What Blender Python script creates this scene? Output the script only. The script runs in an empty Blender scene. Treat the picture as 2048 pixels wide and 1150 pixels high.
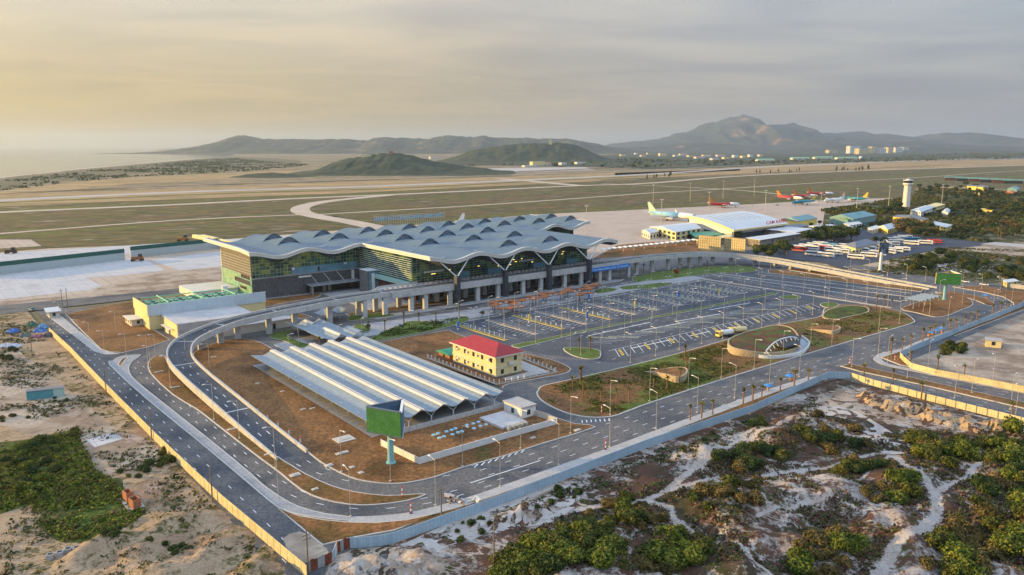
import bpy, math, random
from mathutils import Vector, Matrix, noise as mnoise
R = random.Random(7)
scene = bpy.context.scene
COL = scene.collection
PI = math.pi
# ---------------------------------------------------------------- survey: photograph pixels -> ground points
FPX = 1540.0; PITCH = math.atan2(283, 1540); CAMH = 80.0
def G(px, py, z=0.0):
    x = (px-1024)/FPX; y = -(py-575)/FPX
    dy = math.cos(PITCH)+y*math.sin(PITCH); dz = -math.sin(PITCH)+y*math.cos(PITCH)
    k = (z-CAMH)/dz
    return (x*k, dy*k)
ANG = math.radians(38.8)
UX, UY = math.cos(ANG), math.sin(ANG)
OX, OY = G(915, 611)
def W(s, t):                      # site grid: s along the terminal front, t towards the apron
    return (OX+s*UX-t*UY, OY+s*UY+t*UX)
def ST(px, py, z=0.0):
    x, y = G(px, py, z); x -= OX; y -= OY
    return (x*UX+y*UY, -x*UY+y*UX)
def lerp(a, b, k): return a+(b-a)*k
def sst(a, b, x):
    k = max(0, min(1, (x-a)/(b-a))); return k*k*(3-2*k)
def smooth(pts, n=6, closed=True):
    out = []; N = len(pts)
    for i in range(N if closed else N-1):
        p0 = pts[(i-1) % N] if closed or i > 0 else pts[i]
        p1 = pts[i]; p2 = pts[(i+1) % N]
        p3 = pts[(i+2) % N] if closed or i+2 < N else p2
        for k in range(n):
            t = k/n
            out.append(tuple(0.5*((2*b)+(-a+c)*t+(2*a-5*b+4*c-d)*t*t+(-a+3*b-3*c+d)*t**3) for a, b, c, d in zip(p0, p1, p2, p3)))
    if not closed: out.append(tuple(pts[-1]))
    return out
# ---------------------------------------------------------------- materials
def newmat(name):
    m = bpy.data.materials.new(name); m.use_nodes = True
    nt = m.node_tree; b = nt.nodes['Principled BSDF']
    return m, nt, b
def mat(name, cols, scale=0.3, rough=0.85, metal=0.0, fine=None, amt=0.25, bump=0.0, obj=False, stretch=None, spec=0.3, detail=6, contrast=(0.3, 0.7), rotz=0.0, bscale=None):
    """noise-mottled surface; cols are stops of a ramp over one noise, a second finer noise adds grain"""
    m, nt, b = newmat(name)
    N = nt.nodes.new; L = nt.links.new
    b.inputs['Roughness'].default_value = rough; b.inputs['Metallic'].default_value = metal
    b.inputs['Specular IOR Level'].default_value = spec
    if obj:
        co = N('ShaderNodeTexCoord').outputs['Object']
    else:
        co = N('ShaderNodeNewGeometry').outputs['Position']
    if stretch or rotz:
        mp = N('ShaderNodeMapping'); mp.vector_type = 'POINT'
        r0 = N('ShaderNodeVectorRotate'); r0.rotation_type = 'Z_AXIS'; r0.inputs['Angle'].default_value = -rotz
        L(co, r0.inputs['Vector']); L(r0.outputs[0], mp.inputs[0]); mp.inputs['Scale'].default_value = stretch or (1, 1, 1); co = mp.outputs[0]
    n = N('ShaderNodeTexNoise'); n.inputs['Scale'].default_value = scale; n.inputs['Detail'].default_value = detail; n.inputs['Roughness'].default_value = 0.6
    L(co, n.inputs['Vector'])
    cr = N('ShaderNodeValToRGB'); e = cr.color_ramp.elements
    lo, hi = contrast
    cols = [tuple(c)+(1,) for c in cols]
    if len(cols) == 1: cols = cols*2
    e[0].position = lo; e[0].color = cols[0]; e[1].position = hi; e[1].color = cols[-1]
    for i, c in enumerate(cols[1:-1]):
        x = e.new(lo+(hi-lo)*(i+1)/(len(cols)-1)); x.color = c
    L(n.outputs['Fac'], cr.inputs[0]); out = cr.outputs[0]
    f2 = None
    if fine:
        f2 = N('ShaderNodeTexNoise'); f2.inputs['Scale'].default_value = fine; f2.inputs['Detail'].default_value = 4
        L(co, f2.inputs['Vector'])
        mr = N('ShaderNodeMapRange'); mr.inputs[1].default_value = 0.3; mr.inputs[2].default_value = 0.7; mr.inputs[3].default_value = 1-amt; mr.inputs[4].default_value = 1+amt
        L(f2.outputs['Fac'], mr.inputs[0])
        mx = N('ShaderNodeVectorMath'); mx.operation = 'SCALE'
        L(out, mx.inputs[0]); L(mr.outputs[0], mx.inputs['Scale']); out = mx.outputs[0]
    L(out, b.inputs['Base Color'])
    if bump:
        bp = N('ShaderNodeBump'); bp.inputs['Strength'].default_value = 1.0; bp.inputs['Distance'].default_value = bump
        L((f2 or n).outputs['Fac'], bp.inputs['Height']); L(bp.outputs[0], b.inputs['Normal'])
    return m
def bands(m, period, width, col, axis, off=0.0, fac=0.8):
    """real seams / joints across an existing material, axis = 's','t' or 'z' of the site grid"""
    nt = m.node_tree; N = nt.nodes.new; L = nt.links.new; b = nt.nodes['Principled BSDF']
    src = b.inputs['Base Color'].links[0].from_socket
    g = N('ShaderNodeNewGeometry'); d = N('ShaderNodeVectorMath'); d.operation = 'DOT_PRODUCT'
    L(g.outputs['Position'], d.inputs[0])
    ax = {'s': (UX, UY, 0), 't': (-UY, UX, 0), 'z': (0, 0, 1)}[axis]
    d.inputs[1].default_value = ax
    a = N('ShaderNodeMath'); a.operation = 'ADD'; a.inputs[1].default_value = off+1000*period; L(d.outputs['Value'], a.inputs[0])
    mo = N('ShaderNodeMath'); mo.operation = 'MODULO'; mo.inputs[1].default_value = period; L(a.outputs[0], mo.inputs[0])
    lt = N('ShaderNodeMath'); lt.operation = 'LESS_THAN'; lt.inputs[1].default_value = width; L(mo.outputs[0], lt.inputs[0])
    fm = N('ShaderNodeMath'); fm.operation = 'MULTIPLY'; fm.inputs[1].default_value = fac; L(lt.outputs[0], fm.inputs[0])
    mx = N('ShaderNodeMix'); mx.data_type = 'RGBA'; mx.inputs['B'].default_value = tuple(col)+(1,)
    L(fm.outputs[0], mx.inputs['Factor']); L(src, mx.inputs['A']); L(mx.outputs['Result'], b.inputs['Base Color'])
    return m
def plain(name, c, rough=0.6, metal=0.0, amt=0.12, sc=1.5):
    return mat(name, [tuple(x*(1-amt) for x in c), tuple(min(1, x*(1+amt)) for x in c)], scale=sc, rough=rough, metal=metal, obj=True)
# ---------------------------------------------------------------- mesh builder
XF = {}
class MB:
    def __init__(s): s.v = []; s.f = []; s.m = []
    def add(s, vs, fs, m=0):
        o = len(s.v); s.v += [tuple(x) for x in vs]
        for f in fs: s.f.append(tuple(i+o for i in f)); s.m.append(m)
        return s
    def box(s, cx, cy, z0, dx, dy, dz, rot=0.0, m=0):
        c, q = math.cos(rot), math.sin(rot); vs = []
        for z in (z0, z0+dz):
            for a, b in ((-1, -1), (1, -1), (1, 1), (-1, 1)):
                x, y = a*dx/2, b*dy/2; vs.append((cx+x*c-y*q, cy+x*q+y*c, z))
        return s.add(vs, [(3, 2, 1, 0), (4, 5, 6, 7), (0, 1, 5, 4), (1, 2, 6, 5), (2, 3, 7, 6), (3, 0, 4, 7)], m)
    def sbox(s, s0, s1, t0, t1, z0, z1, m=0):
        return s.prism([W(s0, t0), W(s1, t0), W(s1, t1), W(s0, t1)], z0, z1, m, bottom=True)
    def prism(s, poly, z0, z1, m=0, bottom=False, top=True, mt=None):
        n = len(poly)
        ar = sum(poly[i][0]*poly[(i+1) % n][1]-poly[(i+1) % n][0]*poly[i][1] for i in range(n))
        if ar < 0: poly = poly[::-1]
        za = (lambda i: z0[i]) if isinstance(z0, (list, tuple)) else (lambda i: z0)
        vs = [(p[0], p[1], z0) for p in poly]+[(p[0], p[1], z1) for p in poly]
        fs = [(i, (i+1) % n, n+(i+1) % n, n+i) for i in range(n)]
        s.add(vs, fs, m)
        o = len(s.v)-2*n
        if top: s.f.append(tuple(o+n+i for i in range(n))); s.m.append(m if mt is None else mt)
        if bottom: s.f.append(tuple(o+n-1-i for i in range(n))); s.m.append(m)
        return s
    def sheet(s, poly, z, m=0):
        n = len(poly)
        ar = sum(poly[i][0]*poly[(i+1) % n][1]-poly[(i+1) % n][0]*poly[i][1] for i in range(n))
        if ar < 0: poly = poly[::-1]
        return s.add([(p[0], p[1], z) for p in poly], [tuple(range(n))], m)
    def tube(s, p, q, r0, r1=None, n=6, m=0, caps=True):
        r1 = r0 if r1 is None else r1
        p, q = Vector(p), Vector(q); d = (q-p)
        if d.length < 1e-6: return s
        d.normalize(); a = d.orthogonal().normalized(); b = d.cross(a); vs = []
        for c, r in ((p, r0), (q, r1)):
            for i in range(n):
                t = 2*PI*i/n; vs.append(c+a*(math.cos(t)*r)+b*(math.sin(t)*r))
        fs = [(i, (i+1) % n, n+(i+1) % n, n+i) for i in range(n)]
        if caps: fs += [tuple(range(n-1, -1, -1)), tuple(range(n, 2*n))]
        return s.add(vs, fs, m)
    def strip(s, path, w, z, m=0, off=0.0):
        """flat ribbon along path of xy points; z number or list"""
        n = len(path); vs = []
        for i, p in enumerate(path):
            a = path[max(0, i-1)]; b = path[min(n-1, i+1)]
            dx, dy = b[0]-a[0], b[1]-a[1]; l = math.hypot(dx, dy) or 1; nx, ny = -dy/l, dx/l
            zz = z[i] if isinstance(z, (list, tuple)) else z
            ww = w[i] if isinstance(w, (list, tuple)) else w
            vs.append((p[0]+nx*(off-ww/2), p[1]+ny*(off-ww/2), zz)); vs.append((p[0]+nx*(off+ww/2), p[1]+ny*(off+ww/2), zz))
        return s.add(vs, [(2*i, 2*i+2, 2*i+3, 2*i+1) for i in range(n-1)], m)
    def bar(s, path, w, z0, z1, m=0, off=0.0):
        """upright bar (kerb, parapet, wall) along a path; z0,z1 numbers or lists"""
        n = len(path); vs = []
        g = lambda z, i: z[i] if isinstance(z, (list, tuple)) else z
        for i, p in enumerate(path):
            a = path[max(0, i-1)]; b = path[min(n-1, i+1)]
            dx, dy = b[0]-a[0], b[1]-a[1]; l = math.hypot(dx, dy) or 1; nx, ny = -dy/l, dx/l
            l0, l1 = off-w/2, off+w/2
            vs += [(p[0]+nx*l0, p[1]+ny*l0, g(z0, i)), (p[0]+nx*l1, p[1]+ny*l1, g(z0, i)), (p[0]+nx*l1, p[1]+ny*l1, g(z1, i)), (p[0]+nx*l0, p[1]+ny*l0, g(z1, i))]
        fs = []
        for i in range(n-1):
            a, b = 4*i, 4*i+4
            fs += [(a, b, b+3, a+3), (a+3, b+3, b+2, a+2), (a+2, b+2, b+1, a+1), (a+1, b+1, b, a)]
        fs += [(0, 3, 2, 1), (4*n-4, 4*n-3, 4*n-2, 4*n-1)]
        return s.add(vs, fs, m)
    def ball(s, c, r, nu=8, nv=5, sq=(1, 1, 1), m=0):
        vs = []; fs = []
        for j in range(nv+1):
            th = PI*j/nv
            for i in range(nu):
                ph = 2*PI*i/nu
                vs.append((c[0]+r*sq[0]*math.sin(th)*math.cos(ph), c[1]+r*sq[1]*math.sin(th)*math.sin(ph), c[2]+r*sq[2]*math.cos(th)))
        for j in range(nv):
            for i in range(nu):
                fs.append((j*nu+i, (j+1)*nu+i, (j+1)*nu+(i+1) % nu, j*nu+(i+1) % nu))
        return s.add(vs, fs, m)
    def build(s, name, mats, parent=None, smooth=False, origin=None):
        if not isinstance(mats, (list, tuple)): mats = [mats]
        if parent is not None: x0, y0, z0, r = XF[parent.name]
        elif origin is not None: x0, y0, z0, r = origin[0], origin[1], (origin[2] if len(origin) > 2 else 0), (origin[3] if len(origin) > 3 else 0)
        else: x0 = y0 = z0 = r = 0.0
        c, q = math.cos(-r), math.sin(-r)
        vs = [((x-x0)*c-(y-y0)*q, (x-x0)*q+(y-y0)*c, z-z0) for x, y, z in s.v]
        me = bpy.data.meshes.new(name); me.from_pydata(vs, [], s.f)
        for m in mats: me.materials.append(m)
        me.polygons.foreach_set('material_index', s.m)
        if smooth: me.polygons.foreach_set('use_smooth', [True]*len(s.f))
        me.update()
        o = bpy.data.objects.new(name, me); COL.objects.link(o)
        if parent is not None: o.parent = parent
        else: o.location = (x0, y0, z0); o.rotation_euler = (0, 0, r)
        XF[o.name] = (x0, y0, z0, r)
        return o
def fit(l):
    while l and len(l.split()) > 16 and ' the ' in l: l = l.replace(' the ', ' ', 1)
    return l
def tag(o, label=None, cat=None, group=None, kind=None):
    if label: o['label'] = label
    if cat: o['category'] = cat
    if group: o['group'] = group
    if kind: o['kind'] = kind
    return o
def thing(name, label, cat, x, y, z=0.0, rot=0.0, group=None):
    o = bpy.data.objects.new(name, None); COL.objects.link(o)
    o.empty_display_size = 0.5
    o.location = (x, y, z); o.rotation_euler = (0, 0, rot); XF[o.name] = (x, y, z, rot)
    return tag(o, label, cat, group)
def struct(mb, name, mats, smooth=False): return tag(mb.build(name, mats, smooth=smooth), kind='structure')
KIDS = {}
def dup(root, loc, rotz=0.0, label=None, group=None, sc=None):
    def kids(o):
        if o.name not in KIDS: KIDS[o.name] = list(o.children)
        return KIDS[o.name]
    label = fit(label); r = root.copy(); COL.objects.link(r); r.location = loc; r.rotation_euler = (0, 0, rotz)
    if sc: r.scale = sc if isinstance(sc, (tuple, list)) else (sc, sc, sc)
    if label: r['label'] = label
    if group: r['group'] = group
    def rec(src, dst):
        for ch in kids(src):
            c = ch.copy(); COL.objects.link(c); c.parent = dst; rec(ch, c)
    rec(root, r)
    return r
ONES = ['', 'first', 'second', 'third', 'fourth', 'fifth', 'sixth', 'seventh', 'eighth', 'ninth', 'tenth', 'eleventh', 'twelfth', 'thirteenth', 'fourteenth', 'fifteenth', 'sixteenth', 'seventeenth', 'eighteenth', 'nineteenth']
TENS = {2: ('twenty', 'twentieth'), 3: ('thirty', 'thirtieth'), 4: ('forty', 'fortieth'), 5: ('fifty', 'fiftieth'), 6: ('sixty', 'sixtieth'), 7: ('seventy', 'seventieth'), 8: ('eighty', 'eightieth')}
def nth(i):
    if i < 20: return ONES[i]
    a, b = divmod(i, 10)
    return TENS[a][1] if b == 0 else TENS[a][0]+'-'+ONES[b]
def px_of(x, y, z=0.0):
    zz = z-CAMH; d = y*math.cos(PITCH)-zz*math.sin(PITCH); uu = y*math.sin(PITCH)+zz*math.cos(PITCH)
    return 1024+FPX*x/d, 575-FPX*uu/d
# ---------------------------------------------------------------- camera, sun, sky
cam = bpy.data.cameras.new('camera'); cam.sensor_width = 36; cam.lens = FPX/2048*36
cam.clip_start = 1.0; cam.clip_end = 300000
co = bpy.data.objects.new('camera', cam); COL.objects.link(co)
co.location = (0, 0, CAMH); co.rotation_euler = (PI/2-PITCH, 0, 0); scene.camera = co
SUN_AZ = math.radians(84)      # from +Y towards -X
SUN_EL = math.radians(9.5)
sd = Vector((-math.sin(SUN_AZ)*math.cos(SUN_EL), math.cos(SUN_AZ)*math.cos(SUN_EL), math.sin(SUN_EL)))
sl = bpy.data.lights.new('sun', 'SUN'); sl.energy = 5.0; sl.angle = math.radians(0.6); sl.color = (1.0, 0.66, 0.22)
so = bpy.data.objects.new('sun', sl); COL.objects.link(so); so.rotation_euler = sd.to_track_quat('Z', 'Y').to_euler(); so.location = (-300, 100, 300)
world = bpy.data.worlds.new('World'); scene.world = world; world.use_nodes = True
nt = world.node_tree; N = nt.nodes.new; L = nt.links.new
bg = nt.nodes['Background']
sky = N('ShaderNodeTexSky'); sky.sky_type = 'NISHITA'; sky.sun_disc = False; sky.sun_elevation = SUN_EL; sky.sun_rotation = -SUN_AZ
sky.air_density = 1.2; sky.dust_density = 3.0; sky.ozone_density = 1.5
geo = N('ShaderNodeTexCoord'); vec = geo.outputs['Generated']
def vm(op, a, b=None, sc=None):
    n = N('ShaderNodeVectorMath'); n.operation = op
    L(a, n.inputs[0]) if hasattr(a, 'links') else setattr(n.inputs[0], 'default_value', a)
    if b is not None:
        L(b, n.inputs[1]) if hasattr(b, 'links') else setattr(n.inputs[1], 'default_value', b)
    if sc is not None:
        L(sc, n.inputs['Scale']) if hasattr(sc, 'links') else setattr(n.inputs['Scale'], 'default_value', sc)
    return n
def mm(op, a, b=None, c=None):
    n = N('ShaderNodeMath'); n.operation = op
    for i, x in enumerate((a, b, c)):
        if x is None: continue
        if hasattr(x, 'links'): L(x, n.inputs[i])
        else: n.inputs[i].default_value = x
    return n.outputs[0]
def ramp(fac, stops):
    n = N('ShaderNodeValToRGB'); e = n.color_ramp.elements
    e[0].position = stops[0][0]; e[0].color = tuple(stops[0][1])+(1,); e[1].position = stops[-1][0]; e[1].color = tuple(stops[-1][1])+(1,)
    for p_, c_ in stops[1:-1]:
        x = e.new(p_); x.color = tuple(c_)+(1,)
    L(fac, n.inputs[0]); return n.outputs[0]
def mix(f_, a, b):
    n = N('ShaderNodeMix'); n.data_type = 'RGBA'
    for s_, x in (('Factor', f_), ('A', a), ('B', b)):
        if hasattr(x, 'links'): L(x, n.inputs[s_])
        elif s_ == 'Factor': n.inputs[s_].default_value = x
        else: n.inputs[s_].default_value = tuple(x)+(1,)
    return n.outputs['Result']
# veil of high cloud lit by the low sun: brightest and most golden towards the glow over the sea
gd = Vector((-math.sin(math.radians(42)), math.cos(math.radians(42)), 0.03)).normalized()
dt = vm('DOT_PRODUCT', vec, tuple(gd)).outputs['Value']
sep = N('ShaderNodeSeparateXYZ'); L(vec, sep.inputs[0]); zz = sep.outputs['Z']
glow = ramp(mm('MULTIPLY_ADD', dt, 0.5, 0.5), [(0.0, (0.20, 0.24, 0.31)), (0.5, (0.195, 0.205, 0.225)), (0.80, (0.255, 0.225, 0.19)), (0.93, (0.33, 0.235, 0.08)), (1.0, (0.37, 0.225, 0.008))])
high = ramp(mm('MULTIPLY_ADD', dt, 0.5, 0.5), [(0.0, (0.28, 0.36, 0.47)), (0.6, (0.285, 0.335, 0.40)), (0.9, (0.385, 0.375, 0.375)), (1.0, (0.60, 0.56, 0.49))])
veil = mix(mm('SMOOTH_MIN', mm('MAXIMUM', mm('MULTIPLY', zz, 4.5), 0.0), 1.0, 0.2), glow, high)
# streaky clouds laid on a plane far above
zc = mm('MAXIMUM', mm('ADD', zz, 0.06), 0.02)
pr = N('ShaderNodeCombineXYZ'); L(mm('DIVIDE', sep.outputs['X'], zc), pr.inputs[0]); L(mm('DIVIDE', sep.outputs['Y'], zc), pr.inputs[1])
mp = N('ShaderNodeMapping'); L(pr.outputs[0], mp.inputs[0]); mp.inputs['Scale'].default_value = (0.55, 0.8, 1); mp.inputs['Rotation'].default_value = (0, 0, 0.35)
cn = N('ShaderNodeTexNoise'); cn.inputs['Scale'].default_value = 0.9; cn.inputs['Detail'].default_value = 8; cn.inputs['Roughness'].default_value = 0.55; cn.inputs['Distortion'].default_value = 0.5
L(mp.outputs[0], cn.inputs['Vector'])
cf = ramp(cn.outputs['Fac'], [(0.34, (0.82, 0.85, 0.91)), (0.5, (0.99, 0.99, 1.0)), (0.64, (1.2, 1.15, 1.07))])
fadeh = mm('MINIMUM', mm('MULTIPLY', mm('MAXIMUM', zz, 0.0), 14.0), 1.0)
zen = mm('MINIMUM', mm('MULTIPLY', mm('MAXIMUM', mm('SUBTRACT', zz, 0.26), 0.0), 3.0), 1.0)
veil = mix(zen, veil, (0.62, 0.78, 1.05))
cmul = mix(fadeh, (1, 1, 1), cf)
vm2 = vm('MULTIPLY', veil, cmul).outputs[0]
nish = vm('SCALE', sky.outputs[0], sc=0.10).outputs[0]
fin = mix(0.88, nish, vm2)
L(fin, bg.inputs['Color']); bg.inputs['Strength'].default_value = 1.0
scene.view_settings.view_transform = 'Standard'; scene.view_settings.look = 'None'; scene.view_settings.exposure = 0.72
scene.render.engine = 'CYCLES'
cy = scene.cycles
cy.use_denoising = True
try: cy.denoiser = 'OPENIMAGEDENOISE'
except Exception: pass
cy.use_adaptive_sampling = True; cy.adaptive_threshold = 0.02
cy.max_bounces = 5; cy.diffuse_bounces = 2; cy.glossy_bounces = 3; cy.transmission_bounces = 3; cy.volume_bounces = 0; cy.caustics_reflective = False; cy.caustics_refractive = False
cy.volume_step_rate = 1.0
cy.sample_clamp_indirect = 4.0
# ================================================================ materials
m_land = mat('dry_scrub_land', [(0.10, 0.095, 0.05), (0.17, 0.135, 0.07), (0.26, 0.19, 0.11), (0.13, 0.125, 0.06)], scale=0.004, fine=0.03, amt=0.45, rough=0.95)
m_field = mat('airfield_grass', [(0.026, 0.042, 0.006), (0.10, 0.10, 0.018), (0.14, 0.085, 0.032), (0.042, 0.056, 0.008), (0.11, 0.068, 0.03), (0.28, 0.22, 0.15)], scale=0.03, fine=0.10, amt=0.55, rough=0.95, stretch=(0.45, 1.9, 1), rotz=math.radians(20), detail=10, contrast=(0.37, 0.66))
m_tan = mat('dry_tan_grass', [(0.34, 0.20, 0.08), (0.42, 0.27, 0.125), (0.22, 0.16, 0.07), (0.36, 0.22, 0.10)], scale=0.012, fine=0.08, amt=0.35, rough=0.95, stretch=(0.4, 2.5, 1), rotz=math.radians(18))
m_sand = mat('pale_sand', [(0.42, 0.34, 0.25), (0.56, 0.48, 0.38), (0.34, 0.25, 0.165)], scale=0.03, fine=0.6, amt=0.25, rough=0.95, bump=0.15)
m_apron = mat('tan_apron_concrete', [(0.40, 0.30, 0.225), (0.48, 0.375, 0.285), (0.36, 0.27, 0.20)], scale=0.02, fine=0.5, amt=0.12, rough=0.8)
bands(m_apron, 6.0, 0.35, (0.24, 0.18, 0.14), 's'); bands(m_apron, 6.0, 0.35, (0.26, 0.19, 0.15), 't')
m_slab = mat('new_grey_concrete', [(0.40, 0.385, 0.375), (0.50, 0.475, 0.455), (0.36, 0.345, 0.335)], scale=0.06, fine=0.7, amt=0.08, rough=0.7)
bands(m_slab, 6.0, 0.3, (0.30, 0.30, 0.31), 's', fac=0.6); bands(m_slab, 6.0, 0.3, (0.30, 0.30, 0.31), 't', fac=0.6)
m_strip = mat('cream_taxiway_concrete', [(0.44, 0.345, 0.25), (0.54, 0.43, 0.325)], scale=0.02, fine=0.3, amt=0.1, rough=0.8)
m_rwy = mat('grey_runway', [(0.38, 0.345, 0.31), (0.46, 0.41, 0.36)], scale=0.01, fine=0.2, amt=0.1, rough=0.8)
m_asph = mat('dark_asphalt', [(0.034, 0.039, 0.049), (0.055, 0.061, 0.073), (0.085, 0.087, 0.093), (0.040, 0.046, 0.058)], scale=0.05, fine=1.6, detail=9, amt=0.42, rough=0.8)
m_asph2 = mat('worn_asphalt', [(0.052, 0.057, 0.066), (0.085, 0.086, 0.092), (0.14, 0.130, 0.120), (0.065, 0.068, 0.076), (0.046, 0.050, 0.058)], scale=0.035, fine=1.3, detail=9, contrast=(0.28, 0.72), amt=0.38, rough=0.85)
m_darkasph = mat('fresh_black_asphalt', [(0.03, 0.036, 0.05), (0.048, 0.054, 0.072)], scale=0.05, fine=1.5, amt=0.3, rough=0.7)
m_kerb = mat('kerb_concrete', [(0.46, 0.42, 0.36), (0.58, 0.53, 0.46)], scale=0.4, rough=0.85)
m_pave = mat('footpath_pavers', [(0.22, 0.225, 0.235), (0.31, 0.31, 0.315), (0.26, 0.26, 0.27)], scale=0.15, fine=2.5, amt=0.2, rough=0.85)
m_pave2 = mat('pale_pavers', [(0.34, 0.32, 0.30), (0.45, 0.42, 0.39)], scale=0.2, fine=2.0, amt=0.15, rough=0.85)
m_lawn = mat('parched_brown_lawn', [(0.045, 0.065, 0.008), (0.14, 0.062, 0.018), (0.22, 0.105, 0.036), (0.105, 0.048, 0.016), (0.07, 0.085, 0.010)], scale=0.045, fine=1.1, amt=0.5, rough=0.95, detail=9, contrast=(0.25, 0.75), bump=0.08)
m_lawn2 = mat('reddish_brown_lawn', [(0.14, 0.056, 0.018), (0.235, 0.105, 0.034), (0.11, 0.065, 0.016), (0.17, 0.075, 0.025)], scale=0.06, fine=1.2, amt=0.45, rough=0.95, detail=9, bump=0.08)
m_green = mat('green_lawn', [(0.045, 0.085, 0.012), (0.10, 0.14, 0.022), (0.06, 0.075, 0.016)], scale=0.12, fine=1.6, amt=0.55, rough=0.95, bump=0.1)
m_garden = mat('landscaped_garden_soil', [(0.045, 0.085, 0.010), (0.10, 0.125, 0.016), (0.15, 0.072, 0.024), (0.19, 0.09, 0.032), (0.075, 0.10, 0.014)], scale=0.028, fine=1.2, amt=0.5, rough=0.95, detail=7, contrast=(0.33, 0.66), bump=0.1)
m_white = plain('white_marking_paint', (0.78, 0.78, 0.76), rough=0.6)
m_yel = plain('yellow_marking_paint', (0.75, 0.50, 0.05), rough=0.6)
m_blk = plain('black_paint', (0.03, 0.03, 0.03))
m_conc = mat('fair_faced_concrete', [(0.42, 0.41, 0.385), (0.52, 0.51, 0.48)], scale=0.25, fine=2, amt=0.08, rough=0.8)
m_foliage_far = mat('hill_scrub', [(0.014, 0.026, 0.012), (0.032, 0.046, 0.018), (0.085, 0.08, 0.04)], scale=0.02, fine=0.09, amt=0.5, rough=0.95, contrast=(0.35, 0.75))
m_rock = mat('mountain_rock_and_scrub', [(0.02, 0.035, 0.035), (0.055, 0.062, 0.05), (0.34, 0.19, 0.11)], scale=0.0012, fine=0.008, amt=0.3, rough=0.95, contrast=(0.38, 0.78))
# water with wind ripples
m_sea, nt, b = newmat('sea_water'); N = nt.nodes.new; L = nt.links.new
b.inputs['Base Color'].default_value = (0.05, 0.075, 0.06, 1); b.inputs['Roughness'].default_value = 0.10; b.inputs['Specular IOR Level'].default_value = 0.9
g_ = N('ShaderNodeNewGeometry'); n_ = N('ShaderNodeTexNoise'); n_.inputs['Scale'].default_value = 0.02; n_.inputs['Detail'].default_value = 4; L(g_.outputs['Position'], n_.inputs['Vector'])
bp = N('ShaderNodeBump'); bp.inputs['Distance'].default_value = 1.2; bp.inputs['Strength'].default_value = 0.6; L(n_.outputs['Fac'], bp.inputs['Height']); L(bp.outputs[0], b.inputs['Normal'])
# white sand with heath, for the dune country on the right
def dune_mat(name, veg, sand, thresh=0.5, sc=0.045, path=True):
    m, nt, b = newmat(name); N = nt.nodes.new; L = nt.links.new
    b.inputs['Roughness'].default_value = 0.95; b.inputs['Specular IOR Level'].default_value = 0.1
    g = N('ShaderNodeNewGeometry').outputs['Position']
    def nz(s, d=6, rgh=0.65, dist=0.0):
        n = N('ShaderNodeTexNoise'); n.inputs['Scale'].default_value = s; n.inputs['Detail'].default_value = d; n.inputs['Roughness'].default_value = rgh; n.inputs['Distortion'].default_value = dist; L(g, n.inputs['Vector']); return n.outputs['Fac']
    def ma(op, a, b_=None):
        n = N('ShaderNodeMath'); n.operation = op
        for i, x in enumerate((a, b_)):
            if x is None: continue
            if hasattr(x, 'links'): L(x, n.inputs[i])
            else: n.inputs[i].default_value = x
        return n.outputs[0]
    def rp(f, st):
        n = N('ShaderNodeValToRGB'); e = n.color_ramp.elements
        e[0].position = st[0][0]; e[0].color = tuple(st[0][1])+(1,); e[1].position = st[-1][0]; e[1].color = tuple(st[-1][1])+(1,)
        for p_, c_ in st[1:-1]:
            x = e.new(p_); x.color = tuple(c_)+(1,)
        L(f, n.inputs[0]); return n.outputs[0]
    big = nz(sc, 9, 0.72, 0.6); fine = nz(0.9, 5, 0.7)
    vegc = rp(nz(0.09, 6), veg)
    sandc = rp(nz(0.05, 6), sand)
    f = ma('ADD', ma('ADD', ma('MULTIPLY', big, 0.48), ma('MULTIPLY', nz(0.24, 5, 0.7), 0.30)), ma('MULTIPLY', fine, 0.22))
    fac = rp(f, [(thresh-0.025, (1, 1, 1)), (thresh+0.03, (0, 0, 0))])   # 1 = vegetation
    if path:
        # wandering foot tracks: thin lines where a stretched noise crosses its middle value
        at = N('ShaderNodeAttribute'); at.attribute_name = 'track'
        k = rp(ma('ADD', at.outputs['Fac'], ma('MULTIPLY', ma('SUBTRACT', fine, 0.5), 2.2)), [(0.40, (1, 1, 1)), (0.66, (0, 0, 0))])
        fac = ma('MULTIPLY', fac, k)
        for s_ in (0.019,):
            w = ma('ABSOLUTE', ma('SUBTRACT', nz(s_, 6, 0.6, 0.5), 0.5))
            k = rp(w, [(0.0015, (0, 0, 0)), (0.007, (1, 1, 1))])
            fac = ma('MULTIPLY', fac, k)
    mx = N('ShaderNodeMix'); mx.data_type = 'RGBA'; L(fac, mx.inputs['Factor']); L(sandc, mx.inputs['A']); L(vegc, mx.inputs['B'])
    sc2 = N('ShaderNodeVectorMath'); sc2.operation = 'SCALE'; mr = N('ShaderNodeMapRange'); mr.inputs[1].default_value = .3; mr.inputs[2].default_value = .7; mr.inputs[3].default_value = .72; mr.inputs[4].default_value = 1.25
    L(nz(2.2, 3), mr.inputs[0]); L(mx.outputs['Result'], sc2.inputs[0]); L(mr.outputs[0], sc2.inputs['Scale']); L(sc2.outputs[0], b.inputs['Base Color'])
    bp = N('ShaderNodeBump'); bp.inputs['Distance'].default_value = 0.25; L(fine, bp.inputs['Height']); L(bp.outputs[0], b.inputs['Normal'])
    return m
HV = [(0.3, (0.028, 0.036, 0.012)), (0.45, (0.075, 0.05, 0.035)), (0.55, (0.11, 0.055, 0.035)), (0.65, (0.055, 0.065, 0.016)), (0.75, (0.09, 0.10, 0.03))]
SD = [(0.3, (0.30, 0.255, 0.225)), (0.5, (0.42, 0.375, 0.335)), (0.62, (0.36, 0.28, 0.22)), (0.75, (0.42, 0.33, 0.25))]
m_dune = dune_mat('heath_on_white_sand', HV, SD, 0.52)
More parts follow.
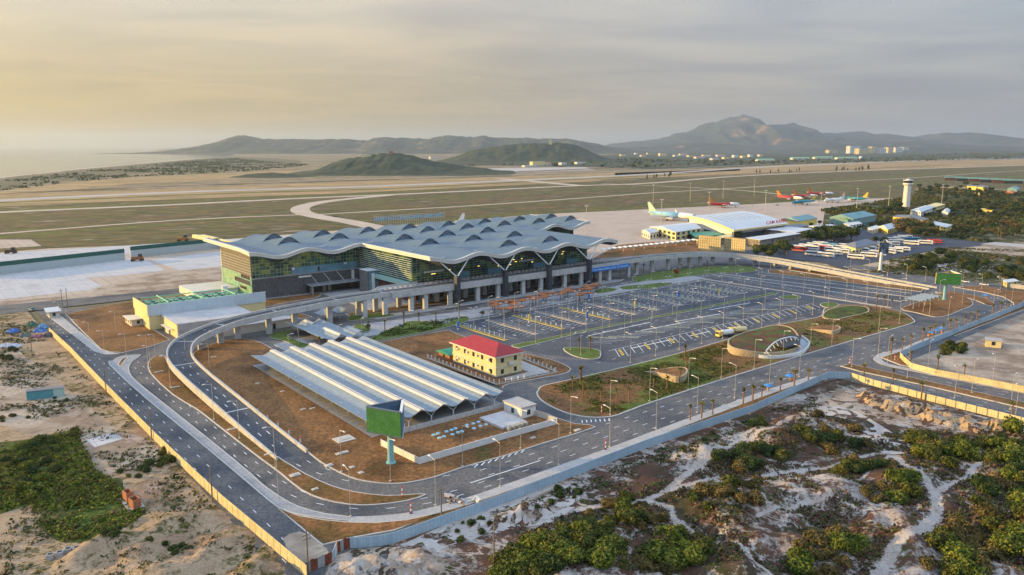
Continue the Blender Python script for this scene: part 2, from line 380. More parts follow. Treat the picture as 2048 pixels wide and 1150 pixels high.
m_duneR = dune_mat('scrub_on_pale_sand', [(0.3, (0.025, 0.04, 0.010)), (0.5, (0.055, 0.06, 0.02)), (0.7, (0.10, 0.07, 0.03))], [(0.3, (0.28, 0.21, 0.15)), (0.7, (0.40, 0.31, 0.23))], 0.55, sc=0.03, path=False)
m_left = dune_mat('dusty_waste_ground', [(0.3, (0.045, 0.06, 0.012)), (0.5, (0.09, 0.08, 0.025)), (0.7, (0.13, 0.09, 0.04))], [(0.3, (0.27, 0.18, 0.105)), (0.5, (0.40, 0.285, 0.18)), (0.62, (0.25, 0.16, 0.10)), (0.75, (0.36, 0.28, 0.23))], 0.47, sc=0.03)
m_leftgreen = mat('rank_green_vegetation', [(0.02, 0.035, 0.006), (0.07, 0.10, 0.010), (0.05, 0.055, 0.01), (0.12, 0.125, 0.016)], scale=0.09, fine=1.0, amt=0.6, rough=0.95, detail=9, bump=0.5)
m_bare = mat('bare_beige_sand', [(0.32, 0.25, 0.185), (0.42, 0.335, 0.25), (0.22, 0.155, 0.105), (0.38, 0.30, 0.24)], detail=9, scale=0.05, fine=0.8, amt=0.22, rough=0.95, bump=0.2)
m_white_sand = mat('white_dune_sand', [(0.34, 0.30, 0.265), (0.47, 0.42, 0.375), (0.37, 0.32, 0.275)], scale=0.06, fine=0.7, amt=0.12, rough=0.95, bump=0.15)

# ================================================================ the ground and everything laid on it
def P2(l, z=0.0): return [G(a, b, z) for a, b in l]
def ground_sheet(name, px, z, m, sm=0):
    pts = smooth(px, sm) if sm else px
    return struct(MB().sheet(P2(pts), z), name, m)
B = 90000
mb = MB(); mb.sheet([(-B, -400), (B, -400), (B, B), (-B, B)], -0.35); struct(mb, 'ground', m_land)
ground_sheet('sea', [(-900, 470), (-50, 363), (0, 355), (60, 347.5), (150, 338.5), (250, 328.5), (350, 320.5), (430, 315.5), (470, 311.5), (462, 307.6), (400, 306.5), (340, 305.2), (300, 303.4), (315, 301), (330, 293.4), (-900, 293.4)], -0.2, m_sea)
ground_sheet('lagoon', [(1955, 318), (2010, 314.5), (2048, 313), (2150, 312), (2150, 318.5), (2048, 319.5)], -0.2, m_sea)
ground_sheet('beach_sand', [(-60, 364), (0, 356), (150, 339.3), (350, 321.2), (470, 312), (475, 311.2), (430, 315), (350, 320.2), (150, 338), (0, 354.6), (-60, 362)], -0.1, m_sand)
ground_sheet('sand_flat', [(60, 374), (200, 359), (380, 349), (560, 341), (650, 344), (560, 353), (400, 361), (250, 368), (100, 384), (0, 392), (0, 382)], -0.1, m_tan)
ground_sheet('sand_patch', [(765, 348), (820, 344), (850, 336), (885, 331), (905, 340), (1000, 336), (1170, 334), (1190, 340), (1000, 346), (900, 350), (780, 351.5)], -0.1, m_white_sand)
ground_sheet('sand_patch', [(1230, 346), (1370, 341), (1480, 337), (1480, 341), (1370, 346), (1230, 351)], -0.1, m_tan)
ground_sheet('dry_field', [(-300, 412), (0, 392), (150, 384), (400, 376), (700, 362.5), (1000, 354), (1300, 342), (1600, 328), (2048, 318), (2500, 308), (2500, 322), (2048, 332), (1600, 344), (1300, 358), (1000, 374), (700, 386), (450, 395), (250, 402), (120, 408), (0, 414), (-300, 432)], -0.1, m_tan)
ground_sheet('airfield_grass', [(-500, 450), (0, 413), (450, 394.5), (700, 386), (1300, 357), (2048, 331), (2600, 318), (2600, 400), (1830, 415), (1480, 430), (1060, 450), (840, 470), (500, 510), (0, 530), (-500, 570)], -0.08, m_field)
ground_sheet('dry_field', [(1830, 377), (1900, 372), (2048, 381), (2200, 388), (2200, 394), (2048, 389), (1940, 378), (1840, 383)], -0.06, m_tan)
def pxstrip(mb, px, w, z, m=0, n=5, off=0):
    mb.strip(smooth(P2(px), n, closed=False), w, z, m, off)
m_oliveg0 = mat('dull_coastal_scrub', [(0.045, 0.05, 0.02), (0.09, 0.085, 0.035), (0.14, 0.11, 0.06), (0.06, 0.065, 0.025)], scale=0.02, fine=0.08, amt=0.4, detail=9)
ground_sheet('coastal_scrub', [(-60, 366), (0, 359), (150, 342), (350, 323), (470, 313.5), (600, 321), (570, 330), (400, 339), (250, 349), (120, 361), (60, 371), (0, 381), (-60, 392)], -0.07, m_oliveg0, 2)
ground_sheet('woodland_floor', [(880, 330), (960, 321), (1100, 317), (1300, 305), (1600, 300), (2048, 299.5), (2300, 300), (2300, 312), (2048, 316), (1700, 324), (1480, 334), (1300, 338), (1190, 334), (1000, 331)], -0.13, m_foliage_far, 2)
mb = MB(); pxstrip(mb, [(-300, 413), (0, 401), (154, 393), (420, 382), (700, 374), (1000, 362), (1300, 348), (1500, 335.5), (1662, 328), (2048, 313)], 45, -0.04)
struct(mb, 'runway', m_rwy)
mb = MB(); pxstrip(mb, [(-300, 388), (0, 382), (340, 374), (600, 362.5), (1000, 350), (1300, 339.5), (1662, 322)], 12, -0.05)
struct(mb, 'taxiway', m_strip)
mb = MB(); pxstrip(mb, [(-200, 440), (0, 424.5), (342, 409.5), (600, 396.5), (839, 386.5), (1150, 371.5), (1300, 366), (1509, 350.5), (1850, 337), (2300, 322)], 23, -0.03)
pxstrip(mb, [(780, 390), (720, 395.5), (650, 403), (606, 413), (604, 424), (640, 433.5), (700, 443.5), (760, 456)], 24, -0.02, n=8)
pxstrip(mb, [(993, 357), (1050, 361), (1113, 367), (1160, 371)], 30, -0.02)
struct(mb, 'taxiway', m_strip)
mb = MB(); pxstrip(mb, [(-200, 483), (0, 467), (342, 441), (581, 430), (668, 427), (1000, 407.5), (1300, 386), (1440, 378), (1628, 366), (1850, 354), (2020, 342.5), (2300, 328)], 9, -0.03)
pxstrip(mb, [(1201, 367), (1300, 371), (1458, 379), (1560, 388)], 9, -0.02)
struct(mb, 'perimeter_road', m_strip)
mb = MB(); pxstrip(mb, [(590, 428), (640, 438), (700, 449), (745, 458)], 16, -0.035, off=16); pxstrip(mb, [(640, 433), (665, 431), (710, 441), (760, 450)], 20, -0.04, off=-12)
struct(mb, 'taxiway_shoulder', m_asph2)
m_oliveg = mat('olive_green_grass', [(0.055, 0.075, 0.008), (0.12, 0.125, 0.014), (0.075, 0.085, 0.012), (0.16, 0.14, 0.03)], scale=0.03, fine=0.12, amt=0.5, rough=.95, detail=9)
m_brownf = mat('burnt_brown_grass', [(0.10, 0.055, 0.022), (0.17, 0.095, 0.04), (0.06, 0.05, 0.02), (0.22, 0.14, 0.08)], scale=0.03, fine=0.12, amt=0.5, rough=.95, detail=9)
def ragged(name, px, w, m, z, sd):
    p_ = smooth(P2(px), 14, closed=False); mb = MB(); mb.strip(p_, [w*(1+.75*mnoise.noise(Vector((i*.21, sd, 0)))) for i in range(len(p_))], z, 0, 0); struct(mb, name, m)
for i_, (px_, w_, m_) in enumerate([([(-100, 462), (150, 446), (342, 432), (540, 421)], 26, m_brownf), ([(-100, 436), (150, 425), (342, 415), (570, 404)], 18, m_brownf), ([(770, 412), (1000, 399), (1300, 377), (1500, 364), (1700, 354)], 26, m_brownf), ([(-100, 487), (0, 474), (342, 448), (560, 437)], 16, m_oliveg), ([(300, 447), (500, 447), (640, 452), (700, 454)], 12, m_brownf),
    ([(740, 436), (860, 429), (1060, 417), (1300, 399), (1480, 388)], 20, m_brownf), ([(740, 454), (860, 444.5), (1060, 427), (1480, 406), (1700, 395)], 15, m_oliveg), ([(700, 402), (840, 398), (1150, 381), (1400, 366)], 14, m_oliveg), ([(-100, 430), (200, 411), (480, 398), (700, 389), (900, 379)], 22, m_oliveg), ([(1200, 360), (1400, 352), (1600, 343), (1900, 330)], 30, m_brownf),
    ([(-60, 408), (200, 397), (500, 385), (800, 376), (1100, 361), (1400, 347)], 26, m_oliveg), ([(0, 388), (200, 378), (500, 367), (800, 358)], 30, m_brownf), ([(1640, 362), (1850, 349), (2048, 337)], 30, m_oliveg), ([(1500, 385), (1700, 374), (1900, 362), (2048, 352)], 30, m_oliveg), ([(1000, 345), (1300, 333), (1700, 318)], 60, m_brownf)]): ragged('grass_strip', px_, w_, m_, -0.065+.002*i_, i_*3.7)
for q in ([(0, 479), (62, 479), (83, 492), (0, 497), (-200, 512), (-200, 492)],):
    ground_sheet('new_apron_slab', q, -0.02, m_apron)
ground_sheet('apron', [(-400, 540), (0, 505), (95, 497), (350, 487), (560, 470), (700, 459), (860, 447.5), (1060, 429.5), (1480, 409.5), (1700, 397.5), (1825, 395.5), (1840, 404), (1800, 415), (1770, 430), (1740, 450), (1600, 470), (1300, 500), (1200, 520), (700, 545), (440, 575), (40, 612), (-400, 650)], -0.03, m_apron)
ground_sheet('sandy_strip', [(-200, 622), (0, 603), (180, 586), (204, 572), (330, 544), (445, 535), (445, 568), (280, 590), (40, 606), (-200, 640)], 0.0, m_bare)
ground_sheet('new_apron_slab', [(-300, 562), (0, 540), (250, 520), (265, 512), (290, 518), (330, 541), (250, 550), (173, 556), (204, 572), (180, 580), (0, 599), (-300, 640)], 0.02, m_slab)
ground_sheet('new_apron_slab', [(300, 520), (440, 503), (600, 490), (600, 540), (445, 532), (362, 541)], 0.02, m_slab)
ground_sheet('new_apron_slab', [(-200, 540), (0, 507), (210, 494), (425, 480), (600, 470), (600, 480), (440, 491), (262, 508), (240, 510), (0, 528), (-200, 552)], 0.02, m_slab)
ground_sheet('service_road', [(-200, 634), (40, 607), (270, 586), (446, 566), (600, 548), (600, 556), (446, 576), (280, 597), (60, 622), (-200, 655)], 0.02, m_asph2)
ground_sheet('runoff_field', [(1235, 490), (1300, 484), (1400, 481), (1395, 512), (1300, 512), (1220, 522), (1180, 520)], 0.0, m_lawn2)
# dune country and waste ground outside the fences
ground_sheet('waste_ground', [(-600, 650), (0, 612), (45, 611), (70, 640), (165, 725), (255, 812), (400, 965), (610, 1146), (620, 1250), (-600, 1300)], -0.02, m_left)
ground_sheet('dune_heath', [(610, 1146), (660, 1110), (700, 1085), (780, 1088), (880, 1050), (1110, 965), (1300, 890), (1500, 825), (1650, 762), (1710, 764), (1850, 802), (2048, 850), (2500, 960), (2500, 1400), (620, 1300)], -0.25, m_dune)
ground_sheet('dune_heath', [(1795, 690), (1920, 640), (2048, 592), (2500, 480), (2500, 900), (2048, 782), (1950, 762), (1830, 740), (1800, 725)], -0.02, m_bare)
ground_sheet('scrubland', [(1640, 480), (1650, 420), (1840, 395), (2048, 385), (2500, 380), (2500, 640), (2048, 620), (2000, 600), (1880, 565), (1700, 530), (1560, 510)], -0.02, m_duneR)
struct(MB().sheet([(-30, -80), (800, -80), (800, 420), (300, 340), (182, 228), (110, 232), (-38, 122)], -0.3), 'dune_heath', m_dune)
struct(MB().sheet([(-900, -80), (-30, -80), (-38, 122), (-250, 345), (-900, 420)], -0.31), 'waste_ground', m_left)
ground_sheet('bare_sand', [(0, 690), (60, 720), (150, 790), (220, 850), (300, 900), (330, 935), (250, 900), (160, 860), (60, 870), (0, 850), (-200, 830), (-200, 690)], 0.0, m_bare, 4)
ground_sheet('bare_sand', [(150, 875), (200, 860), (300, 880), (318, 925), (250, 940), (200, 950), (165, 915)], 0.01, m_bare, 3)
ground_sheet('rank_vegetation', [(-60, 905), (60, 878), (150, 862), (165, 900), (190, 940), (215, 955), (150, 980), (60, 1010), (-60, 1030)], 0.02, m_leftgreen, 4)
ground_sheet('rank_vegetation', [(80, 1035), (140, 990), (235, 955), (250, 985), (290, 1020), (280, 1050), (220, 1075), (130, 1085), (85, 1060)], 0.02, m_leftgreen, 4)
ground_sheet('concrete_slab', [(172, 880), (232, 864), (246, 878), (190, 895)], 0.06, m_slab)
ground_sheet('concrete_slab', [(342, 1138), (368, 1127), (380, 1142), (352, 1152)], 0.06, m_slab)
ground_sheet('dune_sand', [(800, 1090), (900, 1045), (1000, 1010), (1130, 968), (1160, 1000), (1100, 1045), (1000, 1060), (940, 1080), (880, 1100), (860, 1150), (720, 1160), (640, 1150), (680, 1105), (760, 1095)], 0.01, m_white_sand, 3)
ground_sheet('dune_sand', [(1620, 800), (1700, 775), (1850, 815), (2048, 862), (2200, 900), (2100, 905), (1950, 860), (1820, 850), (1740, 830), (1640, 820)], 0.01, m_bare, 3)
ground_sheet('dune_sand', [(1640, 812), (1700, 818), (1760, 850), (1830, 900), (1760, 905), (1700, 860), (1640, 835)], 0.02, m_white_sand, 3)
ground_sheet('coach_yard', [(1395, 512), (1500, 500), (1600, 482), (1720, 458), (1780, 462), (1880, 476), (1975, 485), (1960, 492), (1860, 502), (1780, 518), (1706, 533), (1690, 538), (1640, 524), (1560, 516), (1480, 508)], 0.03, m_darkasph)
ground_sheet('access_road', [(1690, 534), (1760, 545), (1860, 562), (1960, 572), (2048, 580), (2300, 605), (2300, 596), (2048, 572), (1960, 565), (1860, 553), (1760, 536), (1710, 529)], 0.04, m_asph2)
ground_sheet('access_road', [(1960, 488), (1990, 484), (2100, 492), (2300, 505), (2300, 513), (2100, 499), (2000, 491)], 0.04, m_pave2)
ground_sheet('bare_sand', [(1702, 536), (1780, 519), (1900, 496), (1975, 487), (2060, 497), (2060, 512), (1980, 505), (1900, 503), (1830, 520), (1780, 538), (1745, 541)], 0.0, m_bare, 3)
ground_sheet('bare_sand', [(1855, 530), (1900, 524), (1935, 531), (1960, 541), (1930, 545), (1880, 540)], 0.0, m_white_sand, 3)
# ---- airport precinct
def sheet_st(name, st, z, m): return struct(MB().sheet([W(*p) for p in st], z), name, m)
sheet_st('asphalt', [(-169.6, 118), (-169.6, -196), (-152, -196), (-148, -186.5), (26, -186), (32, -187), (32, -265), (67, -265), (67, -192), (262, -186), (275, -140), (262, -30), (262, 40), (170, 78), (-90, 78), (-160, 118)], 0.05, m_asph2)
sheet_st('car_park', [(-29, -33.5), (160, -33.5), (226, -22), (232, -133), (160, -142), (150, -124), (-14, -124), (-29, -95)], 0.07, m_asph)
def offs(poly, d):
    n = len(poly); out = []
    ar = sum(poly[i][0]*poly[(i+1) % n][1]-poly[(i+1) % n][0]*poly[i][1] for i in range(n))
    sg = 1 if ar > 0 else -1
    for i in range(n):
        a, b, c = poly[i-1], poly[i], poly[(i+1) % n]
        e1 = Vector((b[0]-a[0], b[1]-a[1])); e2 = Vector((c[0]-b[0], c[1]-b[1]))
        if e1.length < 1e-6 or e2.length < 1e-6: out.append(b); continue
        e1.normalize(); e2.normalize()
        nn = Vector((-e1.y-e2.y, e1.x+e2.x)); l = nn.length
        if l < 0.3: nn = Vector((-e1.y, e1.x)); l = 1
        nn /= l; k = min(1.6, 2/max(l, 0.5)) if l < 2 else 1
        out.append((b[0]+sg*nn.x*d*k, b[1]+sg*nn.y*d*k))
    return out
ISL = [0]
def island(name, poly, m, kerb=0.35, h=0.2, base=0.0, km=None):
    ISL[0] += 1; h = h+(ISL[0] % 23)*0.005
    mb = MB(); mb.prism(poly, base, base+h, 0); mb.sheet(offs(poly, kerb), base+h+0.03, 1)
    return struct(mb, name, [km or m_kerb, m])
def isl_px(name, px, m, sm=3, **k): return island(name, smooth(P2(px), sm) if sm else P2(px), m, **k)
def isl_st(name, st, m, sm=0, **k):
    p = [W(*q) for q in st]
    return island(name, smooth(p, sm) if sm else p, m, **k)
# lawns left of the ramp
isl_px('lawn', [(131, 629), (170, 620), (278, 600), (286, 646), (340, 680), (300, 694), (245, 706), (216, 704), (200, 698), (168, 667)], m_lawn, 0)
isl_px('footpath', [(92, 630), (116, 627), (166, 669), (205, 702), (240, 708.5), (210, 710), (188, 703), (140, 666)], m_pave2, 0)
isl_px('lawn', [(296, 725), (301, 748), (345, 790), (391, 818), (430, 848), (476, 884), (520, 918), (558, 946), (600, 980), (645, 1000), (700, 1010.5), (750, 1011), (813, 1003), (853, 990), (830, 989), (775, 992), (713, 985), (663, 972), (613, 949), (583, 931), (556, 914), (500, 868), (430, 808), (376, 768), (340, 735), (330, 712), (312, 712)], m_lawn2, 2)
isl_px('lawn', [(386, 708), (400, 700), (435, 684), (470, 678.5), (505, 680), (535, 692), (560, 710), (610, 760), (690, 800), (770, 850), (1000, 815), (1075, 822), (1110, 835), (1150, 848), (1192, 855), (1085, 888), (1012, 912), (925, 936), (871, 955), (825, 965), (788, 969), (750, 966.5), (713, 960), (680, 947), (640, 925), (615, 905), (560, 862), (480, 795), (430, 755), (392, 725)], m_lawn, 2)
isl_px('median', [(218, 730), (226, 722), (242, 713), (282, 710), (266, 722), (258, 736), (263, 752), (278, 767), (310, 793), (411, 873), (500, 946), (525, 969), (565, 997), (600, 1014.5), (650, 1028), (700, 1034.5), (700, 1043), (640, 1037), (600, 1031), (555, 1016), (500, 971), (391, 879), (293, 799)], m_pave, 2)
isl_px('planter', [(235, 731), (243, 719), (256, 715), (250, 722), (243, 732)], m_lawn2, 2, base=0.2, h=0.05)
isl_px('verge', [(556, 1018), (600, 1033), (650, 1041), (700, 1045.5), (750, 1046.5), (813, 1041), (875, 1026), (790, 1062), (700, 1078), (645, 1092), (636, 1086), (600, 1056)], m_lawn2, 0)
# footpath along the front road with a dirt strip against the fence
fp = smooth(P2([(700, 1034.5), (750, 1033), (813, 1027), (875, 1013), (938, 995), (1012, 970), (1115, 933), (1220, 896), (1310, 862), (1400, 829), (1493, 795), (1550, 775), (1606, 758), (1632, 754), (1655, 756)]), 5, closed=False)
mb = MB(); mb.bar(fp, 3.2, 0, 0.2, 0, off=-1.6); struct(mb, 'footpath', m_pave2)
mb = MB(); mb.strip(fp, 2.6, 0.1, 0, off=-4.5); struct(mb, 'dirt_strip', m_lawn2)
# garden island, coach park islands and the other raised beds
garden = [(1073, 790), (1076, 780), (1086, 772), (1130, 762), (1200, 746), (1300, 722), (1400, 695), (1475, 673), (1551, 651), (1626, 637), (1643, 631), (1646, 622), (1652, 616), (1686, 609), (1741, 612), (1786, 620), (1812, 628), (1828, 640), (1822, 648), (1736, 673), (1661, 695), (1536, 732), (1420, 768), (1300, 807), (1260, 822), (1224, 834), (1176, 835.5), (1126, 825), (1086, 805)]
isl_px('garden', garden, m_garden, 3, kerb=0.5)
for q in ([(1024, 694), (1023, 691), (1148, 665.5), (1151, 669), (1038, 697)], [(1152, 668), (1150, 664.5), (1299, 635.5), (1297, 639)], [(1300, 638.5), (1302, 634.5), (1424, 611), (1426, 614.5)], [(1427, 613.5), (1427, 610), (1546, 586), (1558, 584.5), (1552, 589)]):
    isl_px('grass_divider', q, m_green, 0, kerb=0.3)
isl_px('planted_island', [(1126, 699), (1140, 695.5), (1170, 696), (1198, 701), (1202, 711), (1196, 718), (1175, 719), (1145, 712)], m_green, 3)
isl_px('planted_island', [(1557, 595), (1575, 591.5), (1598, 592.5), (1600, 597), (1580, 599)], m_green, 3)
isl_px('planted_island', [(1640, 609), (1655, 605.5), (1676, 608), (1676, 612.5), (1660, 616), (1646, 614)], m_green, 3)
isl_px('lawn', [(1802, 618), (1840, 603), (1877, 588), (1905, 586), (1927, 592), (1943, 602), (1945, 611), (1922, 621), (1894, 632), (1869, 634.5), (1832, 626)], m_lawn, 3)
isl_px('median', [(1870, 585), (1894, 583), (1930, 588), (1962, 595), (1985, 604), (1988, 611), (1976, 612), (1955, 603), (1912, 590)], m_lawn, 3)
isl_px('lawn', [(1905, 574), (1962, 584), (2005, 594), (2026, 606), (2026, 612), (2048, 603), (2090, 592), (2070, 586), (2048, 584), (1960, 572)], m_lawn, 0)
isl_px('lawn_strip', [(1536, 540), (1560, 541), (1849, 578), (1842, 584), (1536, 546)], m_lawn2, 0)
isl_px('lawn_strip', [(1575, 537), (1640, 544), (1860, 571), (1850, 574), (1640, 550), (1580, 541)], m_lawn2, 0)
# right-hand road out with its median, footpaths
isl_px('median', [(1680, 733), (1700, 729), (1735, 736), (1850, 762), (2048, 806), (2300, 862), (2300, 876), (2048, 818), (1850, 772), (1720, 744)], m_lawn2, 0)
cor = smooth(P2([(2030, 612), (1994, 625), (1920, 655), (1850, 678), (1800, 698), (1762, 707), (1748, 715), (1748, 721), (1765, 730), (1800, 738), (1870, 752), (1960, 770), (2048, 787), (2300, 838)]), 4, closed=False)
mb = MB(); mb.bar(cor, 3.0, 0, 0.2, 0, off=1.5); struct(mb, 'footpath', m_pave2)
isl_px('verge', [(1762, 716), (1800, 704), (1812, 712), (1838, 738), (1800, 731)], m_lawn2, 0)
isl_px('verge', [(1900, 668), (1980, 640), (2048, 612), (2300, 540), (2300, 548), (2048, 620), (1910, 672)], m_lawn2, 0)
# lawns round the office and behind the service yard
isl_px('lawn', [(740, 690), (800, 677), (888, 662), (905, 664), (945, 680), (1030, 706), (1060, 710), (1110, 722), (1138, 735), (1140, 742), (1120, 750), (1020, 768), (1006, 776), (1000, 775), (900, 740), (760, 694)], m_lawn, 2)
isl_px('lawn', [(492, 602), (505, 601), (600, 588), (636, 586), (641, 590), (630, 596), (560, 608), (517, 617)], m_lawn2, 2)
isl_px('lawn', [(690, 628), (780, 614), (800, 610), (900, 598), (900, 604), (800, 620), (700, 634)], m_lawn2, 0)
isl_px('lawn', [(575, 632), (602, 627), (625, 634), (600, 638)], m_lawn, 0)
# forecourt: paving under and in front of the terminal, curved paths and beds
isl_st('plaza_paving', [(-48, -2.5), (118, -2.5), (124, 0.5), (118, 3), (-48, 3.5)], m_pave, kerb=0.3)
isl_st('plaza_paving', [(-40, 16), (120, 16), (120, 70), (-14, 70), (-14, 78), (-80, 79), (-80, 76), (-40, 74)], m_pave, kerb=0.3)
isl_st('plaza_paving', [(-12, -13), (90, -13), (150, -12), (166, -20), (166, -28.5), (60, -28.5), (-12, -29)], m_pave, kerb=0.3)
isl_st('plaza_paving', [(-104, -18), (-60, -8), (-30, -11), (-12, -13), (-12, -29), (-70, -29.5), (-84, -34), (-104, -38)], m_pave, kerb=0.3)
def bed(px, m=None, sm=4): isl_px('planting_bed', px, m or m_green, sm, base=0.2, h=0.12, kerb=0.12)
bed([(765, 668), (775, 661), (800, 658), (812, 645), (850, 644), (880, 650), (900, 646), (925, 634), (938, 637), (930, 645), (860, 664), (790, 677), (762, 682), (738, 684), (745, 676)])
bed([(706, 630), (760, 628), (790, 632), (745, 638), (700, 643), (697, 637)])
bed([(712, 650), (733, 652), (742, 660), (730, 668), (708, 660)])
bed([(545, 668), (560, 664), (590, 660), (575, 672), (600, 685), (620, 692), (600, 697), (570, 684), (540, 676)])
bed([(1264, 557), (1276, 553), (1340, 541), (1420, 534), (1480, 533), (1513, 538), (1500, 545), (1420, 548), (1380, 553), (1330, 560), (1290, 563), (1275, 566)], m_green)
bed([(1262, 574), (1300, 569), (1330, 566), (1345, 569), (1300, 578), (1258, 578)])
bed([(1190, 582), (1215, 577), (1235, 580), (1220, 585), (1195, 588)])
bed([(1242, 575), (1275, 571), (1290, 574), (1262, 580), (1244, 579)])
# car park A: 12 long kerbed islands
SROW = [-25.3, -8.6, 7.2, 21.6, 37.4, 54.6, 70.6, 89.6, 105, 122.8, 138.5, 156.5]
for i, s0 in enumerate(SROW):
    mb = MB(); poly = [W(s0-1, -36), W(s0+1, -36), W(s0+1, -72), W(s0-1, -72)]
    mb.prism(poly, 0, 0.25, 0); mb.sheet(offs(poly, 0.45), 0.28, 1)
    struct(mb, 'parking_island', [plain('painted_yellow_kerb', (0.62, 0.42, 0.12)) if i % 2 == 0 and i < 6 else m_kerb, m_lawn2 if i % 2 else m_green])
for s0, tt in ((9, -94), (17, -99.3), (33, -100), (49, -101), (65, -102), (81, -103), (97, -103), (113, -104), (129, -104)):
    mb = MB(); p0 = [W(s0-5, tt+4.5), W(s0-3.6, tt+5.2), W(s0+5, tt-3.8), W(s0+3.6, tt-4.5)]
    mb.prism(p0, 0, 0.22, 0); mb.sheet(offs(p0, 0.35), 0.25, 1); struct(mb, 'parking_island', [m_kerb, m_green])
# car park C: long pale kerb lines
mb = MB()
for a, b, w in (((1440, 548), (1820, 594.5), 1.3), ((1425, 549.5), (1802, 603.5), 1.2), ((1510, 548), (1822, 587), 0.6), ((1400, 557), (1786, 616), 3.6)):
    mb.bar([G(*a), G(*b)], w, 0, 0.25)
struct(mb, 'parking_kerb', m_pave2)
mb = MB(); mb.bar([G(1404, 556.7), G(1786, 615)], 1.4, 0.25, 0.3); struct(mb, 'lawn_strip', m_lawn2)

# ---- painted markings
mk = MB()
def dashes(path, off, dl=2.0, gap=6.0, w=0.19, z=0.095):
    tot = 0; seg = []
    for i in range(len(path)-1):
        l = math.dist(path[i], path[i+1]); seg.append((tot, l)); tot += l
    d = 0
    def at(x):
        for i, (a, l) in enumerate(seg):
            if x <= a+l or i == len(seg)-1:
                k = (x-a)/l; p, q = path[i], path[i+1]; nx, ny = -(q[1]-p[1])/l, (q[0]-p[0])/l
                return (lerp(p[0], q[0], k)+nx*off, lerp(p[1], q[1], k)+ny*off)
    while d < tot-dl:
        mk.strip([at(d), at(d+dl)], w, z); d += dl+gap
leftroad = [W(-165.9, 100), W(-165.9, -190)]
for o_ in (-1.3, 1.9): dashes(leftroad, o_)
inner = smooth([W(*p) for p in [(-155.2, -10), (-155.2, -60), (-155.3, -110), (-155, -140), (-152, -158), (-144, -170), (-132, -176.5), (-118, -178), (-90, -178)]], 6, closed=False)
for o_ in (-1.2, 1.6): dashes(inner[:44], o_)
front = [W(-112, -172.5), W(30, -173.5)]
for o_ in (-5.4, -1.8, 1.8, 5.4): dashes(front, o_)
rampend = smooth([W(*p) for p in [(-145, -130), (-144, -142), (-139, -155), (-130, -163), (-118, -167), (-112, -168)]], 6, closed=False)
for o_ in (-1.5, 1.5): dashes(rampend, o_)
front2 = smooth([W(*p) for p in [(30, -173.5), (80, -176), (130, -178), (170, -180), (215, -176), (245, -158), (256, -130), (250, -100)]], 5, closed=False)
for o_ in (-4, 0, 4): dashes(front2, o_)
dashes([W(40, -188), W(40, -262)], 0); dashes([W(44, -188), W(44, -262)], 0); dashes([W(57, -196), W(57, -262)], 0); dashes([W(61, -196), W(61, -262)], 0)
dashes([W(-95, -31.5), W(165, -31)], 0); dashes([W(-48, -8), W(160, -8)], 0); dashes([W(-20, -85.5), W(160, -87)], 0); dashes([W(-20, -120), W(150, -122)], 0)
dashes([W(12, -108), W(140, -108.5)], 0); dashes([W(12, -90), W(150, -91)], 0)
# parking bays
for i, s0 in enumerate(SROW[:-1]):
    mid = (s0+SROW[i+1])/2
    k = -38.5
    while k > -71:
        mk.strip([W(s0+1.2, k), W(s0+6.0, k-1.6)], 0.16, 0.095); mk.strip([W(SROW[i+1]-1.2, k), W(SROW[i+1]-6.0, k-1.6)], 0.16, 0.095); k -= 2.7
    for c in (-44, -56, -66): mk.strip([W(mid, c), W(mid, c-2.2)], 0.5, 0.095)
for i in range(34):
    s0 = -4+i*4.4
    mk.strip([W(s0+3.4, -110.8), W(s0-3.0, -119.4)], 0.22, 0.095)
mk.strip([W(-4, -110.6), W(144, -110.6)], 0.2, 0.095)
for i in range(40):
    s0 = 2+i*3.6; mk.strip([W(s0-3.4, -95.5), W(s0+3.4, -103)], 0.2, 0.095)
for a, b in (((190, -30), (181, -130)), ((212, -36), (206, -128)), ((176, -38), (171, -128))):
    n_ = 36
    for i in range(n_):
        p = (lerp(a[0], b[0], i/n_), lerp(a[1], b[1], i/n_)); mk.strip([W(p[0]-2.4, p[1]), W(p[0]+2.4, p[1])], 0.18, 0.095)
# worn white washes and solid lines at the coach park, chevrons, crossings
for a, b in (((1176, 672), (1300, 645)), ((1283, 661), (1370, 645)), ((1352, 643), (1440, 628)), ((1262, 697), (1350, 678)), ((1380, 672), (1420, 663)), ((1420, 620), (1500, 606))):
    mk.strip([G(*a), G(*b)], 0.55, 0.096)
mk.strip([W(-118, -175.1), W(-96, -175.5)], 0.3, 0.096)
for i in range(7):
    p = ST(1165+i*9, 846-i*0.6); mk.strip([W(p[0], p[1]), W(p[0]+1.3, p[1]+1.6)], 0.32, 0.096)
for i in range(8):
    mk.strip([W(-112+i*2.2, -168.4), W(-110+i*2.2, -167.3)], 0.3, 0.096)
for k in range(5): mk.strip([G(1742, 614+k*2.2), G(1790, 621.5+k*2.2)], 0.6, 0.096)
mk.strip([W(-29, -32.2), W(166, -32.2)], 0.25, 0.096)
struct(mk, 'road_markings', m_white)
mb = MB()
for i in range(10):
    s0 = -2.9+i*15.2; a, b, c, d = (s0+2.6, -112.2), (s0+4.0, -112.2), (s0-0.6, -118.6), (s0-2.0, -118.6)
    mb.sheet([W(*a), W(*b), W(*c), W(*d)], 0.12, 0)
    for k in range(3):
        f0 = 0.12+k*0.27; f1 = f0+0.16
        A_ = [lerp(a[0], d[0], f0)+.35, lerp(a[1], d[1], f0)]; B_ = [lerp(b[0], c[0], f0)-.35, lerp(b[1], c[1], f0)]; C_ = [lerp(b[0], c[0], f1)-.35, lerp(b[1], c[1], f1)]; D_ = [lerp(a[0], d[0], f1)+.35, lerp(a[1], d[1], f1)]
        mb.sheet([W(*A_), W(*B_), W(*C_), W(*D_)], 0.14, 1)
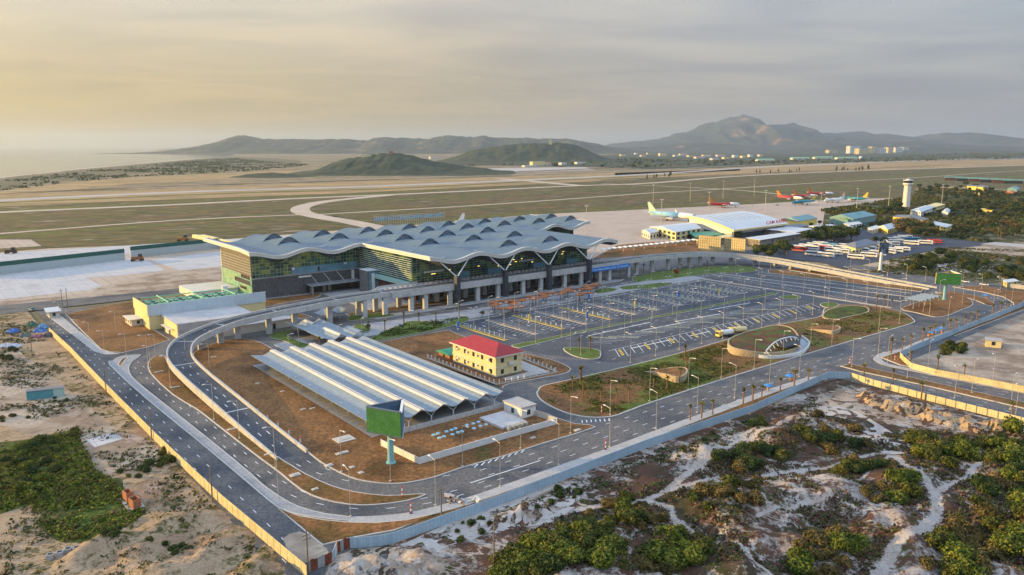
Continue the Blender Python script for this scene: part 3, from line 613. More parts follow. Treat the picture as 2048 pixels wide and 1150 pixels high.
struct(mb, 'no_parking_box', [m_yel, m_blk])
ground_sheet('sand_drift', [(566, 1078), (600, 1064), (632, 1082), (664, 1116), (612, 1148), (585, 1112)], 0.13, m_bare, 2)
ground_sheet('sand_drift', [(1000, 1022), (1030, 1012), (1110, 975), (1106, 981), (1030, 1018)], 0.14, m_bare, 2)

# ================================================================ hills
def ridge(name, pts, D, m, depth, nx=160, ny=26, rough=0.12, seed=0, foot=0.0):
    xs = [(p[0]-1024)/FPX*D for p in pts]; hs = [max(0.5, CAMH+(292-p[1])/FPX*D) for p in pts]
    dd = D/math.cos(PITCH)*1.0
    x0, x1 = xs[0], xs[-1]; vs = []; fs = []
    def H(x):
        for i in range(len(xs)-1):
            if xs[i] <= x <= xs[i+1]:
                b_ = (x-xs[i])/(xs[i+1]-xs[i]); c_ = mnoise.fractal(Vector((x*45/D, seed*3.1, 0)), 0.6, 2.1, 7); return lerp(hs[i], hs[i+1], b_)*(1+0.075*c_)
        return hs[-1]
    pxm = (x1-x0)/nx
    for i in range(nx+1):
        x = lerp(x0, x1, i/nx); h = H(x); en = min(1, 6*min(i, nx-i)/nx)
        for j in range(ny+1):
            f = j/ny*1.5                               # 0 foot, 1 crest, 1.5 behind
            y = D-depth+f*depth
            prof = min(f, 1)**1.2 if f <= 1 else math.cos((f-1)*PI)*1.0
            q = Vector((x/(depth*0.16), y/(depth*0.5), seed)); nn = mnoise.fractal(q*1.3, 0.9, 2.1, 6)
            z = h*prof*(1+(nn*rough*5.5)*(1-prof*0.93))-(1-en)*h*0.0
            if f < 1: z = min(z, h*(0.12+0.86*f))
            z = z*(0.15+0.85*en) if en < 1 else z
            vs.append((x, y, -0.6+max(0, z)))
    for i in range(nx):
        for j in range(ny):
            a = i*(ny+1)+j; fs.append((a, a+ny+1, a+ny+2, a+1))
    mb = MB(); mb.add(vs, fs); return struct(mb, name, m, smooth=True)
m_far_mix = mat('distant_hill_slopes', [(0.010, 0.022, 0.018), (0.028, 0.042, 0.028), (0.06, 0.06, 0.04), (0.40, 0.23, 0.13)], scale=0.0045, fine=0.03, amt=0.35, rough=0.95, contrast=(0.36, 0.74))
ridge('headland_hill', [(298, 303.5), (320, 300), (345, 297), (370, 292), (385, 288), (410, 287), (430, 283), (455, 279), (470, 275), (485, 271), (495, 270), (510, 273), (530, 278), (560, 279), (620, 278), (690, 278.5), (740, 281), (752, 275), (770, 273.5), (790, 276), (860, 278), (870, 273.5), (940, 272.5), (990, 274.5), (1100, 276.5), (1190, 280), (1300, 293)], 9500, m_far_mix, 1500, nx=360, seed=1)
ridge('scrub_hill', [(590, 347), (640, 336), (665, 325), (700, 316), (740, 309.5), (790, 305), (820, 308), (850, 316), (880, 322), (910, 328), (960, 334), (1040, 344)], 2450, m_foliage_far, 330, nx=130, ny=34, rough=0.10, seed=2)
ridge('scrub_hill', [(880, 312), (930, 302), (960, 297), (1000, 290.5), (1060, 286.5), (1110, 285.5), (1150, 288), (1180, 299), (1230, 310)], 4300, m_foliage_far, 500, nx=110, seed=3)
ridge('scrub_hill', [(470, 350), (510, 345), (550, 343), (590, 347), (640, 352)], 2100, m_foliage_far, 120, nx=50, ny=16, seed=6)
ridge('low_ridge', [(1130, 306), (1180, 300), (1200, 292), (1240, 287), (1300, 289), (1340, 285), (1400, 285), (1450, 288), (1500, 292), (1550, 290), (1590, 281), (1620, 279), (1660, 284), (1720, 287), (1800, 284), (1860, 287), (1950, 291), (2048, 292), (2300, 290), (2600, 298)], 11500, m_far_mix, 1500, nx=340, seed=4)
ridge('low_ridge', [(1500, 304), (1560, 298), (1640, 296), (1760, 297), (1860, 295), (1980, 299), (2100, 304)], 10000, m_foliage_far, 700, nx=160, seed=9)
ridge('mountain', [(1150, 290), (1180, 275), (1220, 269), (1260, 267), (1310, 268), (1345, 259), (1370, 257), (1400, 247), (1440, 241), (1460, 239), (1475, 235), (1495, 233), (1510, 238), (1525, 250), (1545, 252), (1560, 249.5), (1580, 249), (1595, 256), (1620, 265), (1660, 268), (1700, 264), (1740, 271), (1765, 268.5), (1800, 279), (1830, 276), (1850, 270), (1880, 265), (1920, 266), (1950, 273), (1975, 285), (2010, 291), (2300, 288), (2700, 294)], 14500, m_rock, 3600, nx=420, ny=50, rough=0.26, seed=5)
# the dune bank below the blue fence and the dirt heaps by its corner
BUMPS = []
def ground_z(x, y): return max([0.0]+[f(x, y) for f in BUMPS])
def bumpy(name, poly_px, hmax, m, res=1.6, seed=0, edge=7.0, nz=0.12, build=True):
    poly = P2(poly_px); xs = [p[0] for p in poly]; ys = [p[1] for p in poly]
    def inside(x, y):
        c = False; n = len(poly)
        for i in range(n):
            a, b = poly[i], poly[i-1]
            if (a[1] > y) != (b[1] > y) and x < (b[0]-a[0])*(y-a[1])/(b[1]-a[1])+a[0]: c = not c
        return c
    def dist(x, y):
        d = 1e9; n = len(poly)
        for i in range(n):
            a, b = poly[i-1], poly[i]; vx, vy = b[0]-a[0], b[1]-a[1]; k = max(0, min(1, ((x-a[0])*vx+(y-a[1])*vy)/(vx*vx+vy*vy+1e-9)))
            d = min(d, math.hypot(x-a[0]-k*vx, y-a[1]-k*vy))
        return d
    def hf(x, y):
        if not (min(xs) < x < max(xs) and min(ys) < y < max(ys)) or not inside(x, y): return 0.0
        k = sst(0, edge, dist(x, y)); return -0.05+max(0.0, k*hmax*(0.55+1.3*mnoise.fractal(Vector((x*nz, y*nz, seed)), 0.8, 2.2, 5)))
    BUMPS.append(hf)
    if not build: return
    nx = int((max(xs)-min(xs))/res)+1; ny = int((max(ys)-min(ys))/res)+1; idx = {}; vs = []; fs = []
    for i in range(nx+1):
        for j in range(ny+1):
            x = min(xs)+i*res; y = min(ys)+j*res
            if inside(x, y):
                k = sst(0, edge, dist(x, y)); h = k*hmax*(0.55+1.3*mnoise.fractal(Vector((x*nz, y*nz, seed)), 0.8, 2.2, 5))
                idx[i, j] = len(vs); vs.append((x, y, -0.05+max(0.0, h)))
    for (i, j), a in idx.items():
        if (i+1, j) in idx and (i+1, j+1) in idx and (i, j+1) in idx: fs.append((a, idx[i+1, j], idx[i+1, j+1], idx[i, j+1]))
    if fs: mb = MB(); mb.add(vs, fs); return struct(mb, name, m, smooth=True)
bumpy('dirt_heap', [(670, 1100), (760, 1090), (850, 1092), (905, 1120), (910, 1185), (640, 1195), (640, 1140)], 2.6, m_bare, res=1.0, seed=3, edge=5, nz=0.16)
bumpy('sand_bank', [(905, 1056), (1000, 1024), (1110, 985), (1150, 1000), (1120, 1040), (1040, 1058), (960, 1075), (925, 1085)], 2.2, m_white_sand, res=1.2, seed=5, edge=5)
bumpy('dune_rise', [(1260, 925), (1500, 845), (1640, 800), (1760, 850), (1700, 900), (1500, 930), (1350, 960), (1270, 965)], 2.5, m_dune, res=1.8, seed=8, edge=8, nz=0.06, build=False)
bumpy('dune_rise', [(1000, 1100), (1300, 990), (1700, 930), (2100, 900), (2300, 1000), (2300, 1300), (1000, 1300)], 3.0, m_dune, res=2.0, seed=11, edge=12, nz=0.05, build=False)
TRK = (([(60, 360), (150, 320), (260, 300), (390, 280), (450, 245), (520, 200), (620, 150), (720, 95), (800, 60)], 1.6), ([(390, 282), (450, 310), (500, 370), (560, 410), (640, 450), (700, 498), (740, 540)], 1.8), ([(430, 262), (560, 225), (640, 235), (740, 210), (820, 200), (900, 190), (1000, 160), (1080, 150)], 1.5), ([(1080, 150), (1150, 220), (1190, 270), (1210, 330), (1150, 400), (1080, 440), (1050, 498), (1040, 560)], 2.6), ([(1195, 280), (1280, 230), (1340, 180), (1420, 195), (1456, 180)], 1.5), ([(740, 265), (880, 290), (960, 310), (1100, 390), (1130, 400)], 1.0), ([(820, 200), (870, 250), (980, 240), (1080, 150)], .9), ([(700, 360), (760, 330), (830, 300), (900, 295)], 1.2), ([(440, 250), (520, 190), (600, 140), (700, 80)], 1.2))
TSEG = []
for tr, w in TRK:
    pp_ = smooth([G(1024+a*.703, 800+b_*.703) for a, b_ in tr], 4, closed=False)
    for a, b in zip(pp_, pp_[1:]): TSEG.append((a[0], a[1], b[0]-a[0], b[1]-a[1], w))
def track_at(x, y):
    best = 0.0; wob = 1.6*mnoise.noise(Vector((x*.13, y*.13, 9))); x += wob; y += .8*wob
    for ax, ay, vx, vy, w in TSEG:
        dx, dy = x-ax, y-ay
        if abs(dx) > 30 or abs(dy) > 30: continue
        k = max(0, min(1, (dx*vx+dy*vy)/(vx*vx+vy*vy+1e-9))); d = math.hypot(dx-k*vx, dy-k*vy); q = 1-sst(w*.1, w*1.0, d)
        if q > best: best = q
    return best
bumpy('earth_bank', [(1700, 790), (1760, 792), (1900, 830), (2100, 880), (2100, 905), (1900, 858), (1740, 815)], 2.0, mat('orange_earth', [(0.36, 0.22, 0.10), (0.46, 0.30, 0.15)], scale=0.1, fine=1, bump=0.2), res=1.2, seed=12, edge=3, nz=0.25)
bumpy('spoil_heap', [(200, 1060), (330, 1010), (450, 1010), (560, 1100), (590, 1160), (400, 1190), (120, 1190), (60, 1140)], 2.2, m_left, res=1.4, seed=14, edge=8, nz=0.1)

# one continuous dune surface carrying the rises and the worn sand tracks
def dune_surface():
    poly = P2([(640, 1140), (700, 1097), (790, 1088), (880, 1055), (1000, 1012), (1110, 969), (1300, 895), (1500, 828), (1625, 772), (1655, 760), (1702, 760), (1740, 772), (1850, 802), (2048, 852), (2260, 905), (2260, 1250), (640, 1250)])
    xs = [p[0] for p in poly]; ys = [p[1] for p in poly]; res = 1.15; nx = int((max(xs)-min(xs))/res); ny = int((max(ys)-min(ys))/res); idx = {}; vs = []; tv = []
    def ins(x, y):
        c = False; n = len(poly)
        for i in range(n):
            a, b = poly[i], poly[i-1]
            if (a[1] > y) != (b[1] > y) and x < (b[0]-a[0])*(y-a[1])/(b[1]-a[1])+a[0]: c = not c
        return c
    for i in range(nx+1):
        for j in range(ny+1):
            x = min(xs)+i*res; y = min(ys)+j*res
            if abs(x) > 1.0*y+25 or not ins(x, y): continue
            t = track_at(x, y); idx[i, j] = len(vs); vs.append((x, y, ground_z(x, y)+0.14*mnoise.noise(Vector((x*.4, y*.4, 1)))-.12*t)); tv.append(t)
    fs = [(a, idx[i+1, j], idx[i+1, j+1], idx[i, j+1]) for (i, j), a in idx.items() if (i+1, j) in idx and (i+1, j+1) in idx and (i, j+1) in idx]
    mb = MB(); mb.add(vs, fs); o = struct(mb, 'dune_heath', m_dune, smooth=True)
    at = o.data.attributes.new('track', 'FLOAT', 'POINT'); at.data.foreach_set('value', tv)
dune_surface()
# ================================================================ terminal
def glassmat(name, c1, c2, c3, rough=0.12, metal=0.55, cell=(2.6, 2.6, 1.9)):
    """tinted panes, every pane a little different (cells on the site grid)"""
    m, nt, b = newmat(name); N = nt.nodes.new; L = nt.links.new
    g = N('ShaderNodeNewGeometry').outputs['Position']
    r0 = N('ShaderNodeVectorRotate'); r0.rotation_type = 'Z_AXIS'; r0.inputs['Angle'].default_value = -ANG; L(g, r0.inputs['Vector'])
    sn = N('ShaderNodeVectorMath'); sn.operation = 'SNAP'; sn.inputs[1].default_value = cell; L(r0.outputs[0], sn.inputs[0])
    wn = N('ShaderNodeTexWhiteNoise'); L(sn.outputs[0], wn.inputs['Vector'])
    nz = N('ShaderNodeTexNoise'); nz.inputs['Scale'].default_value = 0.16; nz.inputs['Detail'].default_value = 3; L(r0.outputs[0], nz.inputs['Vector'])
    ad = N('ShaderNodeMath'); ad.operation = 'MULTIPLY_ADD'; ad.inputs[1].default_value = 0.45; L(wn.outputs['Value'], ad.inputs[0]); L(nz.outputs['Fac'], ad.inputs[2])
    cr = N('ShaderNodeValToRGB'); e = cr.color_ramp.elements; e[0].position = 0.45; e[0].color = c1+(1,); e[1].position = 0.95; e[1].color = c3+(1,); x = e.new(0.68); x.color = c2+(1,)
    L(ad.outputs[0], cr.inputs[0]); L(cr.outputs[0], b.inputs['Base Color'])
    b.inputs['Roughness'].default_value = rough; b.inputs['Metallic'].default_value = metal
    bp = N('ShaderNodeBump'); bp.inputs['Distance'].default_value = 0.03; L(wn.outputs['Value'], bp.inputs['Height'])
    return m
m_glass = glassmat('teal_curtain_glass', (0.014, 0.045, 0.045), (0.05, 0.15, 0.12), (0.24, 0.34, 0.10))  # teal panes; the lightest stop puts green-gold reflections into the colour
m_glassg = glassmat('sky_reflection_panel_glass', (0.10, 0.30, 0.24), (0.16, 0.40, 0.26), (0.34, 0.46, 0.20), rough=0.3, metal=0.2, cell=(2.0, 2.0, 1.6))  # golden-green of the reflected yellow sky is put into the base colour
m_glassb = glassmat('blue_panel_glass', (0.10, 0.22, 0.28), (0.13, 0.27, 0.34), (0.16, 0.31, 0.38), rough=0.35, metal=0.1)
m_mull = plain('pale_green_mullion', (0.42, 0.48, 0.42), rough=0.5)
m_louv = plain('pale_louvre', (0.62, 0.60, 0.56), rough=0.5)
m_stone = mat('dark_stone_cladding', [(0.055, 0.06, 0.065), (0.105, 0.105, 0.105), (0.07, 0.07, 0.075)], scale=0.35, fine=1.4, amt=0.45, rough=0.7)
m_stone2 = mat('grey_stone_cladding', [(0.13, 0.13, 0.125), (0.20, 0.19, 0.18)], scale=0.5, fine=2, amt=0.3, rough=0.8)
m_roof = mat('blue_grey_standing_seam', [(0.075, 0.125, 0.17), (0.10, 0.155, 0.205), (0.085, 0.14, 0.185)], scale=0.04, fine=0.6, amt=0.12, rough=0.5, metal=0.0)
bands(m_roof, 1.25, 0.22, (0.07, 0.11, 0.15), 's', fac=0.7)
m_fascia = mat('white_metal_fascia', [(0.58, 0.57, 0.52), (0.66, 0.64, 0.58)], scale=0.3, rough=0.4)
m_soffit = mat('grey_soffit', [(0.10, 0.11, 0.12), (0.13, 0.14, 0.15)], scale=0.4, rough=0.7)
bands(m_soffit, 1.0, 0.12, (0.06, 0.065, 0.07), 's')
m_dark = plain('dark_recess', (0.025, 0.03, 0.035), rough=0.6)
m_redwall = mat('dark_red_brown_wall', [(0.07, 0.028, 0.02), (0.13, 0.055, 0.035), (0.05, 0.03, 0.025)], scale=0.12, fine=0.8, amt=0.4, rough=0.8)
m_steel = plain('galvanised_steel', (0.42, 0.44, 0.46), rough=0.45, metal=0.5)
m_whitep = plain('white_painted_steel', (0.72, 0.71, 0.68), rough=0.45)
m_warm = bpy.data.materials.new('lit_warm_lamp'); m_warm.use_nodes = True; bb = m_warm.node_tree.nodes['Principled BSDF']; bb.inputs['Emission Color'].default_value = (1, .72, .2, 1); bb.inputs['Emission Strength'].default_value = 1.6; bb.inputs['Base Color'].default_value = (.8, .6, .2, 1)
PER = 31.1
x0, y0 = W(0, 0)
TERM = thing('airport_terminal', 'long glass airport terminal under a wavy blue-grey roof with arched skylights', 'terminal', x0, y0, 0, ANG)
ST0, TM0, TM1 = -14.5, 1.8, 74.0
def zroof(s, t):
    c = math.cos(2*PI*s/PER)
    z = 24.5-1.35*c
    if t > 70: z += 0.5*sst(70, 90, t)-0.45*c*sst(70, 90, t)
    return z
def thick(s): return 1.3
def roof_block(mb, s0, s1, t0, t1, dips=(True, True), soff=1):
    ns = int((s1-s0)/1.25); ntt = max(2, int((t1-t0)/5)); vs = []; fs = []
    for i in range(ns+1):
        s = lerp(s0, s1, i/ns)
        for j in range(ntt+1):
            t = lerp(t0, t1, j/ntt); x, y = W(s, t); vs.append((x, y, zroof(s, t)))
    for i in range(ns):
        for j in range(ntt):
            a = i*(ntt+1)+j; fs.append((a, a+ntt+1, a+ntt+2, a+1))
    mb.add(vs, fs, 0)
    # soffit: hangs in deep curved bellies under the valleys
    vs = []; fs = []
    for i in range(ns+1):
        s = lerp(s0, s1, i/ns)
        for j in range(ntt+1):
            t = lerp(t0, t1, j/ntt); x, y = W(s, t)
            dep = 3.0*max(0, math.cos(2*PI*s/PER)+0.25)/1.25 if soff else 0
            k = 1.0 if soff == 1 else 0.8
            inn = 0.25+0.75*sst(0, 1.2, min(t-t0, 50))
            vs.append((x, y, zroof(s, t)-1.7-dep*k*sst(0.0, 1.5, t-t0)))
    for i in range(ns):
        for j in range(ntt):
            a = i*(ntt+1)+j; fs.append((a, a+1, a+ntt+2, a+ntt+1))
    mb.add(vs, fs, 1)
def fascia(mb, pts, h0=-1.75, h1=0.32, w=0.55):
    # two-step white edge following the wave
    path = [W(s, t) for s, t in pts]; za = [zroof(s, t) for s, t in pts]
    mb.bar(path, w, [z+h0 for z in za], [z-0.55 for z in za], 0)
    mb.bar(path, w+0.5, [z-0.55 for z in za], [z+h1 for z in za], 0)
def seq(a, b, n): return [lerp(a, b, i/n) for i in range(n+1)]
mb = MB()
S1 = 118.5
roof_block(mb, ST0, S1, TM0, 73.0)
roof_block(mb, -78.5, 119, 73.0, 148, soff=2); roof_block(mb, 119, 173, 81.0, 148, soff=2)
mb.build('roof', [m_roof, m_soffit], TERM, smooth=True)
mb = MB()
fascia(mb, [(s, TM0) for s in seq(ST0, S1, 110)]); fascia(mb, [(s, 73) for s in seq(-78.5, ST0, 56)]); fascia(mb, [(s, 81) for s in seq(S1, 173, 56)])
fascia(mb, [(ST0, t) for t in seq(TM0, 73, 10)]); fascia(mb, [(-78.5, t) for t in seq(73, 148, 10)]); fascia(mb, [(S1, t) for t in seq(TM0, 73, 10)]); fascia(mb, [(173, t) for t in seq(81, 148, 8)]); fascia(mb, [(S1, t) for t in seq(73, 81, 3)])
mb.build('roof_edge', m_fascia, TERM)
# drooping front tip flap: orange lit soffit strip on the left of the hall
m_skyg = glassmat('blue_skylight_glass', (0.05, 0.10, 0.15), (0.10, 0.18, 0.25), (0.20, 0.30, 0.38), cell=(1.2, 1.2, 1.2))
def skylight(s, t, w=15, hgt=2.5, ln=18):
    mb = MB(); n = 14; m = 8; vs = []; fs = []
    for j in range(m+1):
        k = j/m; hh = hgt*(1-k)**0.8; ww = w*(1-0.45*k)
        for i in range(n+1):
            a = -1+2*i/n; z = hh*(math.cos(a*PI/2)**1.5 if abs(a) < 1 else 0)
            ss = s+a*ww/2-3.2*k; tt = t+k*ln
            x, y = W(ss, tt); vs.append((x, y, zroof(ss, tt)+z-0.05))
    for j in range(m):
        for i in range(n):
            a = j*(n+1)+i; fs.append((a, a+1, a+n+2, a+n+1))
    mb.add(vs, fs)
    # projecting hood lip
    vs = []; fs = []
    for i in range(n+1):
        a = -1+2*i/n; z = (hgt+0.35)*(math.cos(a*PI/2)**1.5 if abs(a) < 1 else 0); z2 = z-0.35
        for dt_, zz_ in ((-0.9, z), (0.2, z), (-0.9, max(0, z2))):
            x, y = W(s+a*w/2, t+dt_); vs.append((x, y, zroof(s+a*w/2, t)+zz_))
    for i in range(n):
        a = 3*i; fs += [(a, a+3, a+4, a+1), (a+2, a+5, a+3, a)]
    mb.add(vs, fs)
    sk = mb.build('skylight', m_roof, TERM, smooth=False)
    gb = MB(); vs = [W(s-w/2, t)+(zroof(s-w/2, t)-0.1,)]; top = []
    for i in range(n+1):
        a = -1+2*i/n; z = (hgt-0.1)*(math.cos(a*PI/2)**1.5 if abs(a) < 1 else 0); x, y = W(s+a*w/2, t); top.append((x, y, zroof(s+a*w/2, t)+z))
    for i in range(n):
        b0 = W(s+(-1+2*i/n)*w/2, t)+(zroof(s+(-1+2*i/n)*w/2, t)-0.1,); b1 = W(s+(-1+2*(i+1)/n)*w/2, t)+(zroof(s+(-1+2*(i+1)/n)*w/2, t)-0.1,)
        gb.add([b0, b1, top[i+1], top[i]], [(0, 1, 2, 3)], 0)
    # lattice
    for i in range(1, n):
        for q in (-1, 1):
            j = max(0, min(n, i+q*3)); a0 = W(s+(-1+2*i/n)*w/2, t-0.12)+(zroof(s, t)+0.1-0.0*i,)
            tp = top[j]; a1 = (tp[0]+(W(0, -0.12)[0]-W(0, 0)[0]), tp[1]+(W(0, -0.12)[1]-W(0, 0)[1]), tp[2])
            if a1[2] > a0[2]+0.3: gb.tube(a0, a1, 0.07, n=4, m=1, caps=False)
    gb.build('glazing', [m_skyg, m_steel], sk)
for k in range(-2, 6):
    s = (k+0.5)*PER
    for t in ((121, 99.5) if (k < 0 or k > 3) else (121, 99.5, 77, 50) if k == 0 else (122, 100, 78, 50.5, 17.5)):
        if k == 3 and t < 90: continue
        skylight(s, t)
# pale raised gutters on the roof
mb = MB()
for k in range(0, 4):
    for s, t in ((-11+k*PER, 12.0), (-11+k*PER, 44), (-40+k*PER, 92)):
        pts = [(s+q, t) for q in seq(0, 12, 8)]
        if k == 0 and t < 50 and s < ST0: continue
        mb = MB(); mb.bar([W(*p) for p in pts], 0.5, [zroof(*p) for p in pts], [zroof(*p)+0.35 for p in pts]); mb.build('roof_gutter', m_louv, TERM)
# ---- walls
def wavewall(mb, pts, z0, m=0, drop=1.5, dipk=0.0, th=0.4):
    path = [W(s, t) for s, t in pts]
    top = [zroof(s, t)-drop-dipk*3.0*max(0, math.cos(2*PI*s/PER)+0.25)/1.25 for s, t in pts]
    mb.bar(path, th, z0, top, m); return top
mb = MB(); wavewall(mb, [(s, 80) for s in seq(-75.6, -13.2, 40)], 11.0); gl = mb.build('curtain_wall', m_glass, TERM)
mb = MB(); wavewall(mb, [(-13.4, t) for t in seq(21.5, 79.8, 12)], 10.6); mb.build('curtain_wall', m_glass, TERM)
mb = MB(); wavewall(mb, [(s, 21.3) for s in seq(-13.6, 112, 80)], 10.3); mb.build('curtain_wall', m_glass, TERM)
mb = MB(); wavewall(mb, [(112, t) for t in seq(21.3, 79, 10)], 0.2); mb.build('curtain_wall', m_glass, TERM)
mb = MB(); wavewall(mb, [(s, 92) for s in seq(112, 167, 30)], 0.2); wavewall(mb, [(167, t) for t in seq(92, 126, 10)], 0.2); wavewall(mb, [(s, 126) for s in seq(-75.8, 167, 40)], 0.2); mb.build('curtain_wall', m_glass, TERM)
# mullion grids
mb = MB()
for i in range(0, 33):
    s = -75.6+i*1.95; z1 = zroof(s, 80)-1.6; mb.tube(W(s, 79.72)+(11,), W(s, 79.72)+(z1,), 0.075, n=4, caps=False)
for z in (11.2, 13.1, 15.0, 16.9, 18.8, 20.6): mb.bar([W(-75.6, 79.7), W(-13.4, 79.7)], 0.16, z, z+0.13)
for z in (12, 13.5, 15.0, 16.5, 18.0, 19.5, 21.0): mb.bar([W(-75.95, 80), W(-75.95, 126)], 0.3, z, z+0.16)
for z in seq(1.6, 10.4, 5): mb.bar([W(-75.95, 80), W(-75.95, 126)], 0.14, z, z+0.1)
for i in range(0, 24): s = 80+i*2; mb.tube(W(-75.9, s)+(1,), W(-75.9, s)+(11.5,), 0.06, n=4, caps=False)
mb.build('mullion', m_mull, TERM)
mb = MB()
for z in seq(11.4, 22.4, 10): mb.bar([W(-13.75, 21.2), W(-13.75, 79.6)], 0.55, z, z+0.14)
mb.build('sun_louvre', m_louv, TERM)
mb = MB()
for i in range(0, 52): s = -13.4+i*2.42; z1 = zroof(s, 21)-1.7; mb.tube(W(s, 21.0)+(10.4,), W(s, 21.0)+(z1,), 0.06, n=4, caps=False)
for z in seq(10.9, 21.5, 8): mb.bar([W(-13.5, 21.0), W(112, 21.0)], 0.14, z, z+0.1)
mb.build('mullion', m_mull, TERM)
# panels on the left gable: glass coloured with the green-gold sky reflection, below dark louvres, brown ribbon windows
mb = MB(); mb.sbox(-76.0, -75.6, 80, 126, 0.2, 12.0); mb.build('gable_panel', m_glassg, TERM)
mb = MB(); pts = [(-75.8, t) for t in seq(80, 126, 8)]; mb.bar([W(*p) for p in pts], 0.36, 12.0, [zroof(*p)-1.5 for p in pts]); mb.build('gable_louvre_wall', mat('brown_grey_louvre', [(0.09, 0.075, 0.06), (0.15, 0.125, 0.095)], scale=0.4, rough=0.5), TERM)
mb = MB(); mb.sbox(-76.15, -75.9, 82, 105, 7.2, 9.6); mb.sbox(-76.15, -75.9, 88, 97, 4.3, 5.8); mb.sbox(-76.15, -75.9, 82, 95, 10.2, 12.2); mb.build('ribbon_window', plain('bronze_glass', (0.05, 0.035, 0.02), rough=0.15), TERM)
mb = MB(); mb.sbox(-76.1, -75.75, 125.4, 126.2, 0.2, 22); mb.build('corner_post', m_fascia, TERM)
# stone base of the wing, blue panel band, docks
mb = MB(); mb.sbox(-75.5, -13.2, 79.4, 81, 0.2, 11.0); mb.sbox(-14.2, -12.6, 60, 79.4, 0.2, 10.6); mb.build('stone_base', m_stone, TERM)
mb = MB(); mb.sbox(-75.5, -13.0, 79.1, 79.4, 10.8, 11.2); mb.sbox(-14.5, -14.2, 60, 79.2, 10.4, 10.8); mb.build('stone_coping', m_pave2, TERM)
mb = MB(); mb.sbox(-54, -14.4, 79.0, 79.4, 11.3, 15.2); mb.build('blue_panel_band', m_glassb, TERM)
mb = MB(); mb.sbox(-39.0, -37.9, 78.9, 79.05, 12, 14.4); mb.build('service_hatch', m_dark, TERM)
mb = MB(); mb.sbox(-54, -52.4, 78.85, 79.1, 13.9, 15.2); mb.build('vent_panel', m_whitep, TERM); mb = MB(); mb.sbox(-23, -21.4, 78.85, 79.1, 14.2, 15.2); mb.build('vent_panel', m_whitep, TERM)
mb = MB(); mb.sbox(-50.2, -43.0, 79.1, 79.4, 9.1, 10.0); mb.build('vent_panel', m_whitep, TERM); mb = MB(); mb.sbox(-18.4, -16.8, 79.0, 79.4, 5.2, 10.4); mb.build('vent_panel', m_whitep, TERM)
mb = MB(); P0 = [W(-47, 70.5), W(-16, 70.5), W(-16, 79.3), W(-47, 79.3)]; mb.prism(P0, 5.0, 5.35, 0, bottom=True)
for s in (-42, -34, -26): mb.tube(W(s, 71.5)+(5.3,), W(s-1.5, 79.3)+(10.4,), 0.14, n=5, m=1)
for s in (-46, -17): mb.tube(W(s, 71.2)+(0.2,), W(s, 71.2)+(5.1,), 0.15, n=6, m=1)
mb.build('loading_canopy', [m_steel, m_louv], TERM)
mb = MB()
for s in (-44, -36.5, -33.5): mb = MB(); mb.sbox(s, s+2.0, 78.8, 79.4, 0.2, 3.2); mb.build('dock_door', m_pave2, TERM)
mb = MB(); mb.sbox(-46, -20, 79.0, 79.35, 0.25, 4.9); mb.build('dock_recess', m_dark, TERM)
# lift tower beside the hall
mb = MB(); mb.sbox(-20.5, -15.2, 56.5, 65.5, 0.2, 12.6); mb.build('stair_tower', [m_stone2], TERM)
mb = MB(); mb.sbox(-19.6, -11.6, 56.0, 56.5, 0.2, 12.5); mb.sbox(-15.2, -11.6, 56.5, 65.3, 0.2, 12.5); mb.build('stair_tower_glazing', m_glassb, TERM)
mb = MB(); mb.sbox(-18.2, -16.4, 55.8, 56.0, 0.2, 11.2); mb.build('stair_tower_panel', m_whitep, TERM)
mb = MB(); mb.sbox(-20.7, -11.4, 55.8, 65.7, 12.6, 12.9); mb.build('stair_tower_roof', plain('white_membrane', (0.62, 0.64, 0.66)), TERM)
# teal plinth along the left of the hall, ground storey
mb = MB(); mb.sbox(-16.5, -13.7, 19, 56, 8.6, 10.5); mb.build('balcony_band', plain('pale_teal_panel', (0.30, 0.48, 0.44)), TERM)
mb = MB(); mb.sbox(-14, 112, 24, 26, 0.2, 10.2); mb.sbox(-14, -12, 26, 60, 0.2, 8.6); mb.build('ground_floor_wall', m_redwall, TERM)
mb = MB()
for s in seq(-12, 108, 24): mb = MB(); mb.sbox(s-0.5, s+0.5, 23.3, 23.95, 0.2, 9.8); mb.build('ground_floor_column', m_conc, TERM)
mb = MB()
for i, s in enumerate(seq(-8, 104, 14)): mb = MB(); mb.sbox(s, s+3.4, 23.7, 23.98, 0.25, 3.4+(i % 3)); mb.build('shopfront', m_glassb, TERM)
for i, s in enumerate((-21, -2, 10, 22, 41, 53, 72, 84)):
    mb = MB(); mb.ball(W(s, 15.5)+(7.4,), 0.42, 8, 5); mb.build('lamp', m_warm, TERM)
# kerbside glass vestibules on the upper deck
mb = MB()
for s in (12, 33, 66, 92): mb = MB(); mb.sbox(s, s+9, 17.8, 21.2, 10.3, 13.6); mb.build('entrance_vestibule', m_glassb, TERM)
mb = MB(); mb.sbox(-7, 5, 19.6, 20.4, 14.8, 15.8); mb.build('sign_fin', m_whitep, TERM); mb = MB(); mb.sbox(57, 68, 19.6, 20.4, 14.8, 15.8); mb.build('sign_fin', m_whitep, TERM)
# ceiling lights seen through the glass front
mb = MB()
for i in range(90): s, t_ = R.uniform(-10, 108), 20.94; mb.sbox(s, s+R.uniform(.5, 1.8), t_-0.03, t_, R.uniform(13, 19.5), 0, 0) if False else None
for i in range(16):
    s = R.uniform(-8, 106); z = R.choice((13.6, 14.9, 16.2, 17.5)); mb.prism([W(s, 20.9), W(s+R.uniform(.5, 1.6), 20.9), W(s+1.2, 20.98), W(s, 20.98)], z, z+0.22, bottom=True)
mb.build('ceiling_light', m_warm, TERM)
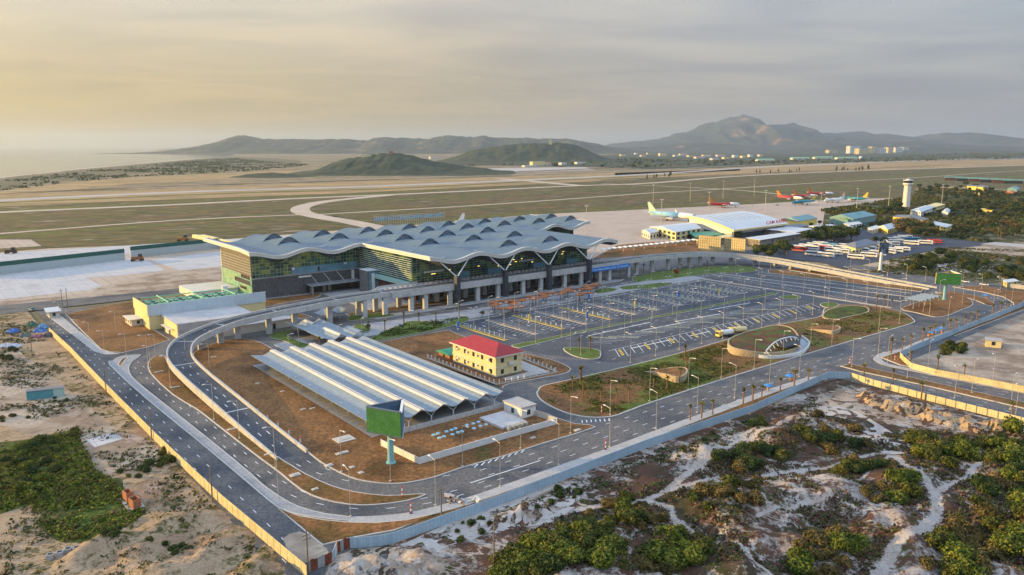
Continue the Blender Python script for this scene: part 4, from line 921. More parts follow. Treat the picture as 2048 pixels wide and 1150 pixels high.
# ---- dark columns with V struts
m_slate = mat('slate_column', [(0.035, 0.04, 0.05), (0.07, 0.075, 0.085)], scale=0.5, fine=3, amt=0.3, rough=0.6)
for i in range(4):
    s = i*PER+0.2; t = 0.3
    mb = MB(); mb.prism([W(s-1.05, t-1.4), W(s+1.05, t-1.4), W(s+1.05, t+1.4), W(s-1.05, t+1.4)], 0.2, 15.2)
    c_ = mb.build('column', m_slate, TERM)
    mb = MB(); mb.sbox(s-1.9, s+1.9, t-1.9, t+1.9, 0.2, 0.75); mb.build('column_base', m_conc, c_)
    mb = MB()
    for q in (-1, 1): mb.tube(W(s+q*0.4, t)+(15.0,), W(s+q*8.6, t+2.2)+(zroof(s+q*8.6, 3)-1.9,), 0.33, 0.26, n=8)
    mb.build('v_strut', m_whitep, c_)
# ---- airport name on posts, facing the apron (seen from behind)
def textmesh(txt, size, ext=0.1):
    cu = bpy.data.curves.new('letters', 'FONT'); cu.body = txt; cu.size = size; cu.extrude = ext; cu.align_x = 'CENTER'; cu.resolution_u = 2; cu.offset = 0.012*size
    o = bpy.data.objects.new('letters', cu); COL.objects.link(o); bpy.context.view_layer.update()
    me = bpy.data.meshes.new_from_object(o); bpy.data.objects.remove(o); bpy.data.curves.remove(cu); return me
def text_obj(txt, size, parent, lx, ly, lz, rz, m, name='lettering', ext=0.1, mirror=False, width=None):
    me = textmesh(txt, size, ext); me.materials.clear(); me.materials.append(m)
    xs = [v.co.x for v in me.vertices]; wdt = max(xs)-min(xs)
    o = bpy.data.objects.new(name, me); COL.objects.link(o); o.parent = parent
    o.location = (lx, ly, lz); o.rotation_euler = (PI/2, 0, rz)
    if width: o.scale = (width/wdt, 1, 1)
    XF[o.name] = XF[parent.name]; return o
m_blue = plain('blue_sign_letters', (0.12, 0.38, 0.58), rough=0.5)
sx, sy = W(62, 146.5)
sg = thing('rooftop_sign', 'row of blue airport name letters on posts behind the terminal roof', 'sign', sx, sy, 26, ANG)
text_obj('CẢNG HÀNG KHÔNG QUỐC TẾ CAM RANH', 3.2, sg, 0, 0, 4.2, PI, m_blue, width=56)
mb = MB()
for i in range(32): s = 34+i*1.85; mb.tube(W(s, 146.6)+(zroof(s, 146)-0.2,), W(s, 146.6)+(33.0,), 0.07, n=4)
for z in (30.1, 33.0): mb.tube(W(34, 146.7)+(z,), W(91, 146.7)+(z,), 0.09, n=4)
mb.build('support_frame', m_louv, sg)

# ================================================================ elevated approach road
VIA = thing('viaduct', 'curved concrete elevated road sweeping past the terminal front on tall piers', 'viaduct', x0, y0, 0, ANG)
vl = [(-145, -133, 0.12), (-145, -112, 0.7), (-145, -84, 1.8), (-145, -57, 2.8), (-144.4, -36, 3.9), (-141.8, -23, 4.8), (-136.5, -13, 5.7), (-129, -6.5, 6.5), (-120, -2, 7.4), (-111, 0.4, 8.3), (-98, 1.6, 9.2), (-85, 2.4, 9.8), (-70, 4.0, 10.2), (-56, 6, 10.3), (-44, 6.6, 10.3), (-36, 6.8, 10.3)]
vr = [(122, 7.0, 10.3), (142, 8.2, 10.2), (160, 8.6, 9.8), (178, 8.4, 9.2), (192, 8.2, 8.7), (204, 7.0, 8.2), (216, 2.8, 7.4), (227, -5.6, 6.5), (234.5, -17, 5.6), (238, -30, 4.9), (239.2, -41, 4.2), (239.6, -54, 3.5), (239.2, -80, 2.2), (238, -106, 1.0), (236, -132, 0.12)]
def deck(pts, w, n=7):
    p3 = smooth(pts, n, closed=False); path = [W(p[0], p[1]) for p in p3]; z = [p[2] for p in p3]; return path, z
Ldeck = deck(vl, 8.6); Rdeck = deck(vr, 8.8)
m_parap = mat('weathered_parapet_concrete', [(0.40, 0.39, 0.365), (0.50, 0.485, 0.45), (0.36, 0.35, 0.33)], scale=0.2, fine=1.2, amt=0.12, rough=0.75)
mb = MB()
for (path, z), w in ((Ldeck, 8.6), (Rdeck, 8.8)):
    n = len(z)
    mb.bar(path, w, [max(-0.2, q-0.55) for q in z], z); mb.bar(path, w*0.62, [max(-0.2, q-1.7) for q in z], [max(-0.1, q-0.55) for q in z])
mb.sbox(-37, 122.5, 1.6, 18.6, 9.5, 10.3); mb.sbox(-37, 122.5, 3.5, 16.5, 8.6, 9.5)
mb.build('deck', m_conc, VIA)
mb = MB()
for (path, z), w in ((Ldeck, 8.6), (Rdeck, 8.8)): mb.strip(path, w-1.2, [q+0.03 for q in z])
mb.sheet([W(-37, 2.4), W(122.5, 2.4), W(122.5, 11), W(-37, 11)], 10.335)
mb.build('road_surface', m_asph, VIA)
mb = MB(); mb.sbox(-37, 122.5, 11.2, 18.4, 10.3, 10.48); mb.build('kerbside_pavement', m_pave2, VIA)
mb = MB()
for (path, z), w in ((Ldeck, 8.6), (Rdeck, 8.8)):
    for off in (-w/2+0.2, w/2-0.2): mb.bar(path, 0.5, [max(-0.2, q-1.5) for q in z], [q+0.95 for q in z], off=off)
mb.bar([W(-37, 1.5), W(122.5, 1.5)], 0.5, 7.9, 11.25)
pp = smooth([(-46, 10.9), (-42, 11.4), (-38, 15), (-35, 18), (-30, 18.8), (-12, 18.8)], 4, closed=False); mb.bar([W(*p) for p in pp], 0.4, 9.4, 11.2)
pp = smooth([(122, 18.8), (126, 17.5), (132, 14), (140, 12.8)], 4, closed=False); mb.bar([W(*p) for p in pp], 0.4, 9.0, 11.1)
mb.build('parapet', m_parap, VIA)
mb = MB()                                           # crosswise expansion joints and lane marks
for (path, z), w in ((Ldeck, 8.6), (Rdeck, 8.8)):
    for i in range(12, len(path)-1, 15):
        a, b = path[i], path[i+1]; l = math.dist(a, b); nx, ny = -(b[1]-a[1])/l, (b[0]-a[0])/l
        mb.strip([(a[0]-nx*(w/2-.6), a[1]-ny*(w/2-.6)), (a[0]+nx*(w/2-.6), a[1]+ny*(w/2-.6))], 0.45, z[i]+0.06)
sv = mk; mk = MB()
def dash3(path, z, off, per=9.0, dl=2.6):
    acc = 0
    for i in range(len(path)-1):
        a, b = path[i], path[i+1]; l = math.dist(a, b); nx, ny = -(b[1]-a[1])/l, (b[0]-a[0])/l
        d = 0
        while acc+(l-d) >= per:
            d += per-acc; acc = 0; k = d/l; k2 = min(1, (d+dl)/l)
            mb.add([(lerp(a[0], b[0], q)+nx*(off+o), lerp(a[1], b[1], q)+ny*(off+o), lerp(z[i], z[i+1], q)+0.07) for q, o in ((k, -.12), (k2, -.12), (k2, .12), (k, .12))], [(0, 1, 2, 3)])
        acc += l-d
for (path, z) in (Ldeck, Rdeck):
    for o in (-1.2, 1.3): dash3(path, z, o)
mb.build('road_marking', m_white, VIA)
cols = [(-129.2, -6.8, 6.3), (-119.8, -1.8, 7.2), (-112, 0.6, 8.0), (-98, 1.7, 9.0), (-85.8, 2.6, 9.6), (-68.4, 4.2, 10.0), (-51, 3.2, 10.1), (-51, 9.4, 10.1), (-40.2, 3.0, 10.1), (-40, 12.6, 10.1)]
cols += [(s, 2.9, 10) for s in (-25.6, -17.4, -2.6, 14.8, 28.4, 45.6, 58.6, 76.6, 89.6, 105, 113)]+[(s, 14.6, 10) for s in (-25.6, -17.4, -3, 15, 28, 46, 59, 77, 90, 105, 113)]
cols += [(132.8, 5.6, 10), (142.7, 7.8, 10), (157.8, 8.4, 9.6), (174, 8.4, 9.2), (185.8, 8.2, 8.9), (194.8, 7.8, 8.6), (205, 6.6, 8), (214.5, 3.3, 7.4), (225, -4, 6.6), (234, -16.7, 5.5), (237.6, -30, 4.8), (239, -41, 4.1), (239.4, -54.6, 3.4)]
for s, t, z in cols:
    mb = MB(); big = R.random() < 0
    mb.sbox(s-1.15, s+1.15, t-0.8, t+0.8, 0, z-1.6); mb.build('pier', m_conc, VIA)
mb = MB()
for (path, z), w in ((Ldeck, 8.6), (Rdeck, 8.8)):
    for off in (-w/2+0.2, w/2-0.2):
        pass
for i in range(54):                                  # low posts between kerb and forecourt deck
    s = -34+i*2.9
    mb = MB(); mb.sbox(s, s+1.35, 12.4, 12.75, 10.48, 11.25); mb.build('kerb_barrier', m_pave2, VIA)
mb = MB(); mb.bar([W(-37, 2.0), W(122.5, 2.0)], 0.08, 11.6, 11.7)
for i in range(80): s = -37+i*2; mb.tube(W(s, 2.0)+(11.2,), W(s, 2.0)+(11.7,), 0.05, n=4)
mb.build('handrail', m_steel, VIA)
bx, by = W(112, 1.2)
bn = thing('blue_banner', 'long blue name banner fixed to the elevated road beside the dark column', 'banner', bx, by, 8.2, ANG)
mb = MB(); mb.sbox(94.8, 129, 0.95, 1.22, 7.1, 9.5); mb.build('banner_panel', plain('royal_blue_banner', (0.03, 0.16, 0.55), rough=0.6), bn)
text_obj('CẢNG HÀNG KHÔNG QUỐC TẾ CAM RANH', 1.7, bn, 0, -0.32, -0.55, 0, plain('pale_blue_letters', (0.40, 0.68, 0.85)), width=31, ext=0.03)
# ================================================================ other buildings
m_cream = mat('cream_render', [(0.66, 0.54, 0.26), (0.74, 0.61, 0.32)], scale=0.3, fine=1.5, amt=0.05, rough=0.85)
m_paleW = mat('pale_render', [(0.58, 0.55, 0.46), (0.68, 0.64, 0.54)], scale=0.3, fine=1.5, amt=0.05, rough=0.85)
m_yelW = mat('yellow_render', [(0.68, 0.50, 0.12), (0.76, 0.58, 0.18)], scale=0.3, fine=1.5, amt=0.06, rough=0.85)
m_redroof = mat('red_metal_roof', [(0.30, 0.022, 0.024), (0.37, 0.032, 0.032)], scale=0.4, fine=2, amt=0.08, rough=0.55)
bands(m_redroof, 0.9, 0.2, (0.20, 0.015, 0.018), 't', fac=.6)
m_greenroof = mat('green_metal_roof', [(0.02, 0.22, 0.13), (0.03, 0.28, 0.17)], scale=0.4, rough=0.5)
m_teal = mat('weathered_teal_roof', [(0.13, 0.26, 0.26), (0.20, 0.33, 0.33)], scale=0.1, fine=0.8, amt=0.15, rough=0.6)
m_whiteroof = mat('white_metal_roof', [(0.50, 0.53, 0.54), (0.58, 0.60, 0.60)], scale=0.08, fine=0.6, amt=0.06, rough=0.5)
m_greyroof = mat('grey_tile_roof', [(0.14, 0.15, 0.17), (0.20, 0.21, 0.23)], scale=0.2, fine=1.2, amt=0.2, rough=0.7)
m_orange = mat('terracotta_tile_roof', [(0.42, 0.16, 0.07), (0.50, 0.22, 0.10)], scale=0.3, fine=1, amt=0.2, rough=0.8)
m_win = plain('dark_window_glass', (0.03, 0.045, 0.055), rough=0.15)
m_brick = mat('red_brick', [(0.32, 0.12, 0.06), (0.42, 0.18, 0.09)], scale=1.5, fine=5, amt=0.2, rough=0.9)
def quad_px(pts, z): return [G(a, b, z) for a, b in pts]
def wall_point(a, b, k, out, z):
    l = math.dist(a, b); nx, ny = (b[1]-a[1])/l, -(b[0]-a[0])/l
    return (lerp(a[0], b[0], k)+nx*out, lerp(a[1], b[1], k)+ny*out, z)
def ccw(q):
    ar = sum(q[i][0]*q[(i+1) % len(q)][1]-q[(i+1) % len(q)][0]*q[i][1] for i in range(len(q)))
    return q if ar > 0 else q[::-1]
def building(name, label, cat, quad, h, wall=None, roof=None, kind='flat', rh=2.5, rows=1, step=4.0, over=0.6, group=None, win=True, z0=0.0, sill=1.0, wh=1.5, ww=1.3, along=0):
    q = ccw(list(quad)); cx = sum(p[0] for p in q)/4; cy = sum(p[1] for p in q)/4
    t = thing(name, label, cat, cx, cy, z0, math.atan2(q[1][1]-q[0][1], q[1][0]-q[0][0]), group)
    mb = MB(); mb.prism(q, z0-0.1, z0+h)
    if kind == 'gable':                                   # gable ends filled
        a = along
        e0 = ((q[a][0]+q[(a+3) % 4][0])/2, (q[a][1]+q[(a+3) % 4][1])/2, z0+h+rh*0.96); e1 = ((q[(a+1) % 4][0]+q[(a+2) % 4][0])/2, (q[(a+1) % 4][1]+q[(a+2) % 4][1])/2, z0+h+rh*0.96)
        mb.add([q[a]+(z0+h,), q[(a+3) % 4]+(z0+h,), e0], [(0, 1, 2), (2, 1, 0)]); mb.add([q[(a+1) % 4]+(z0+h,), q[(a+2) % 4]+(z0+h,), e1], [(0, 1, 2), (2, 1, 0)])
    mb.build('wall', wall or m_paleW, t)
    o = offs(q, -over); mb = MB(); zt = z0+h+0.02
    if kind == 'flat': mb.prism(o, zt, zt+0.35, bottom=True)
    else:
        a = along; A, B, C, D = o[a], o[(a+1) % 4], o[(a+2) % 4], o[(a+3) % 4]
        m0 = ((A[0]+D[0])/2, (A[1]+D[1])/2); m1 = ((B[0]+C[0])/2, (B[1]+C[1])/2)
        if kind == 'hip':
            w = math.dist(A, D)/2; l = math.dist(m0, m1); k = min(0.49, w/l)
            r0 = (lerp(m0[0], m1[0], k), lerp(m0[1], m1[1], k)); r1 = (lerp(m1[0], m0[0], k), lerp(m1[1], m0[1], k))
        else: r0, r1 = m0, m1
        zr = zt+rh; v = [A+(zt,), B+(zt,), C+(zt,), D+(zt,), r0+(zr,), r1+(zr,)]
        v2 = [(x, y, z-0.25) for x, y, z in v[:4]]
        mb.add(v+v2, [(0, 1, 5, 4), (2, 3, 4, 5), (1, 2, 5), (3, 0, 4), (6, 7, 1, 0), (7, 8, 2, 1), (8, 9, 3, 2), (9, 6, 0, 3), (9, 8, 7, 6)])
    mb.build('roof', roof or m_whiteroof, t)
    if win:
        for i in range(4):
            a, b = q[i], q[(i+1) % 4]; l = math.dist(a, b)
            # only the sides that can be seen from near the camera
            nx, ny = (b[1]-a[1])/l, -(b[0]-a[0])/l
            if nx*(-cx)+ny*(-cy) < -0.35*math.hypot(cx, cy): continue
            n = max(1, int(l/step))
            for r in range(rows):
                zb = z0+sill+r*(h/rows)
                for j in range(n):
                    k = (j+0.5)/n; kw = ww/2/l
                    wb = MB()
                    p = [wall_point(a, b, k-kw, 0.06, zb), wall_point(a, b, k+kw, 0.06, zb), wall_point(a, b, k+kw, 0.06, zb+wh), wall_point(a, b, k-kw, 0.06, zb+wh)]
                    p2 = [wall_point(a, b, k-kw, -0.05, zb), wall_point(a, b, k+kw, -0.05, zb), wall_point(a, b, k+kw, -0.05, zb+wh), wall_point(a, b, k-kw, -0.05, zb+wh)]
                    wb.add(p+p2, [(0, 1, 2, 3), (4, 5, 1, 0), (3, 2, 6, 7), (1, 5, 6, 2), (4, 0, 3, 7)])
                    wb.build('window', m_win, t)
    return t
# ---- site office with the red roof
off = building('office_building', 'two-storey yellow office with a red hipped roof behind the carport', 'building', [W(-75.5, -86), W(-66.5, -111.5), W(-65, -111.8), W(-50.5, -111.8)] and [W(-61.5, -111.8), W(-49.8, -111.8), W(-49.8, -85.5), W(-61.5, -85.5)], 8.0, m_cream, m_redroof, 'hip', 3.0, rows=2, step=4.6, over=0.9, sill=1.3, wh=1.6, along=1)
mb = MB(); mb.sbox(-61.7, -49.6, -112.0, -85.3, 3.6, 3.85); mb.build('string_course', m_paleW, off)
mb = MB(); mb.sbox(-61.75, -49.55, -112.05, -85.25, 0.05, 0.7); mb.build('plinth', m_greyroof, off)
mb = MB(); mb.sbox(-62.5, -48.8, -112.8, -84.5, 7.55, 7.95); mb.build('eaves', m_paleW, off)
for t in (-108, -101, -95, -89):
    for z in (2.6, 6.2): mb = MB(); mb.sbox(-62.1, -61.55, t-0.45, t+0.45, z-0.4, z+0.3); mb.build('air_conditioner', m_whitep, off)
mb = MB(); mb.sbox(-56.2, -54.0, -112.9, -111.8, 4.2, 5.2); mb.build('balcony', m_paleW, off)
shed = building('shed', 'small brick shed with a bright green roof beside the yellow office', 'shed', [W(-62, -84), W(-54.5, -84), W(-54.5, -76.5), W(-62, -76.5)], 2.8, m_brick, m_greenroof, 'gable', 0.9, step=6, over=0.8)
def fence(name, label, cat, path, h, m, panel=2.5, th=0.1, post=None, ph=0.1, pw=0.14, z0=0.0, rails=False, postname='post', group=None, maxposts=100):
    t = thing(name, label, cat, path[0][0], path[0][1], z0, 0, group)
    mb = MB()
    if rails:
        for z in (0.25, h*0.5, h-0.1): mb.bar(path, 0.06, z0+z, z0+z+0.07)
        for i in range(len(path)-1):
            l = math.dist(path[i], path[i+1]); n = int(l/0.9)
            for j in range(n):
                k = (j+.5)/n; x, y = lerp(path[i][0], path[i+1][0], k), lerp(path[i][1], path[i+1][1], k); mb.box(x, y, z0, 0.06, 0.06, h-0.05)
    else: mb.bar(path, th, z0, z0+h)
    mb.build('panel', m, t)
    if post:
        tot = sum(math.dist(path[i], path[i+1]) for i in range(len(path)-1)); st = max(panel, tot/(maxposts-1)); d = 0; seg = 0; acc = 0
        while d <= tot:
            while seg < len(path)-2 and d > acc+math.dist(path[seg], path[seg+1]): acc += math.dist(path[seg], path[seg+1]); seg += 1
            l = math.dist(path[seg], path[seg+1]); k = (d-acc)/l; x, y = lerp(path[seg][0], path[seg+1][0], k), lerp(path[seg][1], path[seg+1][1], k)
            mb = MB(); mb.box(x, y, z0, pw, pw, h+ph, math.atan2(path[seg+1][1]-path[seg][1], path[seg+1][0]-path[seg][0])); mb.build(postname, post, t)
            d += st
    return t
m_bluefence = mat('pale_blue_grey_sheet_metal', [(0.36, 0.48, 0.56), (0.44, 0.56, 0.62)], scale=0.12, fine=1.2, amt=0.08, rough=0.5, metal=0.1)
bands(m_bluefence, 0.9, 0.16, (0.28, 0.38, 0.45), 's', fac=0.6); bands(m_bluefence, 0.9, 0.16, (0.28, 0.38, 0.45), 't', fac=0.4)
m_yfence = mat('sunlight_tinted_sheet_metal', [(0.52, 0.44, 0.24), (0.62, 0.53, 0.30), (0.44, 0.36, 0.19)], scale=0.12, fine=0.9, amt=0.12, rough=0.65)  # yellow of the low sun on these faces is put into the sheet colour
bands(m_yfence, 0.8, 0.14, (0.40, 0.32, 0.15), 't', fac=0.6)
m_whitewall = mat('white_painted_wall', [(0.62, 0.62, 0.58), (0.72, 0.71, 0.67)], scale=0.3, fine=1.5, amt=0.06, rough=0.8)
m_rust = mat('rusty_red_sheet', [(0.14, 0.035, 0.02), (0.24, 0.07, 0.04)], scale=0.5, fine=2, amt=0.3, rough=0.8)
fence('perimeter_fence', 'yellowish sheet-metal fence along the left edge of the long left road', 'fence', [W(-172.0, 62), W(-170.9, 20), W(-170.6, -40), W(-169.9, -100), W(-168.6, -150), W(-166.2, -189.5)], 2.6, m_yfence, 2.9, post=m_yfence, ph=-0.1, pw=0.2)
fence('perimeter_fence', 'pale blue sheet-metal fence along the footpath of the wide front road', 'fence', P2([(722, 1096), (760, 1092), (790, 1086), (880, 1053), (1000, 1010), (1110, 967), (1300, 893), (1500, 826), (1625, 770), (1655, 757), (1700, 757)]), 2.4, m_bluefence, 3.0, post=m_bluefence, ph=-0.05, pw=0.18)
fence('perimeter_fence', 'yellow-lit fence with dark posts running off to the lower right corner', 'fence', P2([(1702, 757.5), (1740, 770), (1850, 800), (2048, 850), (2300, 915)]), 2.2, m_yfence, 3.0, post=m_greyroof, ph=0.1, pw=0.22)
fence('perimeter_fence', 'pale blue fence beside the palm-lined footpath at the far right', 'fence', P2([(1800, 715), (1830, 700), (1920, 664), (2000, 632), (2048, 613), (2300, 520)]), 2.4, m_bluefence, 3.0, post=m_bluefence, ph=-0.05)
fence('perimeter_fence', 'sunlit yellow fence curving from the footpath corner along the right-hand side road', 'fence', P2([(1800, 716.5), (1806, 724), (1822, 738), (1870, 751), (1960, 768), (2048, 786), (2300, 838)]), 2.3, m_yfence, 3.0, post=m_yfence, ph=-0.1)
def patchfence(label, px, cols, h=2.3):
    p = P2(px); t = thing('patched_fence', label, 'fence', p[0][0], p[0][1])
    tot = math.dist(p[0], p[-1]); n = len(cols)
    for i, c in enumerate(cols):
        a = (lerp(p[0][0], p[-1][0], i/n), lerp(p[0][1], p[-1][1], i/n)); b = (lerp(p[0][0], p[-1][0], (i+.97)/n), lerp(p[0][1], p[-1][1], (i+.97)/n))
        mb = MB(); mb.bar([a, b], 0.1, 0, h+0.12*(i % 3)); mb.build('panel', c, t)
m_greysh = plain('grey_sheet', (0.33, 0.33, 0.31)); m_dkg = plain('dark_green_sheet', (0.04, 0.10, 0.06))
patchfence('short fence patched from rust-red and grey sheets at the bottom centre corner', [(607, 1150), (664, 1126)], [m_dkg, m_greysh, m_rust, m_rust, m_greysh, m_greysh, m_rust, m_rust])
patchfence('short pale sheet of fence between the two patched rust-red pieces', [(666, 1125), (674, 1106)], [m_bluefence, m_whitewall])
patchfence('rust-red and grey fence piece joining the pale blue fence', [(675, 1105), (700, 1096)], [m_rust, m_greysh, m_rust, m_rust])
fence('perimeter_fence', 'pale steel sheet hoarding closing the gap below the brown verge', 'fence', P2([(701, 1096), (724, 1096)]), 2.4, m_bluefence, 3)
# white L-shaped wall, grey wall with posts, yard things
fence('yard_wall', 'white L-shaped wall enclosing the brown yard in front of the carport', 'wall', P2([(763, 893), (838, 930), (1000, 882), (1112, 850)]), 2.0, m_whitewall, 5, post=m_whitewall, ph=0.12, pw=0.28, th=0.2)
fence('yard_wall', 'grey concrete wall with posts along the near end of the carport', 'wall', [W(-114.5, -136.9), W(-77.2, -137.3), W(-75.4, -150), W(-74.4, -158)], 1.7, m_conc, 2.5, post=m_pave2, ph=0.1, pw=0.22, th=0.15)
fence('post_fence', 'low fence with white posts on a kerb around the yellow office yard', 'fence', [W(-66, -75), W(-66, -118), W(-40, -120), W(-38, -95)], 1.1, m_steel, 2.6, post=m_whitewall, ph=0.7, pw=0.3, rails=True)
mb = MB(); mb.bar([W(-66, -74.5), W(-66, -118), W(-40, -120), W(-38, -94)], 0.6, 0.1, 0.5); struct(mb, 'kerb', m_kerb)
sheet_st('paved_yard', [(-60, -117), (-42, -118.5), (-40, -96), (-48, -96), (-48, -113.4), (-60, -113.4)], 0.34, m_pave2)
pump = building('pump_house', 'flat-roofed white pump house in the brown yard beside the grey wall', 'building', [W(-80.5, -149), W(-75, -149), W(-75, -140.6), W(-80.5, -140.6)], 3.4, m_whitewall, m_pave2, 'flat', step=5, over=0.3)
mb = thing('concrete_tank', 'low concrete slab tank with pipes beside the pump house', 'tank', *W(-85, -147))
b_ = MB(); b_.sbox(-90.5, -81.5, -152.5, -141.5, 0, 0.9); b_.build('slab', m_slab, mb)
for i in range(5): b_ = MB(); b_.sbox(-89.5+i*1.6, -88.6+i*1.6, -154.2, -152.5, 0, 1.1); b_.build('access_cover', m_greysh, mb)
LIDP = [(867, 873), (876, 870), (893, 866), (903, 863), (911, 860), (934, 853), (947, 850), (957, 847), (879, 879), (888, 876), (905, 872), (916, 868), (924, 866), (948, 860), (961, 855), (972, 852)]
lid0 = None
for i, q in enumerate(LIDP):
    x, y = G(*q)
    lb = 'pale blue manhole lid in the brown yard, %s from the left' % nth(i+1)
    if lid0 is None:
        lid0 = thing('manhole', lb, 'manhole lid', 0, 0, 0, 0, 'blue manhole lids in the yard')
        b_ = MB(); b_.tube((0, 0, 0), (0, 0, 0.35), 0.62, n=12); b_.build('ring', m_kerb, lid0)
        b_ = MB(); b_.tube((0, 0, 0.35), (0, 0, 0.45), 0.55, 0.5, n=12); b_.build('lid', plain('sky_blue_paint', (0.25, 0.55, 0.68)), lid0)
        lid0.location = (x, y, 0.2)
    else: dup(lid0, (x, y, 0.2), 0, lb)
def slabthing(label, q, w, d, h=0.5, rot=ANG, m=None):
    x, y = G(*q); b_ = MB(); b_.box(x, y, 0, w, d, h, rot); b_.box(x, y, h, w*0.5, d*0.4, 0.12, rot); o = b_.build('manhole_chamber', m or m_kerb, origin=(x, y, 0, rot)); tag(o, label, 'manhole', 'concrete manhole chambers')
for lb, q, w, d in (('large square concrete manhole slab in the lawn left of the green billboard', (688, 880), 5.2, 4.2), ('broken pale chamber below the large square slab', (684, 908), 3.5, 1.2), ('low concrete slab in the strip between the ramp and inner road', (590, 952), 2.6, 1.6), ('small slab lying in the narrow tip of the grass strip', (630, 980), 1.6, 1.0), ('small chamber near the curve below the billboard', (704, 936), 1.3, 1.3), ('round-looking chamber nearest the inside kerb of the bend', (722, 947), 1.3, 1.3), ('flat slab left of the two kerbside chambers', (658, 932), 2.0, 1.4), ('tiny slab on the lawn beside the carport, nearest the ramp', (515, 768), 1.4, 0.9), ('tiny slab on the lawn, between two others left of the carport', (565, 784), 1.6, 0.8), ('pair-end slab on the lawn left of the billboard', (606, 820), 1.6, 0.9), ('right-hand slab of the pair left of the billboard', (625, 818), 1.8, 0.9), ('pale slab high on the lawn under the elevated road', (427, 715), 2, 0.9), ('slab under the left bend of the ramp', (318, 745), 3.0, 0.7), ('slab beside the inner road kerb by the ramp wall', (350, 776), 3.0, 0.7), ('slab at the kerb below the ramp wall', (465, 860), 3.0, 1.0), ('small slab on the lawn by the front road, right of the white wall', (1066, 877), 1.6, 1.0), ('pale slab by the kerb near the chevrons', (1155, 862), 2.2, 1.2)):
    slabthing(lb, q, w, d, 0.42 if w > 2 else 0.34)
# ---- carport with vaulted waves
CP = thing('carport', 'large open carport with five cream ridges on a wavy pale grey roof', 'carport', *W(-100, -90), 0, ANG)
m_cproof = mat('pale_blue_grey_sheet_roof', [(0.18, 0.225, 0.255), (0.23, 0.275, 0.305), (0.20, 0.245, 0.275)], scale=0.09, fine=0.9, amt=0.12, rough=0.6)
bands(m_cproof, 4.6, 0.16, (0.22, 0.27, 0.31), 't', fac=0.6)
m_creamroof = mat('cream_translucent_sheet', [(0.66, 0.55, 0.42), (0.74, 0.63, 0.50)], scale=0.3, rough=0.4)
bands(m_creamroof, 1.5, 0.1, (0.5, 0.4, 0.28), 't', fac=0.6)
def zcp(s): 
    return 4.35-0.55*math.cos(2*PI*(s+118.4)/7.76)
def cp_roof(mb, s0, s1, t0, t1, zf, n, m=0, th=0.18):
    vs = []
    for dz in (0, -th):
        for i in range(n+1):
            s = lerp(s0, s1, i/n)
            for t in (t0, t1): vs.append(W(s, t)+(zf(s)+dz,))
    o = 2*(n+1); fs = []
    for i in range(n):
        a = 2*i; fs += [(a, a+2, a+3, a+1), (o+a, o+a+1, o+a+3, o+a+2), (a, o+a, o+a+2, a+2), (a+1, a+3, o+a+3, o+a+1)]
    fs += [(0, 1, o+1, o), (2*n, o+2*n, o+2*n+1, 2*n+1)]
    mb.add(vs, fs, m)
mb = MB(); cp_roof(mb, -122.6, -76.8, -135.4, -44, lambda s: zcp(s) if s > -118.4 else zcp(-118.4)+(-118.4-s)*0.16, 96); mb.build('roof', m_cproof, CP, smooth=False)
for i in range(5):
    sr = -114.52+i*7.76
    mb = MB(); cp_roof(mb, sr-1.0, sr+0.7, -135.6, -43.8, lambda s: zcp(s)+0.12+0.28*(1-((s-sr+0.3)/1.05)**2), 8); mb.build('ridge_vault', m_creamroof, CP)
    mb = MB(); cp_roof(mb, sr+0.85, sr+1.05, -135.6, -43.8, lambda s: zcp(s)+0.42, 2, th=0.4); mb.build('ridge_flashing', m_whitep, CP)
for i in range(6):
    s = -118.4+i*7.76
    for j in range(9):
        t = -134-0.6+j*11.1
        mb = MB(); mb.tube(W(s, t)+(0.05,), W(s, t)+(2.3,), 0.17, n=6)
        for q in (-1, 1): mb.tube(W(s, t)+(2.2,), W(s+q*2.3, t)+(zcp(s+q*2.3)-0.2,), 0.1, n=5)
        mb.build('column', m_whitep, CP)
sheet_st('parking_pad', [(-122.5, -134.5), (-76.5, -135), (-77, -43), (-122, -43)], 0.31, m_pave)
mb = MB()
for i in range(16): mb.strip([W(-121.5, -130+i*5.4), W(-116, -130+i*5.4)], 0.3, 0.34)
for i in range(5):
    for j in range(3): mb.strip([W(-113+i*7.7, -132+j*9), W(-110+i*7.7, -132+j*9)], 0.3, 0.34)
struct(mb, 'road_markings', m_yel)
# small wave canopies by the plaza
def wavecanopy(label, s0, s1, t0, t1, per, zb, amp, ph, cols, vaults=(), mroof=None, name='canopy', group=None):
    t = thing(name, label, 'canopy', *W((s0+s1)/2, (t0+t1)/2), 0, ANG, group)
    zf = lambda s: zb+amp*math.cos(2*PI*(s-ph)/per)
    mb = MB(); cp_roof(mb, s0, s1, t0, t1, zf, 40); mb.build('roof', mroof or m_cproof, t)
    for sr, a, b in vaults:
        mb = MB(); cp_roof(mb, sr-1.0, sr+0.9, a, b, lambda s: zf(s)+0.12+0.3*(1-((s-sr)/1.0)**2), 6); mb.build('ridge_vault', m_creamroof, t)
    for s, tt in cols:
        mb = MB(); mb.tube(W(s, tt)+(0.05,), W(s, tt)+(zb-amp-0.8,), 0.16, n=6)
        for q in (-1, 1): mb.tube(W(s, tt)+(zb-amp-0.9,), W(s+q*1.9, tt)+(zf(s+q*1.9)-0.15,), 0.1, n=5)
        mb.build('column', m_whitep, t)
    return t
wavecanopy('wavy pale canopy with a cream ridge between the carport and the elevated road', -91.5, -76.5, -38, -2, 7.8, 4.0, 0.8, -83.3, [(-88, -36), (-88, -20), (-88, -5), (-79.4, -36), (-79.4, -20), (-79.4, -5)], [(-83.3, -37.5, -22), (-83.3, -12, -3)])
